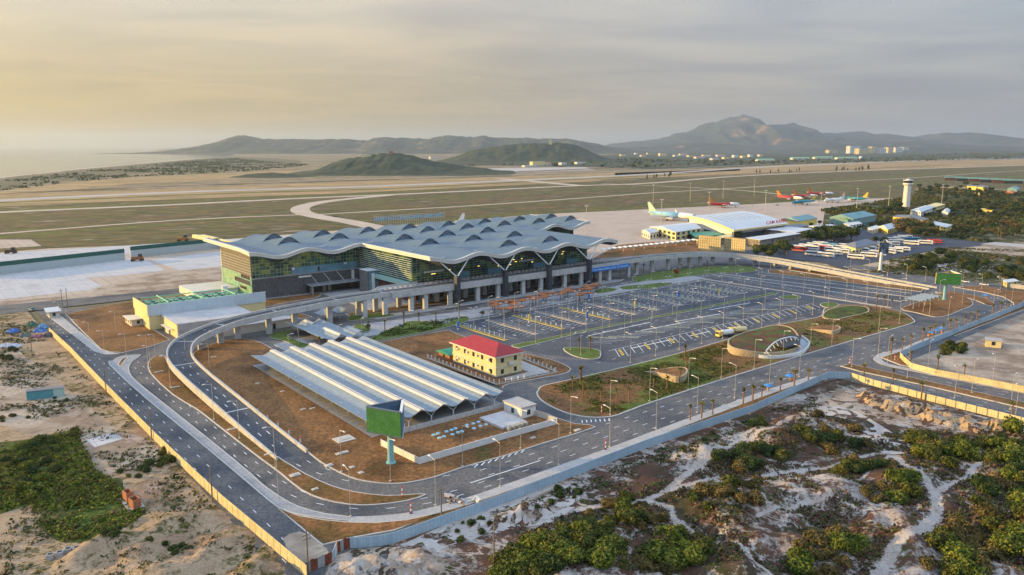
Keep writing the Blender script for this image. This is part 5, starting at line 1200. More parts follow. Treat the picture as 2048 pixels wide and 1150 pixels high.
wavecanopy('small single-wave pale canopy beside the larger wavy one', -77, -70.5, -36, -24, 7.8, 4.0, 0.7, -73.5, [(-76, -33), (-76, -27), (-71, -33)])
wavecanopy('small pale canopy on Y posts under the elevated road', -71, -58, 7, 16, 8, 4.0, 0.8, -66, [(-69, 9), (-69, 14), (-61, 9), (-61, 14)])
wavecanopy('wavy toll-gate canopy at the right end of the striped car park', 169, 191, -155, -146, 4.4, 5.2, 0.45, 170, [(171, -150), (177.6, -150), (184, -150), (190, -150)])
# zigzag covered walkway
zz = thing('zigzag_canopy', 'long zigzag white canopy crossing the red-brown field behind the viaduct', 'canopy', *G(1300, 492))
pts = [(lerp(1205, 1394, i/36), lerp(499.5, 479.5, i/36)) for i in range(37)]
mb = MB(); pth = [G(a, b, 3.2) for a, b in pts]; mb.bar(pth, 4.2, [3.0+0.9*(i % 2) for i in range(37)], [3.25+0.9*(i % 2) for i in range(37)]); mb.build('roof', m_whitep, zz)
for i in range(0, 37, 4): mb = MB(); mb.tube(pth[i]+(0,), pth[i]+(3.1,), 0.15, n=5); mb.build('post', m_whitep, zz)
wc = thing('walkway_canopy', 'flat white walkway roof on slim posts behind the viaduct right of the terminal', 'canopy', *W(128, 40), 0, ANG)
mb = MB(); mb.prism([W(112, 27), W(160, 19), W(162, 25), W(112, 36)], 5.2, 5.6, bottom=True); mb.prism([W(116, 38), W(168, 27), W(168, 30), W(116, 43)], 5.4, 5.7, bottom=True); mb.build('roof', plain('pale_blue_white_sheet', (0.5, 0.58, 0.64)), wc)
for i in range(9): mb = MB(); mb.tube(W(114+i*6, 29-i*0.9)+(0,), W(114+i*6, 29-i*0.9)+(5.2,), 0.18, n=5); mb.build('post', m_whitep, wc)
# rust-orange hexagon shelters on the plaza
m_hex = mat('rust_orange_panels', [(0.24, 0.075, 0.028), (0.38, 0.13, 0.04), (0.18, 0.055, 0.02)], scale=0.5, fine=2, amt=0.25, rough=0.7)
def hexshelter(label, cells, z=3.9):
    cx = sum(c[0] for c in cells)/len(cells); cy_ = sum(c[1] for c in cells)/len(cells)
    t = thing('hexagon_shelter', label, 'shelter', *W(cx, cy_), 0, ANG, 'rust-orange hexagon shelters')
    mb = MB()
    for k, (a, b) in enumerate(cells):
        p = [W(a+2.35*math.cos(q*PI/3), b+2.35*math.sin(q*PI/3)) for q in range(6)]; mb.prism(p, z-0.16+0.07*(k % 3), z+0.22+0.07*(k % 3), bottom=True)
    mb.build('roof_plate', m_hex, t)
    for a, b in cells[::2]: mb = MB(); mb.tube(W(a, b)+(0.2,), W(a, b)+(z,), 0.13, n=6); mb.build('post', m_slate, t)
def hexrow(s0, t0, seqs): 
    out = []; s, t = s0, t0
    for d in seqs:
        out.append((s, t)); a = math.radians(30+60*d); s += 4.1*math.cos(a); t += 4.1*math.sin(a)
    out.append((s, t)); return out
hexshelter('bright orange ring-shaped hexagon shelter nearest the round plaza', hexrow(3, -27, [0, 1, 0, 5, 5, 3, 4]))
hexshelter('long orange hexagon shelter just right of the ring-shaped one', hexrow(13.5, -26.5, [0, 5, 0, 5, 0, 1]))
hexshelter('low small orange hexagon shelter in front of the ring-shaped one', hexrow(4, -31, [5, 0, 5]), 3.0)
hexshelter('orange hexagon shelter of two arms in the middle of the row', hexrow(32, -24, [5, 0, 1, 0, 5]))
hexshelter('brown-orange hexagon shelter in front of the third dark column', hexrow(48, -25, [0, 0, 5, 1, 0]))
hexshelter('small brown hexagon shelter behind the car park kerb', hexrow(57, -30, [0, 5]), 3.2)
hexshelter('farthest orange hexagon shelter with a long thin arm', hexrow(66, -22, [5, 0, 1, 0, 5, 0]))
# service building by the left road
SB = thing('service_building', 'yellow and pale blue plant building with green rooftop chillers left of the terminal', 'building', *W(-115, 40), 0, ANG)
mb = MB(); mb.sbox(-131.5, -98.5, 16.5, 41, 0, 6.2); mb.build('lower_wall', m_cream, SB)
mb = MB(); mb.sbox(-131.8, -98.2, 16.2, 41, 6.2, 6.5); mb.build('lower_roof', m_slab, SB)
mb = MB(); mb.sbox(-136.5, -84, 41, 66, 0, 6.2); mb.build('upper_block', m_cream, SB)
mb = MB(); mb.sbox(-131.3, -98.3, 16.1, 16.45, 0, 6.3); mb.build('end_wall', m_pave2, SB)
m_screen = mat('pale_blue_sheet_screen', [(0.44, 0.52, 0.56), (0.54, 0.61, 0.63)], scale=0.15, fine=1.5, amt=0.06, rough=0.5); bands(m_screen, 2.2, 0.14, (0.32, 0.40, 0.45), 's', fac=0.5)
mb = MB(); mb.sbox(-136.7, -83.8, 40.7, 41.1, 6.2, 11.2); mb.build('screen_wall', m_screen, SB)
mb = MB(); mb.sbox(-136.9, -136.5, 41, 66, 6.2, 11.0); mb.build('gable_screen', m_cream, SB)
mb = MB(); mb.sbox(-132.1, -131.6, 28, 33, 0, 3.0); mb.sbox(-133.4, -131.6, 22, 35, 3.1, 3.3); mb.build('entrance_canopy', m_paleW, SB)
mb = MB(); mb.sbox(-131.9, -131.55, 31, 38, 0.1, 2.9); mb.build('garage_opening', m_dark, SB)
m_chill = plain('pale_green_machinery', (0.22, 0.42, 0.30), rough=0.6)
for i in range(7):
    for j in range(2):
        s = -133+i*6.0; t = 46+j*9
        mb = MB(); mb.sbox(s, s+4.6, t, t+6.5, 7.2, 9.6); c_ = mb.build('chiller', m_chill, SB)
        for k in range(3): mb = MB(); mb.tube(W(s+2.3, t+1.2+k*2.1)+(9.6,), W(s+2.3, t+1.2+k*2.1)+(9.9,), 0.85, n=10); mb.build('fan', m_dark, c_)
mb = MB()
for t in (44.5, 54, 63): mb.tube(W(-134, t)+(10.6,), W(-92, t)+(10.6,), 0.25, n=6)
for s in (-127, -112, -97): mb.tube(W(s, 44)+(11.0,), W(s, 64)+(11.0,), 0.3, n=6)
mb.build('pipework', plain('green_pipes', (0.25, 0.5, 0.3)), SB)
mb = MB(); mb.tube(W(-96, 62)+(8,), W(-96, 62)+(12.5,), 1.5, n=12); mb.build('vent_stack', m_whitep, SB)
mb = MB(); mb.sbox(-100, -76.4, 100, 126, 0, 4); mb.build('rear_annex', m_paleW, SB)
building('guard_house', 'small white flat-roofed guard hut on the lawn beside the yellow plant building', 'hut', quad_px([(250, 632), (280, 630), (290, 636), (262, 640)], 3.2), 3.0, m_paleW, m_paleW, 'flat', step=3, over=0.8)
building('guard_house', 'white gatehouse with an overhanging roof at the far top of the left road', 'hut', quad_px([(94, 617), (112, 615), (117, 622), (98, 624)], 3.2), 3.0, m_paleW, m_whiteroof, 'flat', step=3, over=1.2)
lw = thing('low_building', 'long low white building with a dark door under the curving elevated road', 'building', *W(-100, 10), 0, ANG)
mb = MB(); mb.sbox(-118, -84, 8.5, 15, 0, 3.6); mb.build('wall', m_whitewall, lw); mb = MB(); mb.sbox(-118.3, -83.7, 8.2, 15.2, 3.6, 3.85); mb.build('roof', m_slab, lw)
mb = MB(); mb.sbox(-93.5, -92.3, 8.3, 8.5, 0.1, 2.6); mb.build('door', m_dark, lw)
# ---- garden mounds
m_rubble = mat('tan_rubble_stone', [(0.36, 0.27, 0.15), (0.46, 0.36, 0.22), (0.27, 0.20, 0.12)], scale=0.7, fine=3, amt=0.35, rough=0.9, bump=0.1)
def mound(name, label, px, hts, rim=0.3, top=None, sm=5, inner=None):
    """ring wall whose height varies round the ring, filled with planted earth"""
    p3 = smooth([G(a, b)+(h*.82,) for (a, b), h in zip(px, hts)], sm); path = [(p[0], p[1]) for p in p3]; z = [max(0.25, p[2]) for p in p3]
    cx = sum(p[0] for p in path)/len(path); cy_ = sum(p[1] for p in path)/len(path)
    t = thing(name, label, 'mound', cx, cy_); n = len(path); mb = MB()
    mb.bar(path+[path[0]], 0.6, 0.0, z+[z[0]]); mb.build('stone_wall', m_rubble, t)
    vs = []; fs = []; rings = 7
    for j in range(rings+1):
        k = j/rings
        for i in range(n):
            x, y = lerp(path[i][0], cx, k), lerp(path[i][1], cy_, k); vs.append((x, y, z[i]*(1-k)*0.93+k*(sum(z)/n)*(0.95)+0.35*math.sin(k*PI)-0.1))
    for j in range(rings):
        for i in range(n): fs.append((j*n+i, j*n+(i+1) % n, (j+1)*n+(i+1) % n, (j+1)*n+i))
    mb = MB(); mb.add(vs, fs); mb.build('planted_top', top or m_garden, t, smooth=True)
    return t
mm1 = mound('garden_mound', 'large oval stone-walled garden mound with a curved underpass entrance', [(1456, 697), (1462, 684), (1490, 670), (1530, 658), (1556, 656), (1580, 664), (1594, 680), (1596, 700), (1570, 711), (1525, 716), (1485, 714), (1462, 708)], [3.4, 2.2, 1.6, 1.2, 1.8, 2.6, 3.0, 2.8, 2.2, 2.8, 3.6, 3.8], top=mat('bare_soil_and_grass', [(0.05, 0.09, 0.012), (0.085, 0.038, 0.018), (0.12, 0.055, 0.025), (0.06, 0.10, 0.014)], contrast=(.4, .6), scale=0.09, fine=1.5, amt=0.4, rough=0.95))
mb = MB()   # underpass: dark opening, arched white rim, railing and fan-shaped apron
pr_ = smooth([G(a, b, h)+(h,) for a, b, h in ((1532, 702, 3.6), (1545, 688, 4.4), (1560, 679, 4.6), (1580, 674, 4.4), (1594, 676, 4.0))], 6, closed=False)
for i in range(len(pr_)-1): mb.tube(pr_[i], pr_[i+1], 0.28, n=6, caps=False)
for i in range(0, len(pr_), 3): mb.tube(pr_[i], (pr_[i][0]+0.6, pr_[i][1]-1.4, 3.0), 0.12, n=5)
mb.build('arched_rim', m_whitep, mm1)
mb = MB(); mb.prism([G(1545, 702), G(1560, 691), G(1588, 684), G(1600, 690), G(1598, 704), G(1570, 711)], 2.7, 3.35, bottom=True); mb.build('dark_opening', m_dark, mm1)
mb = MB(); pr_ = smooth(P2([(1517, 717), (1540, 719), (1570, 717), (1600, 711), (1612, 703), (1618, 690), (1603, 677)]), 5, closed=False); mb.bar(pr_, 0.35, 0.2, 1.5); mb.build('ramp_parapet', m_whitep, mm1)
mb = MB(); mb.sheet([G(1530, 716), G(1560, 708), G(1597, 700), G(1596, 688), G(1603, 678), G(1617, 690), G(1611, 703), G(1599, 710), G(1570, 716)], 0.5); mb.build('apron', plain('pale_blue_paving', (0.36, 0.40, 0.45)), mm1)
mound('garden_mound', 'teardrop stone-walled mound with brown grass in the near part of the garden', [(1284, 745), (1300, 748), (1330, 760), (1356, 768), (1372, 758), (1370, 742), (1345, 738), (1310, 741)], [0.3, 1.2, 2.8, 3.2, 2.8, 1.6, 0.8, 0.4], top=m_lawn)
mound('garden_mound', 'wedge-shaped sunlit stone mound behind the large oval mound', [(1612, 658), (1640, 665), (1668, 670), (1680, 662), (1670, 652), (1640, 650)], [0.3, 1.6, 2.6, 1.8, 0.5, 0.3], top=m_lawn)
mound('garden_mound', 'dark green hedged mound at the far corner of the garden', [(1646, 636), (1655, 624), (1690, 616), (1730, 617), (1735, 626), (1700, 634), (1670, 640)], [0.8, 1.2, 1.4, 1.2, 0.8, 0.6, 0.8], top=m_leftgreen)
# ---- billboards
m_bgreen = mat('artificial_green_facing', [(0.03, 0.14, 0.035), (0.055, 0.20, 0.05)], scale=0.5, fine=3, amt=0.3, rough=0.8)
m_bframe = plain('dark_billboard_frame', (0.10, 0.13, 0.17)); m_bpost = plain('pale_teal_steel_post', (0.22, 0.48, 0.48), rough=0.5)
def tri_billboard(label, base, z0, z1, corners, mats, postm, r=0.85, facepart='display_face'):
    x, y = G(*base); t = thing('billboard', label, 'billboard', x, y)
    b_ = MB(); b_.tube((x, y, 0), (x, y, z0+1.5), r, r*0.85, n=14); b_.build('post', postm, t)
    b_ = MB(); b_.tube((x, y, 0), (x, y, 0.5), r*1.5, n=14); b_.build('post_base', postm, t)
    n = len(corners)
    for i in range(n):
        a, b = corners[i], corners[(i+1) % n]; b_ = MB(); b_.bar([a, b], 0.5, z0, z1); f = b_.build(facepart, mats[i], t)
        b_ = MB(); b_.bar([a, b], 0.7, z1, z1+0.25); b_.bar([a, b], 0.7, z0-0.25, z0); b_.build('frame', m_whitep if i == 1 else m_bframe, f)
    b_ = MB(); cx = sum(c[0] for c in corners)/n; cy_ = sum(c[1] for c in corners)/n
    for c in corners: b_.tube((x, y, z0+0.6), (c[0], c[1], z0+0.6), 0.2, n=5)
    b_.build('truss', m_bframe, t)
    return t
za = 8.2
tri_billboard('big three-sided billboard with a green front on a pale teal post in the near lawn', (782, 927), 8.0, 14.4, [G(735, 860, za), G(803, 873, za), G(807, 845, za)], [m_bgreen, plain('steel_blue_back', (0.10, 0.17, 0.26)), plain('steel_blue_back2', (0.10, 0.17, 0.26))], m_bpost)
tri_billboard('three-sided green billboard on a pale teal post in the far right island', (1888, 600), 8.8, 14.4, [G(1871, 567, za+.6), G(1921, 570, za+.6), G(1898, 562, za+.6)], [m_bgreen, m_yelW, m_yelW], m_bpost, r=0.8)
m_screenon, nt, b = newmat('lit_dark_video_screen'); N = nt.nodes.new; L = nt.links.new
n_ = N('ShaderNodeTexNoise'); n_.inputs['Scale'].default_value = 0.35; n_.inputs['Detail'].default_value = 2; g_ = N('ShaderNodeNewGeometry'); L(g_.outputs['Position'], n_.inputs['Vector'])
cr = N('ShaderNodeValToRGB'); e = cr.color_ramp.elements; e[0].position = .45; e[0].color = (.01, .015, .03, 1); e[1].position = .7; e[1].color = (.16, .26, .36, 1); L(n_.outputs['Fac'], cr.inputs[0]); L(cr.outputs[0], b.inputs['Emission Color']); b.inputs['Emission Strength'].default_value = 0.5; b.inputs['Base Color'].default_value = (.02, .02, .03, 1)
tri_billboard('dark video billboard with a yellow side on a white post by the coach yard', (1760, 541), 10.4, 17.5, [G(1757, 508, 10.4), G(1776, 507, 10.4), G(1769, 500, 10.4)], [m_screenon, m_yelW, m_yelW], m_whitep, r=1.0)
# two big bare hoardings, sunlit, seen from their framed back
for lb, a, b_2, z0_, z1_ in (('left of the two large yellow framed hoardings behind the viaduct', (1396, 499), (1441, 503.5), 1.0, 11.5), ('right of the two large yellow framed hoardings behind the viaduct', (1448, 502), (1490, 507.5), 0.8, 11.2)):
    A, Bq = G(*a), G(*b_2); t = thing('hoarding', lb, 'hoarding', (A[0]+Bq[0])/2, (A[1]+Bq[1])/2, 0, 0, 'large framed hoardings')
    ax, ay = lerp(A[0], Bq[0], 0), lerp(A[1], Bq[1], 0)
    mb = MB(); mb.bar([A, Bq], 0.3, z0_, z1_); mb.build('panel', m_yfence, t)
    mb = MB(); l = math.dist(A, Bq); nx, ny = (Bq[1]-A[1])/l, -(Bq[0]-A[0])/l
    for i in range(11): mb.box(lerp(A[0], Bq[0], i/10)+nx*0.25, lerp(A[1], Bq[1], i/10)+ny*0.25, 0, 0.16, 0.16, z1_)
    for i in range(6): z = lerp(z0_+.3, z1_-.2, i/5); mb.bar([(A[0]+nx*0.3, A[1]+ny*0.3), (Bq[0]+nx*0.3, Bq[1]+ny*0.3)], 0.14, z, z+0.16)
    mb.build('frame', plain('rusty_frame', (0.28, 0.16, 0.06)), t)
# ---- left waste ground
ct = thing('cargo_container', 'long teal container with a pale end lying by the dirt track at the left', 'container', *G(90, 790), 0, math.atan2(G(128, 792)[1]-G(54, 800)[1], G(128, 792)[0]-G(54, 800)[0]))
A, Bq = G(54, 801), G(107, 795); dxn = math.dist(A, Bq); ux, uy = (Bq[0]-A[0])/dxn, (Bq[1]-A[1])/dxn
def rectp(A, ux, uy, l0, l1, w): return [(A[0]+ux*l0, A[1]+uy*l0), (A[0]+ux*l1, A[1]+uy*l1), (A[0]+ux*l1-uy*w, A[1]+uy*l1+ux*w), (A[0]+ux*l0-uy*w, A[1]+uy*l0+ux*w)]
m_tealc = mat('faded_teal_paint', [(0.07, 0.24, 0.27), (0.11, 0.31, 0.33)], scale=0.4, fine=2, amt=0.15, rough=0.7)
mb = MB(); mb.prism(rectp(A, ux, uy, 0, dxn, 2.4), 0, 2.6); mb.build('body', m_tealc, ct)
mb = MB(); mb.prism(rectp(A, ux, uy, dxn+0.05, dxn*1.4, 2.4), 0, 2.7); mb.build('end_cabin', plain('pale_green_paint', (0.36, 0.50, 0.44)), ct)
mb = MB(); mb.prism(rectp(A, ux, uy, -0.2, dxn*1.42, 2.7), 2.75, 2.9, bottom=True); mb.build('roof_sheet', m_greyroof, ct)
jk = [((80, 663), 'faded blue tarpaulin lean-to among the junk piles at the far left', (0.08, 0.18, 0.42), 5, 4, 2.2), ((98, 672), 'dark scrap heap under sheeting beside the blue lean-to', (0.06, 0.06, 0.08), 5, 4, 1.8), ((76, 674), 'red and blue scrap pile at the edge of the junk yard', (0.20, 0.07, 0.10), 6, 3, 1.4), ((64, 652), 'green tarpaulin shelter leaning on the fence', (0.04, 0.12, 0.08), 5, 3, 2.4), ((26, 664), 'bright blue tarpaulin heap left of the junk yard', (0.06, 0.16, 0.48), 5, 4, 1.6), ((18, 692), 'white and pale plastic heap at the left edge', (0.45, 0.48, 0.55), 9, 4, 1.2), ((50, 672), 'grey-green sheet heap in the middle of the junk yard', (0.10, 0.13, 0.12), 5, 4, 1.6), ((86, 655), 'pale blue parasol-like cover by the fence corner', (0.12, 0.28, 0.48), 4, 3, 2.0)]
for q, lb, c, w, d, h in jk:
    x, y = G(*q); mb = MB(); n = 9
    vs = [(x+w*(i/n-.5), y+d*(j/n-.5), max(0, h*(1-(2*i/n-1)**4)*(1-(2*j/n-1)**4)*(0.6+0.7*mnoise.noise(Vector((i*.9+x, j*.9, 1)))+.15*R.random()))) for i in range(n+1) for j in range(n+1)]
    mb.add(vs, [(i*(n+1)+j, (i+1)*(n+1)+j, (i+1)*(n+1)+j+1, i*(n+1)+j+1) for i in range(n) for j in range(n)])
    tag(mb.build('tarpaulin_heap', mat('sheet_%s' % q[0], [tuple(k*.5 for k in c), c, tuple(min(.7, k*1.7+.08) for k in c)], scale=0.9, fine=3, amt=.3, rough=.7), origin=(x, y, 0)), lb, 'junk pile', 'junk piles by the left fence')
hut = thing('brick_hut', 'roofless brick hut of two small rooms on a pale slab by the green weeds', 'hut', *G(262, 1008))
mb = MB(); mb.prism(P2([(239, 1000), (262, 992), (290, 1014), (259, 1027)]), 0, 0.3); mb.build('slab', m_pave2, hut)
for q, hh in ((((247, 1000), (259, 996), (267, 1002), (255, 1007)), 2.4), (((259, 1015), (272, 1009), (282, 1015), (268, 1021)), 2.3)):
    p = P2(q); mb = MB(); mb.bar(p+[p[0]], 0.22, 0.3, hh); mb.build('wall', m_brick, hut)
for i, q in enumerate(((101, 1117), (120, 1112), (137, 1105), (154, 1103))):
    x, y = G(*q); c = thing('concrete_box', 'open concrete box, %s from the left in the row at the lower left' % nth(i+1), 'concrete box', x, y, 0, 0.3, 'row of open concrete boxes')
    mb = MB(); mb.box(x, y, 0, 1.3, 1.2, 1.0, 0.3); mb.build('shell', m_pave2, c); mb = MB(); mb.box(x, y, 1.0, 0.9, 0.8, 0.02, 0.3); mb.build('opening', m_dark, c)
building('field_hut', 'small sunlit hut with a square window on the bare ground at the far right', 'hut', [W(119.4, -201.6), W(121.4, -206.6), W(126, -204.6), W(124, -199.8)], 2.7, m_cream, m_pave2, 'flat', step=9, over=0.25)
building('guard_house', 'yellow roadside hut with a grey roof near the far right fence', 'hut', quad_px([(2007, 560), (2028, 558), (2036, 562), (2014, 565)], 3), 2.8, m_yelW, m_whiteroof, 'flat', step=5)
fence('perimeter_fence', 'pale panel fence with dark posts by the roadside hut at the far right', 'fence', P2([(2010, 574), (2048, 579), (2300, 602)]), 2.4, m_pave2, 5, post=m_greyroof, ph=0.2)
# apron blast fences with green tops
for lb, a, b_2 in (('left length of the pale fence with a green top on the new apron', (-60, 556), (250, 519.5)), ('right length of the pale fence with a green top beside the terminal', (262, 515), (450, 495))):
    A, Bq = G(*a), G(*b_2); t = thing('blast_fence', lb, 'fence', *A)
    mb = MB(); mb.bar([A, Bq], 0.5, 0, 5.2); mb.build('panel', plain('pale_grey_green_sheet', (0.42, 0.47, 0.46)), t)
    mb = MB(); mb.bar([A, Bq], 0.7, 5.2, 8.0); mb.build('top_screen', plain('dark_green_screen', (0.02, 0.10, 0.08)), t)
jb = thing('jet_bridge', 'long sunlit passenger bridge reaching over the apron left of the terminal roof', 'jet bridge', *G(430, 490), 0)
mb = MB(); mb.bar([G(388, 474, 5), G(420, 480, 5)], 3, 4.4, 7.2); mb.bar([G(405, 473, 6), G(468, 488, 6)], 3.2, 4.6, 7.6); mb.build('tunnel', m_cream, jb)
for q in ((400, 479), (440, 487)): mb = MB(); x, y = G(*q); mb.tube((x, y, 0), (x, y, 4.5), 0.6, n=8); mb.build('leg', m_conc, jb)
def digger(lb, q, c, s=1.0):
    x, y = G(*q); t = thing('construction_vehicle', lb, 'vehicle', x, y, 0, 0.4)
    mb = MB(); mb.box(x, y, 0.8*s, 6*s, 2.6*s, 1.6*s, 0.4); mb.build('body', plain('machine_paint', c), t)
    mb = MB(); mb.box(x+1.4*s, y+.5*s, 2.4*s, 2*s, 2.2*s, 1.5*s, 0.4); mb.build('cab', m_win, t)
    for i in (-1, 1):
        for j in (-1, 1): mb = MB(); wx, wy = x+i*2*s, y+j*1.2*s+i*.8*s; mb.tube((wx, wy-.3, .7*s), (wx, wy+.3, .7*s), .7*s, n=10); mb.build('wheel', m_dark, t)
digger('rust-brown tracked machine on the new apron slab', (275, 522), (0.30, 0.11, 0.04), 1.3)
digger('orange machine on the far apron edge left of the terminal', (366, 482), (0.38, 0.16, 0.05), 1.4)
digger('dark machine on the left edge of the new apron', (22, 507), (0.06, 0.03, 0.02), 1.2)
# ================================================================ far and middle-distance buildings
def qpx(l, z): return quad_px(l, z)
def skew(px, w, d, rot=ANG): # rectangle centred on a ground pixel
    x, y = G(*px); c, q = math.cos(rot), math.sin(rot)
    return [(x+a*w/2*c-b*d/2*q, y+a*w/2*q+b*d/2*c) for a, b in ((-1, -1), (1, -1), (1, 1), (-1, 1))]
# old terminal with its arched white roof
oldt = thing('old_terminal', 'older low terminal with a large arched white roof at the edge of the apron', 'terminal', *G(1470, 470), 0, 0)
ZR = 13.0
Aq, Bq, Cq, Dq = G(1376, 434, ZR), G(1487, 423.5, ZR), G(1578, 447, 9), G(1468, 461, 9)
vs = []; n = 22; m = 10
def rf(u_, v_):
    x = lerp(lerp(Aq[0], Bq[0], u_), lerp(Dq[0], Cq[0], u_), v_); y = lerp(lerp(Aq[1], Bq[1], u_), lerp(Dq[1], Cq[1], u_), v_)
    return x, y, 11.6+2.2*math.cos(v_*PI*0.62)+0.9*math.sin(v_*PI)-1.6*v_*v_
mb = MB()
for dz in (0, -0.8):
    o = len(mb.v)
    vv = [(lambda p: (p[0], p[1], p[2]+dz))(rf(i/m, j/n)) for i in range(m+1) for j in range(n+1)]
    mb.add(vv, [((i)*(n+1)+j, (i+1)*(n+1)+j, (i+1)*(n+1)+j+1, i*(n+1)+j+1) for i in range(m) for j in range(n)])
mb.build('roof', m_whiteroof, oldt, smooth=True)
mb = MB(); p = [rf(0, j/n) for j in range(n+1)]; mb.bar([q[:2] for q in p], 0.8, [q[2]-1.5 for q in p], [q[2]+0.3 for q in p]); p = [rf(i/m, 1) for i in range(m+1)]; mb.bar([q[:2] for q in p], 0.8, [q[2]-1.2 for q in p], [q[2]+0.2 for q in p]); mb.build('roof_edge', m_cream, oldt)
mb = MB()
for k in range(1, 8): p = [rf(0.1+k*0.1, j/n) for j in range(4, 15)]; mb.bar([q[:2] for q in p], 0.5, [q[2]-.1 for q in p], [q[2]+0.12 for q in p])
mb.build('roof_rib', plain('dark_rib', (0.13, 0.15, 0.15)), oldt)
mb = MB(); c4 = [rf(.03, .02), rf(.97, .02), rf(.97, .95), rf(.03, .95)]
for i in range(4):
    a, b = c4[i], c4[(i+1) % 4]
    if i in (1, 3): p = [rf(.97 if i == 1 else .03, k/14) for k in range(0, 14)]; mb.bar([q[:2] for q in p], 0.5, 0, [q[2]-1 for q in p])
    else: mb.bar([a[:2], b[:2]], 0.5, 0, min(a[2], b[2])-0.9)
mb.build('wall', m_whitewall, oldt)
mb = MB(); p = [rf(.015, k/14) for k in range(5, 12)]; mb.bar([q[:2] for q in p], 0.3, 1.5, 4.5); a, b = rf(.05, .965), rf(.95, .965); mb.bar([a[:2], b[:2]], 0.3, 1.2, 5.5); mb.build('window_band', m_win, oldt)
red = plain('red_sign_letters', (0.5, 0.06, 0.04)); a, b = rf(.55, .90), rf(.9, .90); 
text_obj('CAM RANH', 4.2, oldt, a[0]-XF[oldt.name][0]+14, a[1]-XF[oldt.name][1]-1, 11.2, math.atan2(b[1]-a[1], b[0]-a[0]), red, width=34)
building('terminal_wing', 'low cream and blue wing with a curved white roof left of the old terminal', 'building', qpx([(1300, 452), (1378, 444), (1402, 455), (1352, 463)], 8), 7.5, m_cream, m_whiteroof, 'gable', 2.2, rows=2, step=8, ww=4.5, wh=2)
building('terminal_wing', 'small cream building with large windows at the left end of the old terminal', 'building', qpx([(1284, 459), (1300, 455), (1318, 461), (1300, 465)], 6), 5.5, m_paleW, m_whiteroof, 'gable', 1.5, rows=1, step=5, ww=2.6, wh=2.4)
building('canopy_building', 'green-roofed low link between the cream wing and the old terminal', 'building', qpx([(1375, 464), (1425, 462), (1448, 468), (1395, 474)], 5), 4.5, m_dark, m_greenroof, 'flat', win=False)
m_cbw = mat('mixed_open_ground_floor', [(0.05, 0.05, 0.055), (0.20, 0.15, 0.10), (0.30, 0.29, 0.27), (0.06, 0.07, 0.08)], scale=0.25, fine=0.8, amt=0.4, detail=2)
rows = [
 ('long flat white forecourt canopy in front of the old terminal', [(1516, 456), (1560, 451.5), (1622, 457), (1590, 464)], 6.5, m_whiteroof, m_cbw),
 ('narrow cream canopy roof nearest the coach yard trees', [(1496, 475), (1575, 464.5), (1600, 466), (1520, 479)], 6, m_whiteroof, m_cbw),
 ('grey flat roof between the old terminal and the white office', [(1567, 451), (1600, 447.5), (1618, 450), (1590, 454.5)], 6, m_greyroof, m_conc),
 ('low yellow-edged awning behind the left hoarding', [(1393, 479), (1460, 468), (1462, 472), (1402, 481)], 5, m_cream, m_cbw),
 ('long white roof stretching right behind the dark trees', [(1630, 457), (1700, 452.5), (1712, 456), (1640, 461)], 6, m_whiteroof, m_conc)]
for lb, q, z, rm, wm in rows: building('canopy_building', lb, 'building', qpx(q, z), z-0.5, wm, rm, 'flat', win=False, over=1.5)
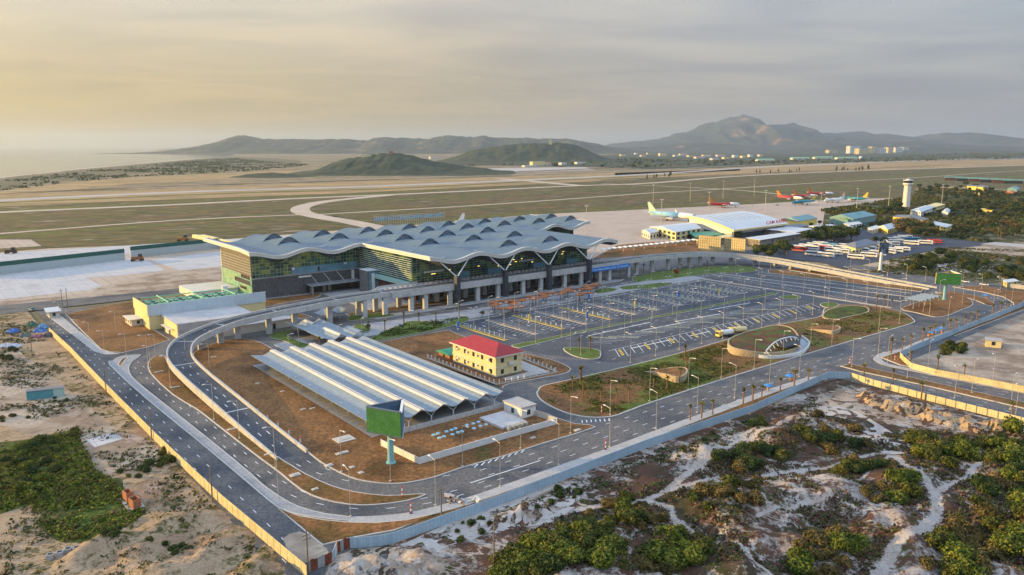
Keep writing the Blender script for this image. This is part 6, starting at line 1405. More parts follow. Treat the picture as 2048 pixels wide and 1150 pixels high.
far = [
 ('hangar', 'teal-roofed shed with a yellow-green lit end beside the apron', [(1563, 437), (1598, 431.5), (1634, 435), (1598, 441)], 9, m_yelW, m_teal, 'gable', 3),
 ('office_building', 'two-storey white and pale blue office behind the forecourt trees', [(1618, 451), (1660, 448), (1694, 451), (1650, 456)], 7, m_whitewall, m_whiteroof, 'flat', 2),
 ('hangar', 'pale teal hall with a peaked dark teal front near the apron edge', [(1660, 433), (1700, 427), (1752, 429), (1706, 437)], 9, m_teal, m_teal, 'gable', 4),
 ('hangar', 'darker teal gabled hall in front of the pale teal one', [(1684, 434), (1712, 431), (1726, 435), (1696, 439)], 8, m_teal, m_greenroof, 'gable', 4),
 ('office_building', 'small white block between the teal hall and the palm clumps', [(1688, 446), (1716, 442), (1724, 446), (1700, 450)], 6, m_whitewall, m_whiteroof, 'flat', 2),
 ('house', 'grey hip-roofed house with a yellow front beside the coach yard', [(1690, 488), (1725, 478), (1756, 484), (1712, 495)], 5, m_cream, m_greyroof, 'hip', 3),
 ('house', 'small yellow-gabled house with a blue-grey roof right of the car drive', [(1758, 452), (1778, 447), (1796, 452), (1776, 458)], 5, m_yelW, m_whiteroof, 'gable', 3),
 ('house', 'low cream house left of the yellow-gabled one', [(1736, 455), (1752, 450), (1764, 454), (1745, 459)], 4, m_paleW, m_whiteroof, 'flat', 2),
 ('office_building', 'long yellow building with white end right of the small houses', [(1856, 446), (1868, 442), (1904, 449), (1893, 454)], 6, m_yelW, m_whiteroof, 'flat', 2),
 ('house', 'long dark-roofed yellow block behind the long yellow building', [(1786, 432), (1796, 428.5), (1858, 436), (1848, 440)], 6, m_yelW, m_greyroof, 'gable', 2),
 ('office_building', 'white arched-roof building right of the control tower foot', [(1822, 419), (1850, 410), (1870, 413), (1842, 423)], 7, m_whitewall, m_whiteroof, 'hip', 2),
 ('office_building', 'cream office with a flat roof behind the arched white building', [(1852, 411), (1872, 405), (1890, 408), (1868, 414)], 7, m_cream, m_cream, 'flat', 2),
 ('house', 'pale blue shed among dark trees right of the tower', [(1884, 423), (1890, 417), (1900, 419), (1896, 425)], 5, m_whitewall, m_whiteroof, 'gable', 2),
 ('house', 'yellow shed with a dark roof in the far scrub', [(1934, 371), (1938, 368.5), (1976, 371), (1972, 374)], 8, m_yelW, m_greyroof, 'flat', 2),
 ('house', 'small yellow-orange shed low in the far scrub', [(1946, 386), (1950, 384.5), (1962, 385.5), (1960, 387.5)], 4, m_yelW, m_yelW, 'flat', 2),
 ('house', 'orange-roofed shed by the far dark trees', [(2012, 383), (2018, 381), (2032, 382.5), (2026, 385)], 5, m_redwall, m_orange, 'gable', 2),
 ('house', 'pale yellow low wall building in the middle of the scrub', [(1958, 418), (1962, 416), (1988, 418), (1984, 420)], 4, m_yelW, m_yelW, 'flat', 2),
 ('hangar', 'dark teal arched shed at the far right edge', [(2015, 377), (2022, 374), (2040, 375.5), (2034, 379)], 6, m_teal, m_teal, 'gable', 3)]
for nm, lb, q, z, wm, rm, kd, rh in far: building(nm, lb, 'building' if nm != 'house' else 'house', qpx(q, z), z-.6, wm, rm, kd, rh, rows=2 if 'office' in nm else 1, step=6, ww=2.4, win=('shed' not in lb))
m_palegreen = mat('pale_weathered_green_roof', [(0.10, 0.20, 0.15), (0.16, 0.27, 0.20)], scale=0.1, rough=0.7)
hg = [((1906+i*24, 361+i*1.2), i) for i in range(6)]
for q, i in hg: building('hangar', 'green-roofed open shed in the far military row, %s from the left' % nth(i+1), 'hangar', skew(q, 34, 14, -0.45), 6.5, [m_redwall, m_dark][i % 2], m_palegreen, 'gable', 3, win=False, group='far row of green-roofed sheds', over=2)
# settlement and flats far beyond the runway
for i, (px_, py_, w, h, m_) in enumerate([(1663, 306, 55, 17, 0), (1706, 307, 62, 38, 1), (1722, 308, 50, 26, 0), (1744, 307, 30, 34, 0), (1760, 307, 46, 25, 1), (1777, 306, 34, 30, 0), (1794, 305.5, 50, 30, 1), (1808, 305, 40, 32, 1)]):
    building('apartment_block', 'pale apartment block beyond the runway, %s from the left' % nth(i+1), 'building', skew((px_, py_), w*2.3, 60, 0.35), h*2.1, [m_cream, m_whitewall][m_], m_whiteroof, 'flat', rows=6, step=22, ww=10, wh=5, group='apartment blocks beyond the runway')
for i, (px_, py_, w, h, k) in enumerate([(1245, 312, 40, 10, 0), (1272, 309, 26, 12, 2), (1285, 313, 34, 8, 1), (1296, 309, 24, 12, 0), (1325, 312, 60, 18, 0), (1352, 313, 40, 10, 2), (1366, 312, 70, 14, 1), (1380, 314, 40, 9, 0), (1398, 317, 60, 9, 1), (1412, 314, 60, 12, 1), (1428, 320, 40, 8, 2), (1440, 314, 60, 13, 1), (1452, 318, 44, 9, 0), (1470, 315, 34, 14, 2), (1486, 316, 30, 12, 0), (1500, 314, 26, 14, 2), (1520, 313, 30, 12, 1), (1075, 332, 50, 14, 0), (1092, 331, 30, 8, 1), (1060, 334, 50, 5, 2), (1125, 330, 22, 8, 2), (1160, 328, 40, 7, 2), (870, 318, 60, 12, 1), (840, 320, 60, 10, 1)]):
    building('far_house', 'far %s house beyond the runway, %s from the left of its scatter' % (('cream', 'orange-roofed', 'white')[k], nth(i+1)), 'house', skew((px_, py_), w*1.2, 24, 0.5), h*1.25, [m_cream, m_paleW, m_whitewall][k], [m_cream, m_orange, m_whiteroof][k], 'gable' if k == 1 else 'flat', 4, rows=1, step=12, ww=4, wh=3, group='far houses beyond the runway')
for i, (px_, py_, w) in enumerate([(1600, 319, 110), (1645, 317.5, 120), (1692, 318.5, 130), (1530, 323, 90)]):
    building('hangar', 'green arched hangar beyond the runway, %s from the left' % nth((1, 2, 3, 4)[[1, 2, 3, 0][i]]), 'hangar', skew((px_, py_), w, 40, 0.1), 9, m_paleW, plain('pale_green_roof', (0.24, 0.42, 0.22)), 'gable', 6, win=False, group='green hangars beyond the runway')
st_ = thing('gas_tank', 'round white tank at the right end of the green hangars', 'tank', *G(1721, 318)); mb = MB(); mb.ball(G(1721, 318)+(8,), 11, 16, 10, (1, 1, .9)); mb.build('sphere', m_whitep, st_)
for lb, q, w, h, k in (('white blockhouse on the crest of the near scrub hill', (738, 311), 26, 9, 2), ('red-topped lookout on the summit of the near scrub hill', (786, 305.5), 9, 11, 1), ('white domed lookout on the middle hill', (1100, 287), 16, 26, 0)):
    D = 2430 if q[0] < 900 else 4280; x = (q[0]-1024)/FPX*D; z = CAMH+(292-q[1])/FPX*D-6
    building('lookout', lb, 'building', [(x-w/2, D-8), (x+w/2, D-8), (x+w/2, D+8), (x-w/2, D+8)], h, m_cream if k != 1 else m_brick, m_whiteroof if k != 1 else m_orange, 'flat', z0=z, win=False)
# control tower
ctx, cty = G(1812, 413); CT = thing('control_tower', 'round white control tower with a glazed cab at the edge of the apron', 'control tower', ctx, cty)
mb = MB(); mb.tube((ctx, cty, 0), (ctx, cty, 28), 4.9, 4.4, n=24); mb.build('shaft', m_whitewall, CT)
mb = MB()
for z0_, z1_, r0, r1 in ((28, 29.6, 4.4, 6.2), (29.6, 31.4, 6.2, 6.2)): mb.tube((ctx, cty, z0_), (ctx, cty, z1_), r0, r1, n=24)
mb.build('gallery', m_whitewall, CT)
mb = MB(); mb.tube((ctx, cty, 31.4), (ctx, cty, 34.6), 4.6, 5.6, n=16); cb = mb.build('cab_glazing', m_win, CT)
mb = MB(); mb.tube((ctx, cty, 34.6), (ctx, cty, 35.4), 6.4, 6.4, n=20); mb.tube((ctx, cty, 35.4), (ctx, cty, 36.6), 3, 2.5, n=12); mb.tube((ctx, cty, 36.6), (ctx, cty, 40), .12, n=5); mb.build('roof', m_whitewall, CT)
mb = MB()
for a in range(6): q = a*PI/3+.2; mb.tube((ctx+4.85*math.cos(q), cty+4.85*math.sin(q), 2), (ctx+4.4*math.cos(q), cty+4.4*math.sin(q), 28), 0.3, n=4)
mb.build('rib', m_pave2, CT)
# ================================================================ aircraft
def plane_proto(name, label, cols, L_=37.0, x=0, y=0, rot=0):
    """nose towards +X"""
    t = thing(name, label, 'aeroplane', 0, 0, 0); k = L_*(1.18 if L_ < 40 else 1)/37.0
    body, nose, tail, wing = cols
    prof = [(-18.5, .25, 4.9), (-16, .9, 4.5), (-12, 1.6, 4.0), (-6, 1.97, 3.7), (6, 1.97, 3.6)], [(6, 1.97, 3.6), (12, 1.97, 3.6), (15.5, 1.75, 3.5), (17.5, 1.1, 3.25), (18.4, .35, 3.0)]
    for pr_, mt, nm in ((prof[0], body, 'fuselage'), (prof[1], nose, 'forward_fuselage')):
        mb = MB(); nn = 16; vs = [(a*k, r*k*math.cos(2*PI*i/nn), (z+r*math.sin(2*PI*i/nn))*k) for a, r, z in pr_ for i in range(nn)]
        fs = [(j*nn+i, (j+1)*nn+i, (j+1)*nn+(i+1) % nn, j*nn+(i+1) % nn) for j in range(len(pr_)-1) for i in range(nn)]
        fs += [tuple(range(nn)), tuple(range((len(pr_)-1)*nn, len(pr_)*nn))[::-1]]; mb.add(vs, fs); fu = mb.build(nm, mt, t, smooth=True)
        if nm == 'forward_fuselage': mb = MB(); mb.box(16.6*k, 0, 4.15*k, 1.2*k, 2.2*k, .55*k); mb.build('cockpit_window', m_win, fu)
    def slabm(pts, th): 
        mb = MB(); n = len(pts); mb.add([(a*k, b*k, (c+th/2)*k) for a, b, c in pts]+[(a*k, b*k, (c-th/2)*k) for a, b, c in pts], [tuple(range(n)), tuple(range(2*n-1, n-1, -1))]+[(i, n+i, n+(i+1) % n, (i+1) % n) for i in range(n)]); return mb
    for s in (-1, 1):
        w = slabm([(4, s*1.5, 3.0), (-4, s*1.5, 3.0), (-6.2, s*17, 4.3), (-4.6, s*17, 4.3)], .35).build('wing', wing, t)
        mb = MB(); mb.tube((3.6*k, s*5.6*k, 2.1*k), (-.6*k, s*5.6*k, 2.1*k), 1.05*k, .8*k, n=12); mb.build('engine', wing, w)
        slabm([(-14.3, s*.8, 5.0), (-17, s*.8, 5.0), (-18.3, s*6, 5.4), (-17.2, s*6, 5.4)], .2).build('tailplane', wing, t)
        slabm([(-6.3, s*17, 4.3), (-4.8, s*17, 4.3), (-6.4, s*17.3, 6.0), (-7, s*17.3, 6.0)], .2).build('winglet', tail, t)
        mb = MB(); mb.tube((-1*k, s*2.9*k, 0), (-1*k, s*2.9*k, 0.01), .1); 
        mb = MB(); mb.tube((-1.2*k, s*3.4*k, .6*k), (-1.2*k, s*4.2*k, .6*k), .6*k, n=10); mb.tube((-1.2*k, s*3.6*k, .6*k), (-1.2*k, s*3.2*k, 2.9*k), .18*k); mb.build('landing_gear', m_dark, t)
    mb = MB(); mb.tube((13*k, -.4*k, .5*k), (13*k, .4*k, .5*k), .5*k, n=10); mb.tube((13*k, 0, .5*k), (13*k, 0, 2*k), .15*k); mb.build('landing_gear', m_dark, t)
    mb = MB(); n = 4; pts = [(-11.5, 5.6), (-16.8, 11.6), (-18.8, 11.6), (-17.2, 5.2)]
    mb.add([(a*k, .15*k, z*k) for a, z in pts]+[(a*k, -.15*k, z*k) for a, z in pts], [(0, 1, 2, 3), (7, 6, 5, 4)]+[(i, 4+i, 4+(i+1) % 4, (i+1) % 4) for i in range(4)]); mb.build('tail_fin', tail, t)
    return t
pr, pw, pt, pg, pl, py_ = (plain('aircraft_red', (0.55, 0.04, 0.025), .3), plain('aircraft_white', (0.72, 0.71, 0.68), .3), plain('aircraft_teal', (0.02, 0.20, 0.26), .3), plain('aircraft_gold', (0.62, 0.42, 0.06), .3), plain('aircraft_pale_sky', (0.35, 0.60, 0.64), .3), plain('aircraft_yellow_red', (0.62, 0.20, 0.03), .3))
pa = plane_proto('aeroplane', 'red and white airliner with an orange tail standing alone behind the old terminal roof', (pr, pw, py_, pw))
pb = plane_proto('aeroplane', 'teal airliner with a gold tail in front of the three red ones', (pt, pt, pg, pw))
pc = plane_proto('aeroplane', 'all-white airliner with a pale tail between the two teal ones', (pw, pw, plain('pinkish_tail', (0.66, 0.45, 0.35)), pw))
pd = plane_proto('aeroplane', 'large pale turquoise airliner with a pale green tail at the gate', (pl, pw, plain('pale_green_tail', (0.50, 0.62, 0.42)), pw), L_=60)
def put(o, nose, tail, label=None, new=False):
    a, b = G(*nose), G(*tail); rz = math.atan2(a[1]-b[1], a[0]-b[0]); c = ((a[0]+b[0])/2, (a[1]+b[1])/2, 0)
    if new: o = dup(o, c, rz, label)
    o.location = c; o.rotation_euler = (0, 0, rz); return o
put(pa, (1472, 414.5), (1425, 415)); put(pb, (1577, 411), (1637, 408.5)); put(pc, (1645, 406.5), (1692, 404)); put(pd, (1392, 444), (1296, 437.5))
put(pa, (1606, 402), (1553, 399), 'red and white airliner, left of the three parked in a row', True)
put(pa, (1638, 396.5), (1584, 397.5), 'red and white airliner, middle of the three parked in a row', True)
put(pa, (1668, 392), (1614, 392), 'red and white airliner, right and farthest of the three in a row', True)
put(pb, (1676, 401), (1735, 404), 'teal airliner with a gold tail at the far right of the apron', True)
tf = thing('aeroplane_tail', 'red and white tail fin of an aeroplane showing above the far terminal roof', 'aeroplane', *G(922, 452)); x, y = G(922, 452)
mb = MB(); mb.add([(x-4, y, 4), (x+3, y, 4), (x+4, y, 13), (x+1.5, y, 13), (x-4, y+.4, 4), (x+3, y+.4, 4), (x+4, y+.4, 13), (x+1.5, y+.4, 13)], [(0, 1, 2, 3), (7, 6, 5, 4), (0, 4, 5, 1), (1, 5, 6, 2), (2, 6, 7, 3), (3, 7, 4, 0)]); mb.build('tail_fin', pw, tf)
mb = MB(); mb.tube((x-6, y, 3.5), (x+22, y, 3.5), 1.8, 1.9, n=12); mb.build('fuselage', pw, tf)
# ================================================================ coaches, lorries, cars
def bus(label, stripe=None, body=None, L_=11.6, group='coaches parked in the yard'):
    t = thing('coach', label, 'coach', 0, 0, 0, 0, group); bm_ = body or m_whitep
    mb = MB(); pr_ = [(-L_/2, .35), (L_/2, .35), (L_/2, 2.2), (L_/2-.35, 3.3), (-L_/2+.1, 3.4), (-L_/2, 3.2)]; n = len(pr_)
    mb.add([(a, -1.25, z) for a, z in pr_]+[(a, 1.25, z) for a, z in pr_], [tuple(range(n)), tuple(range(2*n-1, n-1, -1))]+[(i, n+i, n+(i+1) % n, (i+1) % n) for i in range(n)]); mb.build('body', bm_, t)
    mb = MB(); mb.box(.1, 0, 1.75, L_-.9, 2.56, .95); mb.build('window_band', m_win, t)
    mb = MB(); mb.box(L_/2-.12, 0, 1.5, .3, 2.3, 1.3); mb.build('windscreen', m_win, t)
    mb = MB(); mb.box(0, 0, .55, L_-.6, 2.56, .3); mb.build('stripe', stripe or m_greysh, t)
    mb = MB(); mb.box(-L_*.2, 0, 3.4, 2.4, 1.7, .25); mb.build('roof_unit', bm_, t)
    for a in (-L_*.3, L_*.33):
        for s in (-1, 1): mb = MB(); mb.tube((a, s*1.0, .5), (a, s*1.27, .5), .5, n=10); mb.build('wheel', m_dark, t)
    return t
bw = bus('white coach'); br_ = bus('red coach', body=plain('coach_red', (0.45, 0.03, 0.03))); bb_ = bus('blue coach', body=plain('coach_blue', (0.10, 0.30, 0.42)))
a, b = G(1695, 513), G(1728, 516); RB = math.atan2(b[1]-a[1], b[0]-a[0])+PI
BUS = [(('the nearest row at the yard corner', [(1712, 518), (1738, 514), (1756, 510), (1775, 507), (1790, 504), (1804, 502)], 'wwwwww')),
       (('the long left-hand row', [(1652, 514), (1626, 511), (1668, 509.5), (1683, 506.5), (1697, 503.5), (1708, 500.5), (1720, 498), (1732, 496)], 'wwwwwwwb')),
       (('the mixed row in front of the forecourt trees', [(1600, 503), (1612, 496.5), (1596, 499), (1628, 494), (1645, 500), (1651, 497.5), (1660, 494.5), (1640, 491.5)], 'rwwwrwbw')),
       (('the back row beside the tall trees', [(1783, 491), (1792, 487), (1786, 483), (1800, 480.5), (1810, 478), (1825, 482.5)], 'wwwwwb')),
       (('the scattered coaches at the far end of the yard', [(1823, 489.5), (1850, 488.5), (1868, 487)], 'wwr'))]
BUS += [(('the inner row beside the hip-roofed house', [(1745, 497), (1757, 495), (1768, 493), (1664, 503), (1678, 499), (1692, 496), (1623, 499.5), (1722, 504), (1737, 501)], 'wwwwwwwww'))]
used = set()
for where, ps, cs in BUS:
    order = sorted(range(len(ps)), key=lambda i: ps[i][0])
    for rk, i in enumerate(order):
        c = cs[i]; src = {'w': bw, 'r': br_, 'b': bb_}[c]; x, y = G(*ps[i]); lb = '%s coach, %s from the left in %s' % ({'w': 'white', 'r': 'red', 'b': 'blue'}[c], nth(rk+1), where)
        rz = RB+(0.5 if 'back row' in where else 0)
        if c not in used: used.add(c); src.location = (x, y, .05); src.rotation_euler = (0, 0, rz); src['label'] = lb
        else: dup(src, (x, y, .05), rz, lb)
def truck(label, q, rot, cab, tank):
    x, y = G(*q); t = thing('tanker_lorry', label, 'lorry', x, y, 0.1, rot)
    L2 = lambda a, b: (x+a*math.cos(rot)-b*math.sin(rot), y+a*math.sin(rot)+b*math.cos(rot))
    mb = MB(); mb.box(*L2(3.2, 0), .7, 1.9, 2.3, 2.2, rot); mb.build('cab', cab, t)
    mb = MB(); a, b = L2(-3.6, 0), L2(1.8, 0); mb.tube(a+(2.1,), b+(2.1,), 1.15, n=12); mb.build('tank', tank, t)
    mb = MB(); mb.box(*L2(0, 0), .7, 8, 1.8, .3, rot); mb.build('chassis', m_dark, t)
    mb = MB(); mb.box(*L2(4.16, 0), 1.7, .08, 2, .9, rot); mb.build('windscreen', m_win, t)
    for u_ in (-2.6, -1.4, 3): 
        for s in (-1, 1): mb = MB(); mb.tube(L2(u_, s*.95)+(.6,), L2(u_, s*1.25)+(.6,), .55, n=10); mb.build('wheel', m_dark, t)
truck('yellow-cabbed water lorry with a white tank beside the oval mound', (1450, 674), PI+ANG-.25, m_yelW, m_whitep)
truck('yellow lorry parked just behind the white-tanked one', (1476, 668), PI+ANG-.5, m_yelW, m_cream)
def car(label, q, rot, m):
    x, y = G(*q); t = thing('car', label, 'car', x, y, 0.08, rot); L2 = lambda a, b: (x+a*math.cos(rot)-b*math.sin(rot), y+a*math.sin(rot)+b*math.cos(rot))
    mb = MB(); mb.box(x, y, .4, 4.4, 1.8, .65, rot); mb.build('body', m, t); mb = MB(); pr4 = [L2(-1.7, -.75), L2(1.0, -.75), L2(1.0, .75), L2(-1.7, .75)]; mb.prism(pr4, 1.05, 1.55); mb.build('cabin', m_win, t)
    for u_ in (-1.4, 1.4):
        for s in (-1, 1): mb = MB(); mb.tube(L2(u_, s*.7)+(.4,), L2(u_, s*.93)+(.4,), .36, n=10); mb.build('wheel', m_dark, t)
for lb, q, m in (('white car under the narrow cream canopy beside the coach yard', (1566, 495), m_whitep), ('pale car at the roadside right of the far green billboard', (1930, 565), m_whitep), ('dark car by the gatehouse at the top of the left road', (64, 621), m_teal), ('white pick-up by the yellow roadside hut', (1968, 571), m_whitep), ('pale service van on the apron right of the lone red airliner', (1503, 413), m_paleW), ('teal service truck in the middle of the apron', (1554, 411), m_teal), ('white car behind the coaches near the hip-roofed house', (1660, 482), m_whitep)): car(lb, q, RB, m)
# ================================================================ street furniture
m_galv = plain('galvanised_lamp_steel', (0.50, 0.46, 0.39), rough=0.5, metal=0.2)
def lamp_proto(h, arm, double=False, r=0.072):
    t = thing('street_lamp', 'tall lamp', 'street lamp', 0, 0, 0)
    mb = MB(); mb.tube((0, 0, 0), (0, 0, h), r, r*.7, n=6); mb.box(0, 0, 0, .5, .5, .25); p = mb.build('pole', m_galv, t)
    for s in ((1, -1) if double else (1,)):
        mb = MB(); mb.tube((0, 0, h-.15), (s*arm, 0, h+.25), .09, .07, n=5); a_ = mb.build('arm', m_galv, t)
        mb = MB(); mb.box(s*(arm+.3), 0, h+.15, 1.0, .32, .16); mb.build('lamp_head', m_whitep, a_)
    return t
lpA = lamp_proto(11, 1.9); lpB = lamp_proto(10, 1.3, True); lpC = lamp_proto(8.5, 1.4)
lampuse = {}
def lamps(pts, proto, where, rot=None, z=0.15):
    pts = [(p if len(p) == 2 else p) for p in pts]
    order = sorted(range(len(pts)), key=lambda i: px_of(*pts[i])[0])
    for rk, i in enumerate(order):
        x, y = pts[i]; rz = rot if not callable(rot) else rot(i, x, y)
        lb = '%s, %s from the left %s' % ('double-armed lamp post' if proto is lpB else 'tall lamp post' if proto is lpA else 'shorter lamp post', nth(rk+1), where)
        if proto.name not in lampuse:
            lampuse[proto.name] = 1; o = proto; o.location = (x, y, z); o.rotation_euler = (0, 0, rz); o['label'] = fit(lb); o['group'] = 'lamp posts '+where
        else: dup(proto, (x, y, z), rz, lb, 'lamp posts '+where)
TR = ANG+PI/2   # arm towards +t
lamps([G(701, 1035), G(871, 1012), G(1000, 974), G(1117, 931), G(1219, 895), G(1312, 859), G(1394, 826), G(1469, 797), G(1538, 774), G(1598, 754)], lpA, 'along the footpath of the wide front road', TR)
lamps([G(683, 945), G(781, 964), G(925, 934), G(1041, 898), G(1141, 868), G(1220, 831), G(1299, 803), G(1376, 780), G(1442, 758), G(1508, 738), G(1565, 718), G(1620, 702), G(1663, 692), G(1703, 735), G(1756, 712), G(1757, 663), G(1798, 648)], lpA, 'along the inner kerb of the front road', TR+PI)
lamps([G(341, 775), G(428, 840), G(479, 878), G(551, 937), G(557, 997), G(296, 728), G(420, 748), G(372, 726)], lpA, 'on the strip between the ramp and the inner road', ANG+PI)
lamps([G(135, 654), G(158, 680), G(180, 685), G(209, 704), G(253, 711), G(311, 713), G(301, 737), G(120, 640), G(232, 662)], lpC, 'around the lawns at the left', ANG+PI)
lamps([W(s+.1, t) for s in SROW for t in (-37.2, -70.8)], lpA, 'at the ends of the car park islands', lambda i, x, y: ANG+(i % 2)*PI)
lamps([W(s, t) for s in SROW for t in (-49, -60)], lpB, 'in the middle of the car park islands', ANG)
lamps([W(-18+i*14.5, -82.3) for i in range(12)], lpA, 'along the grass dividers of the car park', TR+PI)
lamps([W(s, t) for s, t in ((9, -94), (17, -99.3), (33, -100), (49, -101), (65, -102), (81, -103), (97, -103), (113, -104), (129, -104))], lpB, 'on the slanting islands of the coach park', ANG)
lamps([W(-10+i*14.5, -127.6+i*.25) for i in range(11)], lpA, 'along the edge between coach park and garden', TR)
lamps([W(-15, -100), W(-10, -112), W(-17, -108)], lpC, 'on the small planted island', ANG)
for k, (a, b) in enumerate((((1470, 552), (1800, 598)), ((1540, 552), (1810, 589)), ((1480, 570), (1775, 613)))):
    lamps([G(lerp(a[0], b[0], i/7), lerp(a[1], b[1], i/7)) for i in range(8)], lpA, 'along the %s kerb line of the right-hand car park' % ('middle', 'farther', 'nearer')[k], TR if k else TR+PI)
lamps([W(-70+i*24, -29.8) for i in range(10)], lpC, 'along the plaza road beside the car park', TR+PI)
lamps([G(1877, 602), G(1846, 624), G(1820, 612), G(1923, 618), G(1896, 640), G(1948, 598), G(1985, 625), G(1995, 598), G(2010, 600), G(2022, 612), G(1908, 588), G(1858, 632)], lpA, 'around the right-hand turning loop', lambda i, x, y: i*1.1)
lamps([G(1774, 732), G(1814, 757), G(1855, 742), G(1909, 797), G(1943, 787), G(1984, 770), G(2020, 820), G(2030, 838)], lpA, 'along the side road at the lower right', lambda i, x, y: ANG+(i % 2)*PI)
lamps([G(598, 690), G(578, 713), G(676, 693), G(604, 750)], lpC, 'between the carport and the small canopies', ANG)
lamps([G(lerp(1700, 2000, i/8), lerp(541, 585, i/8)) for i in range(9)], lpC, 'along the road behind the viaduct ramp', TR)
# apron floodlight masts
mast = thing('floodlight_mast', 'mast', 'floodlight mast', 0, 0, 0, 0, 'apron floodlight masts')
mb = MB(); mb.tube((0, 0, 0), (0, 0, 27), .38, .2, n=8); mb.build('mast', m_galv, mast); mb = MB(); mb.box(0, 0, 26.2, 3.2, .8, .9); mb.build('lamp_bank', m_paleW, mast)
MA = [(1306, 408), (1380, 403), (1446, 397), (1508, 392), (1530, 425), (1640, 431), (1713, 419), (1777, 412), (1883, 408), (1322, 452), (1417, 430), (1172, 470)]
for rk, q in enumerate(sorted(MA)):
    lb = 'slim apron floodlight mast, %s from the left' % nth(rk+1)
    if rk == 0: mast.location = G(*q)+(0,); mast['label'] = lb
    else: dup(mast, G(*q)+(0,), 0, lb)
# wooden utility poles
up = thing('utility_pole', 'pole', 'utility pole', 0, 0, 0, 0, 'wooden utility poles'); m_wood = plain('weathered_timber', (0.20, 0.15, 0.10))
mb = MB(); mb.tube((0, 0, 0), (0, 0, 9), .17, .12, n=6); mb.build('pole', m_wood, up); mb = MB(); mb.box(0, 0, 8.0, 2.2, .14, .14, .4); mb.box(0, 0, 7.2, 1.6, .14, .14, .4); mb.build('crossarm', m_wood, up)
for rk, (q, lb) in enumerate([((65, 714), 'utility pole on a rock pad beside the junk yard'), ((213, 790), 'utility pole by the left fence near the teal container'), ((304, 880), 'utility pole at the fence above the cleared sandy plot'), ((425, 1003), 'crossarmed utility pole at the fence in the lower left'), ((617, 1149), 'utility pole at the patched fence corner'), ((883, 1050), 'thick wooden pole by the pale blue fence'), ((988, 1130), 'slim leaning pole in the heath below the blue fence'), ((125, 612), 'left of the twin tall poles by the dark service road'), ((135, 611), 'right of the twin tall poles by the dark service road'), ((2000, 483), 'left of the two poles in the far right scrub'), ((1995, 478), 'rear pole of the two in the far right scrub')]):
    if rk == 0: up.location = G(*q)+(0,); up['label'] = lb
    else: dup(up, G(*q)+(0,), R.uniform(0, 3), lb)
# white reflector posts on the ramp barrier, hoop guards in the car park, red-and-white posts, parasols
rp = thing('reflector_post', 'post', 'post', 0, 0, 0, 0, 'reflector posts on the ramp lawn'); mb = MB(); mb.box(0, 0, 0, .4, .4, 1.3); mb.build('post', m_whitep, rp); mb = MB(); mb.box(0, 0, 1.3, .42, .42, .35); mb.build('band', plain('pale_red', (.6, .12, .08)), rp)
for i in range(14):
    s, t = -139.6, -24-i*7.8; lb = 'small white reflector post, %s from the far end of the ramp lawn' % nth(i+1)
    if i == 0: rp.location = W(s, t)+(.2,); rp['label'] = lb
    else: dup(rp, W(s+.2, t)+(.2,), 0, lb)
hp = thing('hoop_guard', 'hoop', 'hoop guard', 0, 0, 0, ANG, 'white hoop guards in the car park'); mb = MB(); mb.tube((-.9, 0, 0), (-.9, 0, 1.0), .09); mb.tube((.9, 0, 0), (.9, 0, 1.0), .09); mb.tube((-.9, 0, 1.0), (.9, 0, 1.0), .09); mb.build('hoop', m_whitep, hp); mb = MB(); mb.box(0, 0, 0, 2.1, .35, .06); mb.build('base', m_pave2, hp)
k = 0
for i, s in enumerate(SROW[:-1]):
    if i in (1, 3, 5): continue
    for j in range(9):
        lb = 'white hoop guard in the car park, %s along island row %s from the left' % (nth(j+1), nth(i+1)); p = W(s+2.2, -40-j*3.5)+(.08,)
        if k == 0: hp.location = p; hp['label'] = lb
        else: dup(hp, p, ANG+PI/2, lb)
        k += 1
wp = thing('warning_post', 'post', 'warning post', 0, 0, 0, 0, 'red and white warning posts')
mb = MB()
for i in range(5): mb.tube((0, 0, i*.55), (0, 0, i*.55+.55), .15, n=8, m=i % 2)
mb.build('post', [plain('warning_red', (.55, .04, .03)), m_whitep], wp); mb = MB(); mb.tube((0, 0, 0), (0, 0, .15), .35, n=8); mb.build('foot', m_dark, wp)
for rk, (q, lb) in enumerate([((805, 996), 'red and white post on the tip of the ramp median'), ((822, 1028), 'red and white post on the outer kerb below the median tip'), ((1211, 900), 'red-topped post on the front footpath'), ((1203, 828), 'striped post in the near corner of the garden'), ((1699, 730), 'striped post on the nose of the side-road median'), ((1789, 724), 'striped post in the orange verge by the side road')]):
    if rk == 0: wp.location = G(*q)+(.2,); wp['label'] = lb
    else: dup(wp, G(*q)+(.2,), 0, lb)
ps = thing('parasol', 'parasol', 'parasol', 0, 0, 0, 0, 'blue parasols on the footpath'); mb = MB(); mb.tube((0, 0, 0), (0, 0, 2.3), .05, n=5); mb.build('pole', m_whitep, ps); mb = MB(); mb.add([(1.5*math.cos(i*PI/4), 1.5*math.sin(i*PI/4), 1.9) for i in range(8)]+[(0, 0, 2.6)], [(i, (i+1) % 8, 8) for i in range(8)]); mb.build('canopy', plain('bright_blue_cloth', (.04, .25, .62)), ps)
mb = MB(); mb.box(1.0, .3, 0, .8, .6, .8); mb.build('stall', m_orange, ps)
for rk, (q, lb) in enumerate([((1578, 763), 'blue parasol near the bend of the pale blue fence'), ((1535, 783), 'blue sheet parasol lower along the front footpath'), ((1862, 674), 'left blue parasol of the pair at the right-hand palms'), ((1871, 670), 'second blue parasol, just right of the left one at the palms'), ((1883, 666), 'right-hand blue parasol by the palms'), ((1970, 598), 'blue parasol in the turning loop')]):
    if rk == 0: ps.location = G(*q)+(.2,); ps['label'] = lb
    else: dup(ps, G(*q)+(.2,), rk, lb)
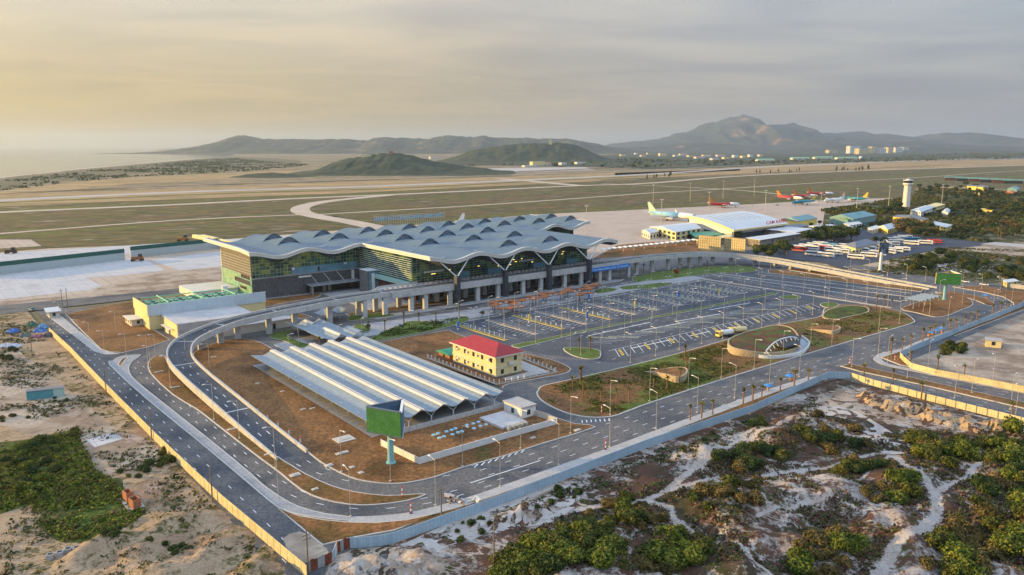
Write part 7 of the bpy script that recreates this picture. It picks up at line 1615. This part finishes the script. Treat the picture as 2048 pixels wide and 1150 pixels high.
m_bs = plain('blue_info_sign', (.05, .16, .5)); m_ys = plain('yellow_info_sign', (.65, .5, .12))
for rk, (q, lb, m_) in enumerate([((916, 660), 'blue information pillar by the first car park island', m_bs), ((1174, 640), 'blue information pillar in the middle of the car park', m_bs), ((1058, 645), 'yellow-lit sign pillar in the near car park', m_ys), ((1270, 617), 'pale sign pillar among the car park islands', m_ys), ((1357, 598), 'blue sign pillar in the right part of the car park', m_bs), ((1438, 590), 'yellow sign pillar at the right end of the car park', m_ys), ((1178, 602), 'blue sign pillar behind the car park on the plaza', m_bs)]):
    x, y = G(*q); t = thing('sign_pillar', lb, 'sign', x, y, 0, ANG, 'sign pillars in the car park'); mb = MB(); mb.box(x, y, .9, 1.1, .35, 3.0, ANG); mb.build('panel', m_, t); mb = MB(); mb.box(x, y, .1, .8, .3, .8, ANG); mb.build('foot', m_whitep, t)
m_ptimb = plain('old_formwork_timber', (0.26, 0.16, 0.10))
for rk, (q, c, lb) in enumerate([((905, 1009-10), m_pave2, 'stack of pale boards dumped on the front footpath'), ((918, 1006), m_ptimb, 'brown timber rubble pile on the front footpath'), ((940, 1003), m_paleW, 'pale block pile right of the brown timber rubble')]):
    x, y = G(q[0], q[1]); t = thing('rubble_pile', lb, 'rubble pile', x, y, .2); mb = MB()
    for j in range(9): mb.box(x+R.uniform(-2, 2), y+R.uniform(-1.5, 1.5), .2+R.uniform(0, .4), R.uniform(.5, 2.2), R.uniform(.2, .7), R.uniform(.15, .4), R.uniform(0, 3))
    mb.build('boards', c, t)
# ================================================================ vegetation
def leafmat(name, cols, sc=0.35):
    m = mat(name, cols, scale=sc, fine=1.7, amt=0.55, rough=0.8, detail=3, spec=0.15, contrast=(0.32, 0.68))
    return m
lf1 = leafmat('olive_leaves', [(0.030, 0.044, 0.009), (0.088, 0.094, 0.016), (0.15, 0.135, 0.026)])
lf2 = leafmat('brownish_leaves', [(0.048, 0.046, 0.014), (0.125, 0.095, 0.028), (0.19, 0.125, 0.045)])
lf3 = leafmat('bright_leaves', [(0.036, 0.06, 0.009), (0.105, 0.13, 0.016), (0.19, 0.18, 0.030)])
lf4 = leafmat('dark_leaves', [(0.016, 0.032, 0.010), (0.042, 0.066, 0.014), (0.085, 0.095, 0.022)])
m_bark = plain('grey_brown_bark', (0.15, 0.11, 0.08), rough=0.9)
def crown(mb, lobes, n, q, flat=0.9, seed=0):
    rr = random.Random(seed); tot = sum(l[3]**2 for l in lobes)
    for (x, y, z, r) in lobes:
        for _ in range(int(n*r*r/tot)):
            d = Vector((rr.gauss(0, 1), rr.gauss(0, 1), rr.gauss(0, 1)*.9+.25)).normalized(); k = r*rr.choice((1, .97, .9, .8, .62))*rr.uniform(.85, 1.12)
            c = Vector((x, y, z))+Vector((d.x*k, d.y*k, d.z*k*flat))
            if c.z < 0.05: c.z = 0.05+rr.random()*.3
            nn = (d+Vector((rr.gauss(0, .55), rr.gauss(0, .55), rr.gauss(0, .55)))).normalized(); a = nn.orthogonal().normalized(); b = nn.cross(a); s1 = q*rr.uniform(.5, 1.15); s2 = s1*rr.uniform(.45, .9); th = rr.uniform(0, PI); a, b = a*math.cos(th)+b*math.sin(th), b*math.cos(th)-a*math.sin(th)
            mb.add([c-a*s1, c-b*s2, c+a*s1, c+b*s2], [(0, 1, 2, 3)])
def lobes_for(w, h, k, seed, lift=0.0):
    rr = random.Random(seed); out = []
    for i in range(k):
        a = rr.uniform(0, 2*PI); d = rr.uniform(0.0, .62)*w; r = rr.uniform(.32, .55)*min(w, h*1.1)
        out.append((d*math.cos(a), d*math.sin(a), lift+max(r*.55, h*rr.uniform(.35, .62)*(1-.35*d/w)), r))
    return out
def plant_proto(name, cat, w, h, k, n, q, m, seed, trunk=0.0, group=None):
    t = thing(name, 'plant', cat, 0, 0, 0, 0, group); mb = MB(); rr = random.Random(seed); L0 = lobes_for(w, h-trunk, k, seed, trunk)
    crown(mb, L0, n, q, seed=seed); mb.build('crown', m, t)
    mb = MB()
    if trunk > 0:
        mb.tube((0, 0, 0), (0, 0, trunk+.3*(h-trunk)), .035*h, .02*h, n=6)
    for x, y, z, r in L0[:5]: mb.tube((0, 0, max(0, trunk*.7)), (x*.9, y*.9, z), .02*h, .008*h, n=5, caps=False)
    mb.build('trunk' if trunk else 'stem', m_bark, t)
    return t
SH = [plant_proto('shrub', 'shrub', w, h, k, n, q, m, sd) for w, h, k, n, q, m, sd in ((3.0, 3.4, 9, 1500, .30, lf1, 1), (2.6, 2.6, 8, 1300, .28, lf2, 2), (3.4, 3.6, 11, 1700, .31, lf3, 3), (2.2, 2.0, 7, 1000, .26, lf1, 4), (2.9, 3.0, 9, 1400, .30, lf4, 5))]
SHN = ['olive shrub', 'brownish shrub', 'bright green bush', 'small olive shrub', 'dark green shrub']
TR_ = [plant_proto('broadleaf_tree', 'tree', w, h, k, n, q, m, sd, tr) for w, h, k, n, q, m, sd, tr in ((4.6, 9.5, 10, 900, .55, lf4, 11, 2.6), (4.0, 8.0, 9, 800, .5, lf1, 12, 2.2), (5.4, 8.6, 12, 950, .58, lf2, 13, 2.0))]
TRN = ['dark round-crowned tree', 'olive-green tree', 'broad brownish tree']
NEEDLE = thing('conifer', 'conifer', 'tree', 0, 0, 0); mb = MB(); crown(mb, [(0, 0, 3+i*1.6, 2.3-i*.33) for i in range(6)], 420, .5, seed=5); mb.build('crown', lf4, NEEDLE); mb = MB(); mb.tube((0, 0, 0), (0, 0, 11), .25, .06, n=6); mb.build('trunk', m_bark, NEEDLE)
FIRST = set()
def place(proto, x, y, z, rz, sc, label, group):
    if proto.name not in FIRST:
        FIRST.add(proto.name); o = proto; o.location = (x, y, z); o.rotation_euler = (0, 0, rz); o.scale = (sc, sc, sc); o['label'] = fit(label); o['group'] = group; return o
    return dup(proto, (x, y, z), rz, label, group, sc)
def in_poly(poly, x, y):
    c = False; n = len(poly)
    for i in range(n):
        a, b = poly[i], poly[i-1]
        if (a[1] > y) != (b[1] > y) and x < (b[0]-a[0])*(y-a[1])/(b[1]-a[1])+a[0]: c = not c
    return c
shs = 0.88
def scatter(px, n, where, kinds, sizes, protos, names, group, seed, sep=2.2, hz=True):
    rr = random.Random(seed); poly = P2(px); xs = [p[0] for p in poly]; ys = [p[1] for p in poly]; pts = []; tries = 0
    while len(pts) < n and tries < n*90:
        tries += 1; x, y = rr.uniform(min(xs), max(xs)), rr.uniform(min(ys), max(ys))
        if in_poly(poly, x, y) and all((x-a)**2+(y-b)**2 > sep*sep for a, b in pts): pts.append((x, y))
    pts.sort(key=lambda p: px_of(*p)[0]); cnt = {}
    for x, y in pts:
        k = rr.choice(kinds); cnt[k] = cnt.get(k, 0)+1
        place(protos[k], x, y, ground_z(x, y)-.05 if hz else 0, rr.uniform(0, 6.3), rr.uniform(*sizes)*shs, '%s %s, %s from the left' % (names[k], where, nth(cnt[k])), group)
HE = [
 ([(1015, 1105), (1060, 1078), (1150, 1068), (1215, 1085), (1222, 1160), (990, 1160)], 30, 'in the bottom-centre thicket', (0, 2, 2, 0, 4), (.9, 1.35)),
 ([(1180, 1035), (1235, 990), (1300, 1005), (1345, 1045), (1320, 1075), (1240, 1080)], 13, 'in the clump above that thicket', (0, 2, 1, 0), (.8, 1.2)),
 ([(1320, 1085), (1385, 1065), (1412, 1090), (1418, 1160), (1300, 1160)], 12, 'in the clump right of the bottom thicket', (2, 2, 0, 1), (.9, 1.3)),
 ([(1225, 1090), (1310, 1100), (1310, 1160), (1225, 1160)], 8, 'in the gap at the bottom edge', (1, 3, 3), (.6, 1.0)),
 ([(1385, 1005), (1470, 968), (1525, 990), (1520, 1035), (1450, 1055), (1395, 1045)], 14, 'in the brown-topped clump at centre right', (1, 1, 0, 3), (.9, 1.3)),
 ([(1420, 930), (1480, 905), (1548, 900), (1570, 920), (1520, 945), (1435, 950)], 12, 'in the dark clump nearest the fence bend', (4, 0, 4, 1), (.8, 1.2)),
 ([(1490, 850), (1530, 835), (1550, 850), (1520, 868)], 5, 'on the slope under the pale blue fence', (4, 3), (.6, .9)),
 ([(1575, 862), (1640, 842), (1715, 865), (1740, 895), (1650, 912), (1590, 890)], 14, 'in the clump below the sandy slope', (0, 4, 1), (.8, 1.2)),
 ([(1660, 935), (1700, 918), (1785, 928), (1790, 945), (1700, 958)], 9, 'in the long low clump right of centre', (0, 1, 4), (.8, 1.15)),
 ([(1820, 885), (1870, 868), (1915, 880), (1945, 925), (1900, 950), (1825, 940)], 14, 'in the tall clump at the upper right of the heath', (2, 0, 1, 0), (1.0, 1.45)),
 ([(1950, 880), (2048, 868), (2060, 935), (1990, 935)], 12, 'in the clump at the right edge', (0, 4, 2), (1, 1.4)),
 ([(1720, 1000), (1780, 965), (1840, 975), (1835, 1015), (1760, 1025)], 10, 'in the clump in the middle of the heath', (2, 0, 1, 1), (.9, 1.3)),
 ([(1945, 975), (2048, 950), (2060, 1020), (1970, 1020)], 11, 'in the lower right-edge clump', (0, 2, 4, 1), (1, 1.4)),
 ([(1895, 1040), (1960, 1025), (2070, 1030), (2080, 1160), (1830, 1160)], 34, 'in the big thicket at the bottom right corner', (1, 1, 0, 1, 2), (.9, 1.35)),
 ([(1605, 1100), (1680, 1085), (1720, 1120), (1735, 1160), (1590, 1160)], 12, 'in the brown clump at the bottom right of centre', (1, 1, 2), (.9, 1.25)),
 ([(1060, 1000), (1150, 960), (1180, 975), (1130, 1010), (1060, 1040)], 8, 'on the white sand bank below the fence', (4, 3, 4), (.3, .6)),
 ([(890, 1050), (960, 1035), (1000, 1060), (920, 1085)], 7, 'on the bank by the thick wooden pole', (4, 3), (.3, .55)),
 ([(1310, 900), (1400, 870), (1480, 850), (1420, 895), (1340, 930)], 8, 'on the sandy slope beneath the fence', (3, 4, 1), (.3, .6))]
for i, (p, n, w, k, s) in enumerate(HE): scatter(p, n, w, k, s, SH, SHN, 'shrubs '+w, 100+i, sep=2.3)
LE = [
 ([(0, 915), (70, 885), (150, 870), (160, 900), (110, 950), (60, 1000), (0, 1000)], 26, 'in the tangle at the lower left edge', (0, 4, 4, 2), (.5, .95)),
 ([(240, 945), (300, 930), (345, 920), (340, 935), (280, 955), (250, 965)], 7, 'between the sandy plot and the brick hut', (4, 3), (.4, .7)),
 ([(300, 890), (325, 880), (350, 925), (325, 930)], 5, 'against the left fence', (4, 0), (.5, .8)),
 ([(0, 820), (60, 800), (150, 790), (150, 815), (60, 845), (0, 850)], 10, 'below the teal container', (1, 3, 4), (.3, .55)),
 ([(0, 700), (30, 695), (48, 708), (20, 722), (0, 722)], 6, 'below the junk yard at the left edge', (4, 4), (.4, .7)),
 ([(290, 1100), (330, 1085), (380, 1095), (360, 1120)], 6, 'among the dirt at the bottom left', (3, 4, 1), (.35, .6)),
 ([(180, 1090), (240, 1075), (230, 1100), (190, 1105)], 4, 'at the foot of the green weeds', (4, 3), (.4, .6))]
for i, (p, n, w, k, s) in enumerate(LE): scatter(p, n, w, k, s, SH, SHN, 'shrubs '+w, 200+i, sep=1.8)
RI = [
 ([(1795, 528), (1850, 512), (1905, 500), (1925, 512), (1900, 528), (1820, 545)], 22, 'in the dark belt behind the viaduct ramp', (4, 0, 4), (1.2, 1.9)),
 ([(1930, 525), (2000, 530), (2048, 535), (2048, 560), (1960, 552), (1925, 540)], 16, 'in the second dark belt at the far right', (4, 0, 4), (1.2, 1.9)),
 ([(1880, 700), (1905, 690), (1930, 698), (1925, 708), (1885, 712)], 6, 'in the lone clump beside the small field hut', (4, 0), (.9, 1.1)),
 ([(2010, 520), (2048, 512), (2048, 530), (2010, 532)], 4, 'by the right edge scrub', (1, 4), (.9, 1.3))]
for i, (p, n, w, k, s) in enumerate(RI): scatter(p, n, w, k, s, SH, SHN, 'shrubs '+w, 300+i, sep=3.0)
shs = 1.0
TE = [
 ([(1505, 512), (1540, 498), (1572, 502), (1575, 522), (1520, 520)], 9, 'left of the coach yard behind the viaduct', (0, 1), (1.0, 1.4)),
 ([(1462, 476), (1482, 472), (1486, 484), (1465, 486)], 3, 'beside the right hoarding', (0, 0), (.8, 1.1)),
 ([(1612, 480), (1650, 472), (1705, 473), (1712, 484), (1660, 490), (1615, 490)], 20, 'in the belt of tall trees behind the coaches', (0, 1, 0), (1.15, 1.6)),
 ([(1758, 428), (1790, 418), (1806, 420), (1800, 432), (1765, 436)], 10, 'left of the control tower foot', (0, 1), (1.1, 1.6)),
 ([(1795, 462), (1830, 455), (1860, 462), (1880, 472), (1850, 480), (1800, 475)], 14, 'beyond the back row of coaches', (0, 1, 2), (1.1, 1.6)),
 ([(1820, 425), (1860, 422), (1900, 432), (1880, 436), (1830, 434)], 9, 'between the tower and the long yellow building', (0, 1), (.6, 1.0)),
 ([(1590, 455), (1640, 446), (1650, 450), (1600, 460)], 4, 'round the white two-storey office', (0, 1), (.6, .9)),
 ([(1700, 455), (1745, 450), (1750, 458), (1705, 462)], 6, 'near the low cream house', (0, 1), (.5, .8)),
 ([(1840, 372), (1930, 372), (2048, 392), (2048, 412), (1900, 400), (1830, 392)], 44, 'in the far scrub behind the tower', (0, 1, 0), (.8, 1.4)),
 ([(1900, 405), (2048, 415), (2048, 440), (1960, 442), (1905, 425)], 44, 'in the scrub woodland at the right', (0, 1, 0), (.8, 1.3)),
 ([(1920, 448), (2048, 445), (2048, 478), (1960, 476), (1900, 462)], 26, 'in the nearer right-hand scrub', (1, 2, 0), (.6, 1.0)),
 ([(1735, 485), (1775, 482), (1770, 492), (1740, 494)], 4, 'beside the hip-roofed house', (0, 1), (.5, .8))]
for i, (p, n, w, k, s) in enumerate(TE): scatter(p, n, w, k, s, TR_, TRN, 'trees '+w, 400+i, sep=5, hz=False)
scatter([(1290, 357), (1345, 350), (1350, 354), (1295, 360)], 9, 'in the dark patch beside the taxiway', (0,), (.8, 1.2), [NEEDLE], ['conifer'], 'conifers beside the taxiway', 501, 8, False)
scatter([(1510, 346), (1600, 342), (1600, 346), (1515, 348)], 8, 'in the thin line beyond the taxiway', (0,), (.8, 1.3), [NEEDLE], ['conifer'], 'conifers beyond the taxiway', 502, 10, False)
scatter([(1665, 339), (1740, 336), (1740, 341), (1670, 343)], 12, 'in the clump on the runway strip', (0,), (.9, 1.6), [NEEDLE], ['conifer'], 'conifers on the runway strip', 503, 10, False)
scatter([(1840, 398), (1935, 385), (1990, 395), (1930, 402)], 14, 'rising from the far scrub', (0,), (.8, 1.2), [NEEDLE], ['conifer'], 'conifers in the far scrub', 504, 8, False)
# palms with tied-up crowns along the kerbs
m_ptr = plain('brown_fibrous_palm_trunk', (0.22, 0.12, 0.06), rough=.9); m_pf = leafmat('dull_palm_fronds', [(0.10, 0.09, 0.02), (0.20, 0.16, 0.04)], .8)
def palm_proto(open_, h=4.6):
    t = thing('palm_tree', 'palm', 'palm tree', 0, 0, 0); mb = MB(); mb.tube((0, 0, 0), (0, 0, h), .26, .22, n=7); mb.tube((0, 0, h), (0, 0, h+.5), .3, .2, n=7)
    mb.build('trunk', m_ptr, t); mb = MB(); rr = random.Random(int(open_*10))
    for i in range(16 if open_ > .5 else 12):
        a = 2*PI*i/12+rr.random()*.4; el = rr.uniform(.25, 1.2) if open_ > .5 else rr.uniform(.9, 1.45); ln = rr.uniform(1.3, 1.9); p = Vector((0, 0, h+.3)); d = Vector((math.cos(a)*math.cos(el), math.sin(a)*math.cos(el), math.sin(el))); sd_ = Vector((-math.sin(a), math.cos(a), 0)); w0 = .3; prev = None
        for k in range(4):
            w = w0*(1, 1.1, .8, .15)[k]; cur = (p-sd_*w, p+sd_*w)
            if prev: mb.add([prev[0], prev[1], cur[1], cur[0]], [(0, 1, 2, 3)])
            prev = cur; p = p+d*ln/3; d = (d+Vector((0, 0, -.3*open_-.05))).normalized()
    mb.build('fronds', m_pf, t); return t
pm1 = palm_proto(1.0); pm2 = palm_proto(.2, 4.2)
PALMS = [('in the row along the wide front road', [(1380, 841), (1403, 838), (1425, 830), (1486, 812), (1505, 806), (1523, 799), (1560, 786), (1588, 774), (1616, 765)]),
 ('in the right-hand row beside the pale blue fence', [(1782, 707), (1804, 701), (1822, 693), (1845, 685), (1858, 680), (1867, 675), (1885, 670), (1899, 665), (1911, 661), (1929, 652), (1941, 647), (1953, 643), (1984, 634), (2000, 629), (2014, 622)]),
 ('along the side road at the lower right', [(1727, 758), (1785, 768), (1842, 800), (1820, 731), (1874, 744), (1928, 755), (2022, 842)]),
 ('in the near end of the garden', [(1145, 780), (1163, 760), (1166, 795), (1202, 806), (1233, 806), (1258, 810), (1307, 778), (1334, 780), (1359, 768), (1370, 720), (1372, 738), (1160, 764)]),
 ('at the far tip of the garden', [(1753, 614), (1768, 615), (1783, 618), (1860, 628)]),
 ('on the forecourt lawn left of the car park', [(770, 664), (808, 650), (838, 648), (872, 646), (918, 634), (737, 664), (640, 700)]),
 ('on the small planted island of the coach park', [(1158, 702), (1180, 703)]),
 ('along the viaduct lawn at the far end of the car park', [(1287, 547), (1362, 543), (1378, 538), (1414, 536), (1240, 560)])]
for wh, ps_ in PALMS:
    for rk, q in enumerate(sorted(ps_)):
        x, y = G(*q); pr_ = pm1 if (rk*7+len(wh)) % 3 else pm2
        place(pr_, x, y, .2, R.uniform(0, 6), R.uniform(.8, 1.1), 'young palm %s, %s from the left' % (wh, nth(rk+1)), 'palms '+wh)
fl = plant_proto('flame_tree', 'tree', 2.6, 4.6, 6, 420, .35, leafmat('red_blossom', [(0.30, 0.03, 0.015), (0.45, 0.06, 0.02)]), 31, 1.4); fl.location = G(1352, 553)+(.2,); fl['label'] = 'small tree in red blossom on the lawn under the far viaduct'; fl['group'] = 'garden trees'
ft = plant_proto('round_tree', 'tree', 1.7, 3.2, 5, 320, .28, lf2, 32, 1.0); ft.location = G(964, 634)+(.2,); ft['label'] = 'small round yellowish tree on the round plaza paving'; ft['group'] = 'garden trees'
tc = dup(ft, G(735, 662)+(.2,), 1, 'small yellowish tree by the path right of the wavy canopy')
# ---- uncounted ground cover
def tufts(name, px, n, sizes, mats, seed, thr=-.1, fr=.06, z0=0.0, tall=.55, per=5):
    rr = random.Random(seed); poly = P2(px); xs = [p[0] for p in poly]; ys = [p[1] for p in poly]; mb = MB(); c = 0; tr = 0
    while c < n and tr < n*12:
        tr += 1; x, y = rr.uniform(min(xs), max(xs)), rr.uniform(min(ys), max(ys))
        if mnoise.fractal(Vector((x*fr, y*fr, seed)), .8, 2.1, 4)+rr.gauss(0, .12) < thr or not in_poly(poly, x, y): continue
        if name == 'heath' and track_at(x, y) > .3: continue
        c += 1; s = rr.uniform(*sizes); z = z0+(ground_z(x, y) if z0 == 0 else 0); mi = rr.randrange(len(mats))
        for _ in range(per):
            a = rr.uniform(0, PI*2); o = Vector((x+rr.gauss(0, s*.5), y+rr.gauss(0, s*.5), z+s*tall*rr.uniform(.2, .7))); nn = Vector((rr.gauss(0, 1), rr.gauss(0, 1), rr.uniform(.2, 1.6))).normalized(); p = nn.orthogonal().normalized(); q = nn.cross(p); k = s*rr.uniform(.3, .6)
            mb.add([o-p*k, o-q*k*.7, o+p*k, o+q*k*.7], [(0, 1, 2, 3)], mi)
    return tag(mb.build(name, mats), kind='stuff')
lp1 = leafmat('purple_brown_heather', [(0.075, 0.038, 0.034), (0.14, 0.07, 0.05)]); lp2 = leafmat('grey_green_heath', [(0.05, 0.065, 0.03), (0.11, 0.12, 0.05)]); lp3 = leafmat('dry_grass', [(0.20, 0.14, 0.06), (0.30, 0.21, 0.10)])
HEA = [(960, 1160), (1060, 1060), (1200, 1000), (1320, 960), (1500, 880), (1640, 830), (1760, 870), (1850, 860), (2060, 870), (2090, 1160)]
tufts('heath', HEA, 9500, (.3, .85), [lp1, lp2, lf4, lp1, lf2, lp2], 21, thr=.02, fr=.08)
tufts('heath', [(870, 1075), (1100, 988), (1300, 905), (1500, 835), (1640, 790), (1620, 850), (1400, 930), (1150, 1020), (960, 1100)], 1500, (.3, .8), [lp2, lf4, lp1], 22, thr=.02, fr=.07)
wd1 = leafmat('weed_leaves', [(0.05, 0.085, 0.008), (0.12, 0.16, 0.014), (0.20, 0.20, 0.03)])
tufts('weeds', [(0, 640), (60, 650), (180, 760), (280, 860), (420, 1010), (590, 1160), (0, 1160)], 3200, (.3, .9), [lf4, lp2, lf2, lp3], 23, thr=.12, fr=.05)
tufts('weeds', [(0, 905), (60, 880), (150, 865), (190, 940), (215, 955), (285, 1020), (275, 1050), (210, 1075), (130, 1080), (85, 1055), (60, 1005), (0, 1025)], 6500, (.4, .9), [wd1, lf1, wd1, lf2], 24, thr=-.22, fr=.06, tall=.7)
tufts('scrub', [(1740, 545), (1780, 520), (1900, 495), (2048, 500), (2048, 560), (1900, 555)], 2000, (.6, 1.6), [lp2, lf4, lf2], 25, thr=0, fr=.03)
tufts('scrub', [(1640, 420), (1830, 392), (1840, 375), (2060, 385), (2060, 482), (1960, 484), (1800, 460), (1700, 450)], 9000, (1.4, 3.4), [lf4, lf1, lf4, lf2], 26, thr=-.2, fr=.015, tall=.8)
tufts('garden_plants', [(1085, 795), (1100, 775), (1300, 728), (1470, 680), (1440, 720), (1520, 725), (1400, 768), (1230, 828), (1130, 822)], 6000, (.3, .7), [lf3, lf1, lf2], 27, thr=-.02, fr=.045, z0=.25, per=4)
tufts('garden_plants', [(1640, 640), (1750, 618), (1820, 636), (1740, 668), (1640, 690), (1600, 700), (1610, 660)], 1400, (.3, .8), [lf3, lf1], 28, thr=.1, fr=.04, z0=.25, per=4)
tufts('hedge_plants', [(745, 680), (768, 664), (812, 648), (930, 636), (860, 662)], 800, (.4, .9), [lf3, lf4], 29, thr=-.1, z0=.35, per=4)
tufts('scrub_belt', [(0, 362), (150, 345), (350, 325), (460, 316), (620, 330), (500, 342), (300, 352), (160, 362), (0, 382)], 2200, (5, 10), [lf4, lp2], 30, thr=-.1, fr=.004, z0=.01, tall=.25, per=3)
tufts('distant_woodland', [(700, 350), (760, 342), (1000, 330), (1250, 318), (1500, 322), (1700, 318), (2048, 300), (2048, 316), (1700, 326), (1450, 330), (1250, 338), (1190, 336), (1000, 331), (880, 330)], 3500, (8, 20), [lf4, lf4, lf1], 31, thr=-.15, fr=.003, z0=.01, tall=.3, per=3)
# ================================================================ air
hz = MB(); hz.box(6000, 22000, -2.0, 60000, 46000, 640.0)
m_haze = bpy.data.materials.new('haze_air'); m_haze.use_nodes = True; nt = m_haze.node_tree; nt.nodes.clear()
o_ = nt.nodes.new('ShaderNodeOutputMaterial'); v_ = nt.nodes.new('ShaderNodeVolumePrincipled')
v_.inputs['Color'].default_value = (0.60, 0.71, 0.84, 1); v_.inputs['Density'].default_value = 4.6e-5; v_.inputs['Anisotropy'].default_value = 0.35
nt.links.new(v_.outputs[0], o_.inputs['Volume'])
ho = hz.build('haze', m_haze); tag(ho, kind='stuff')
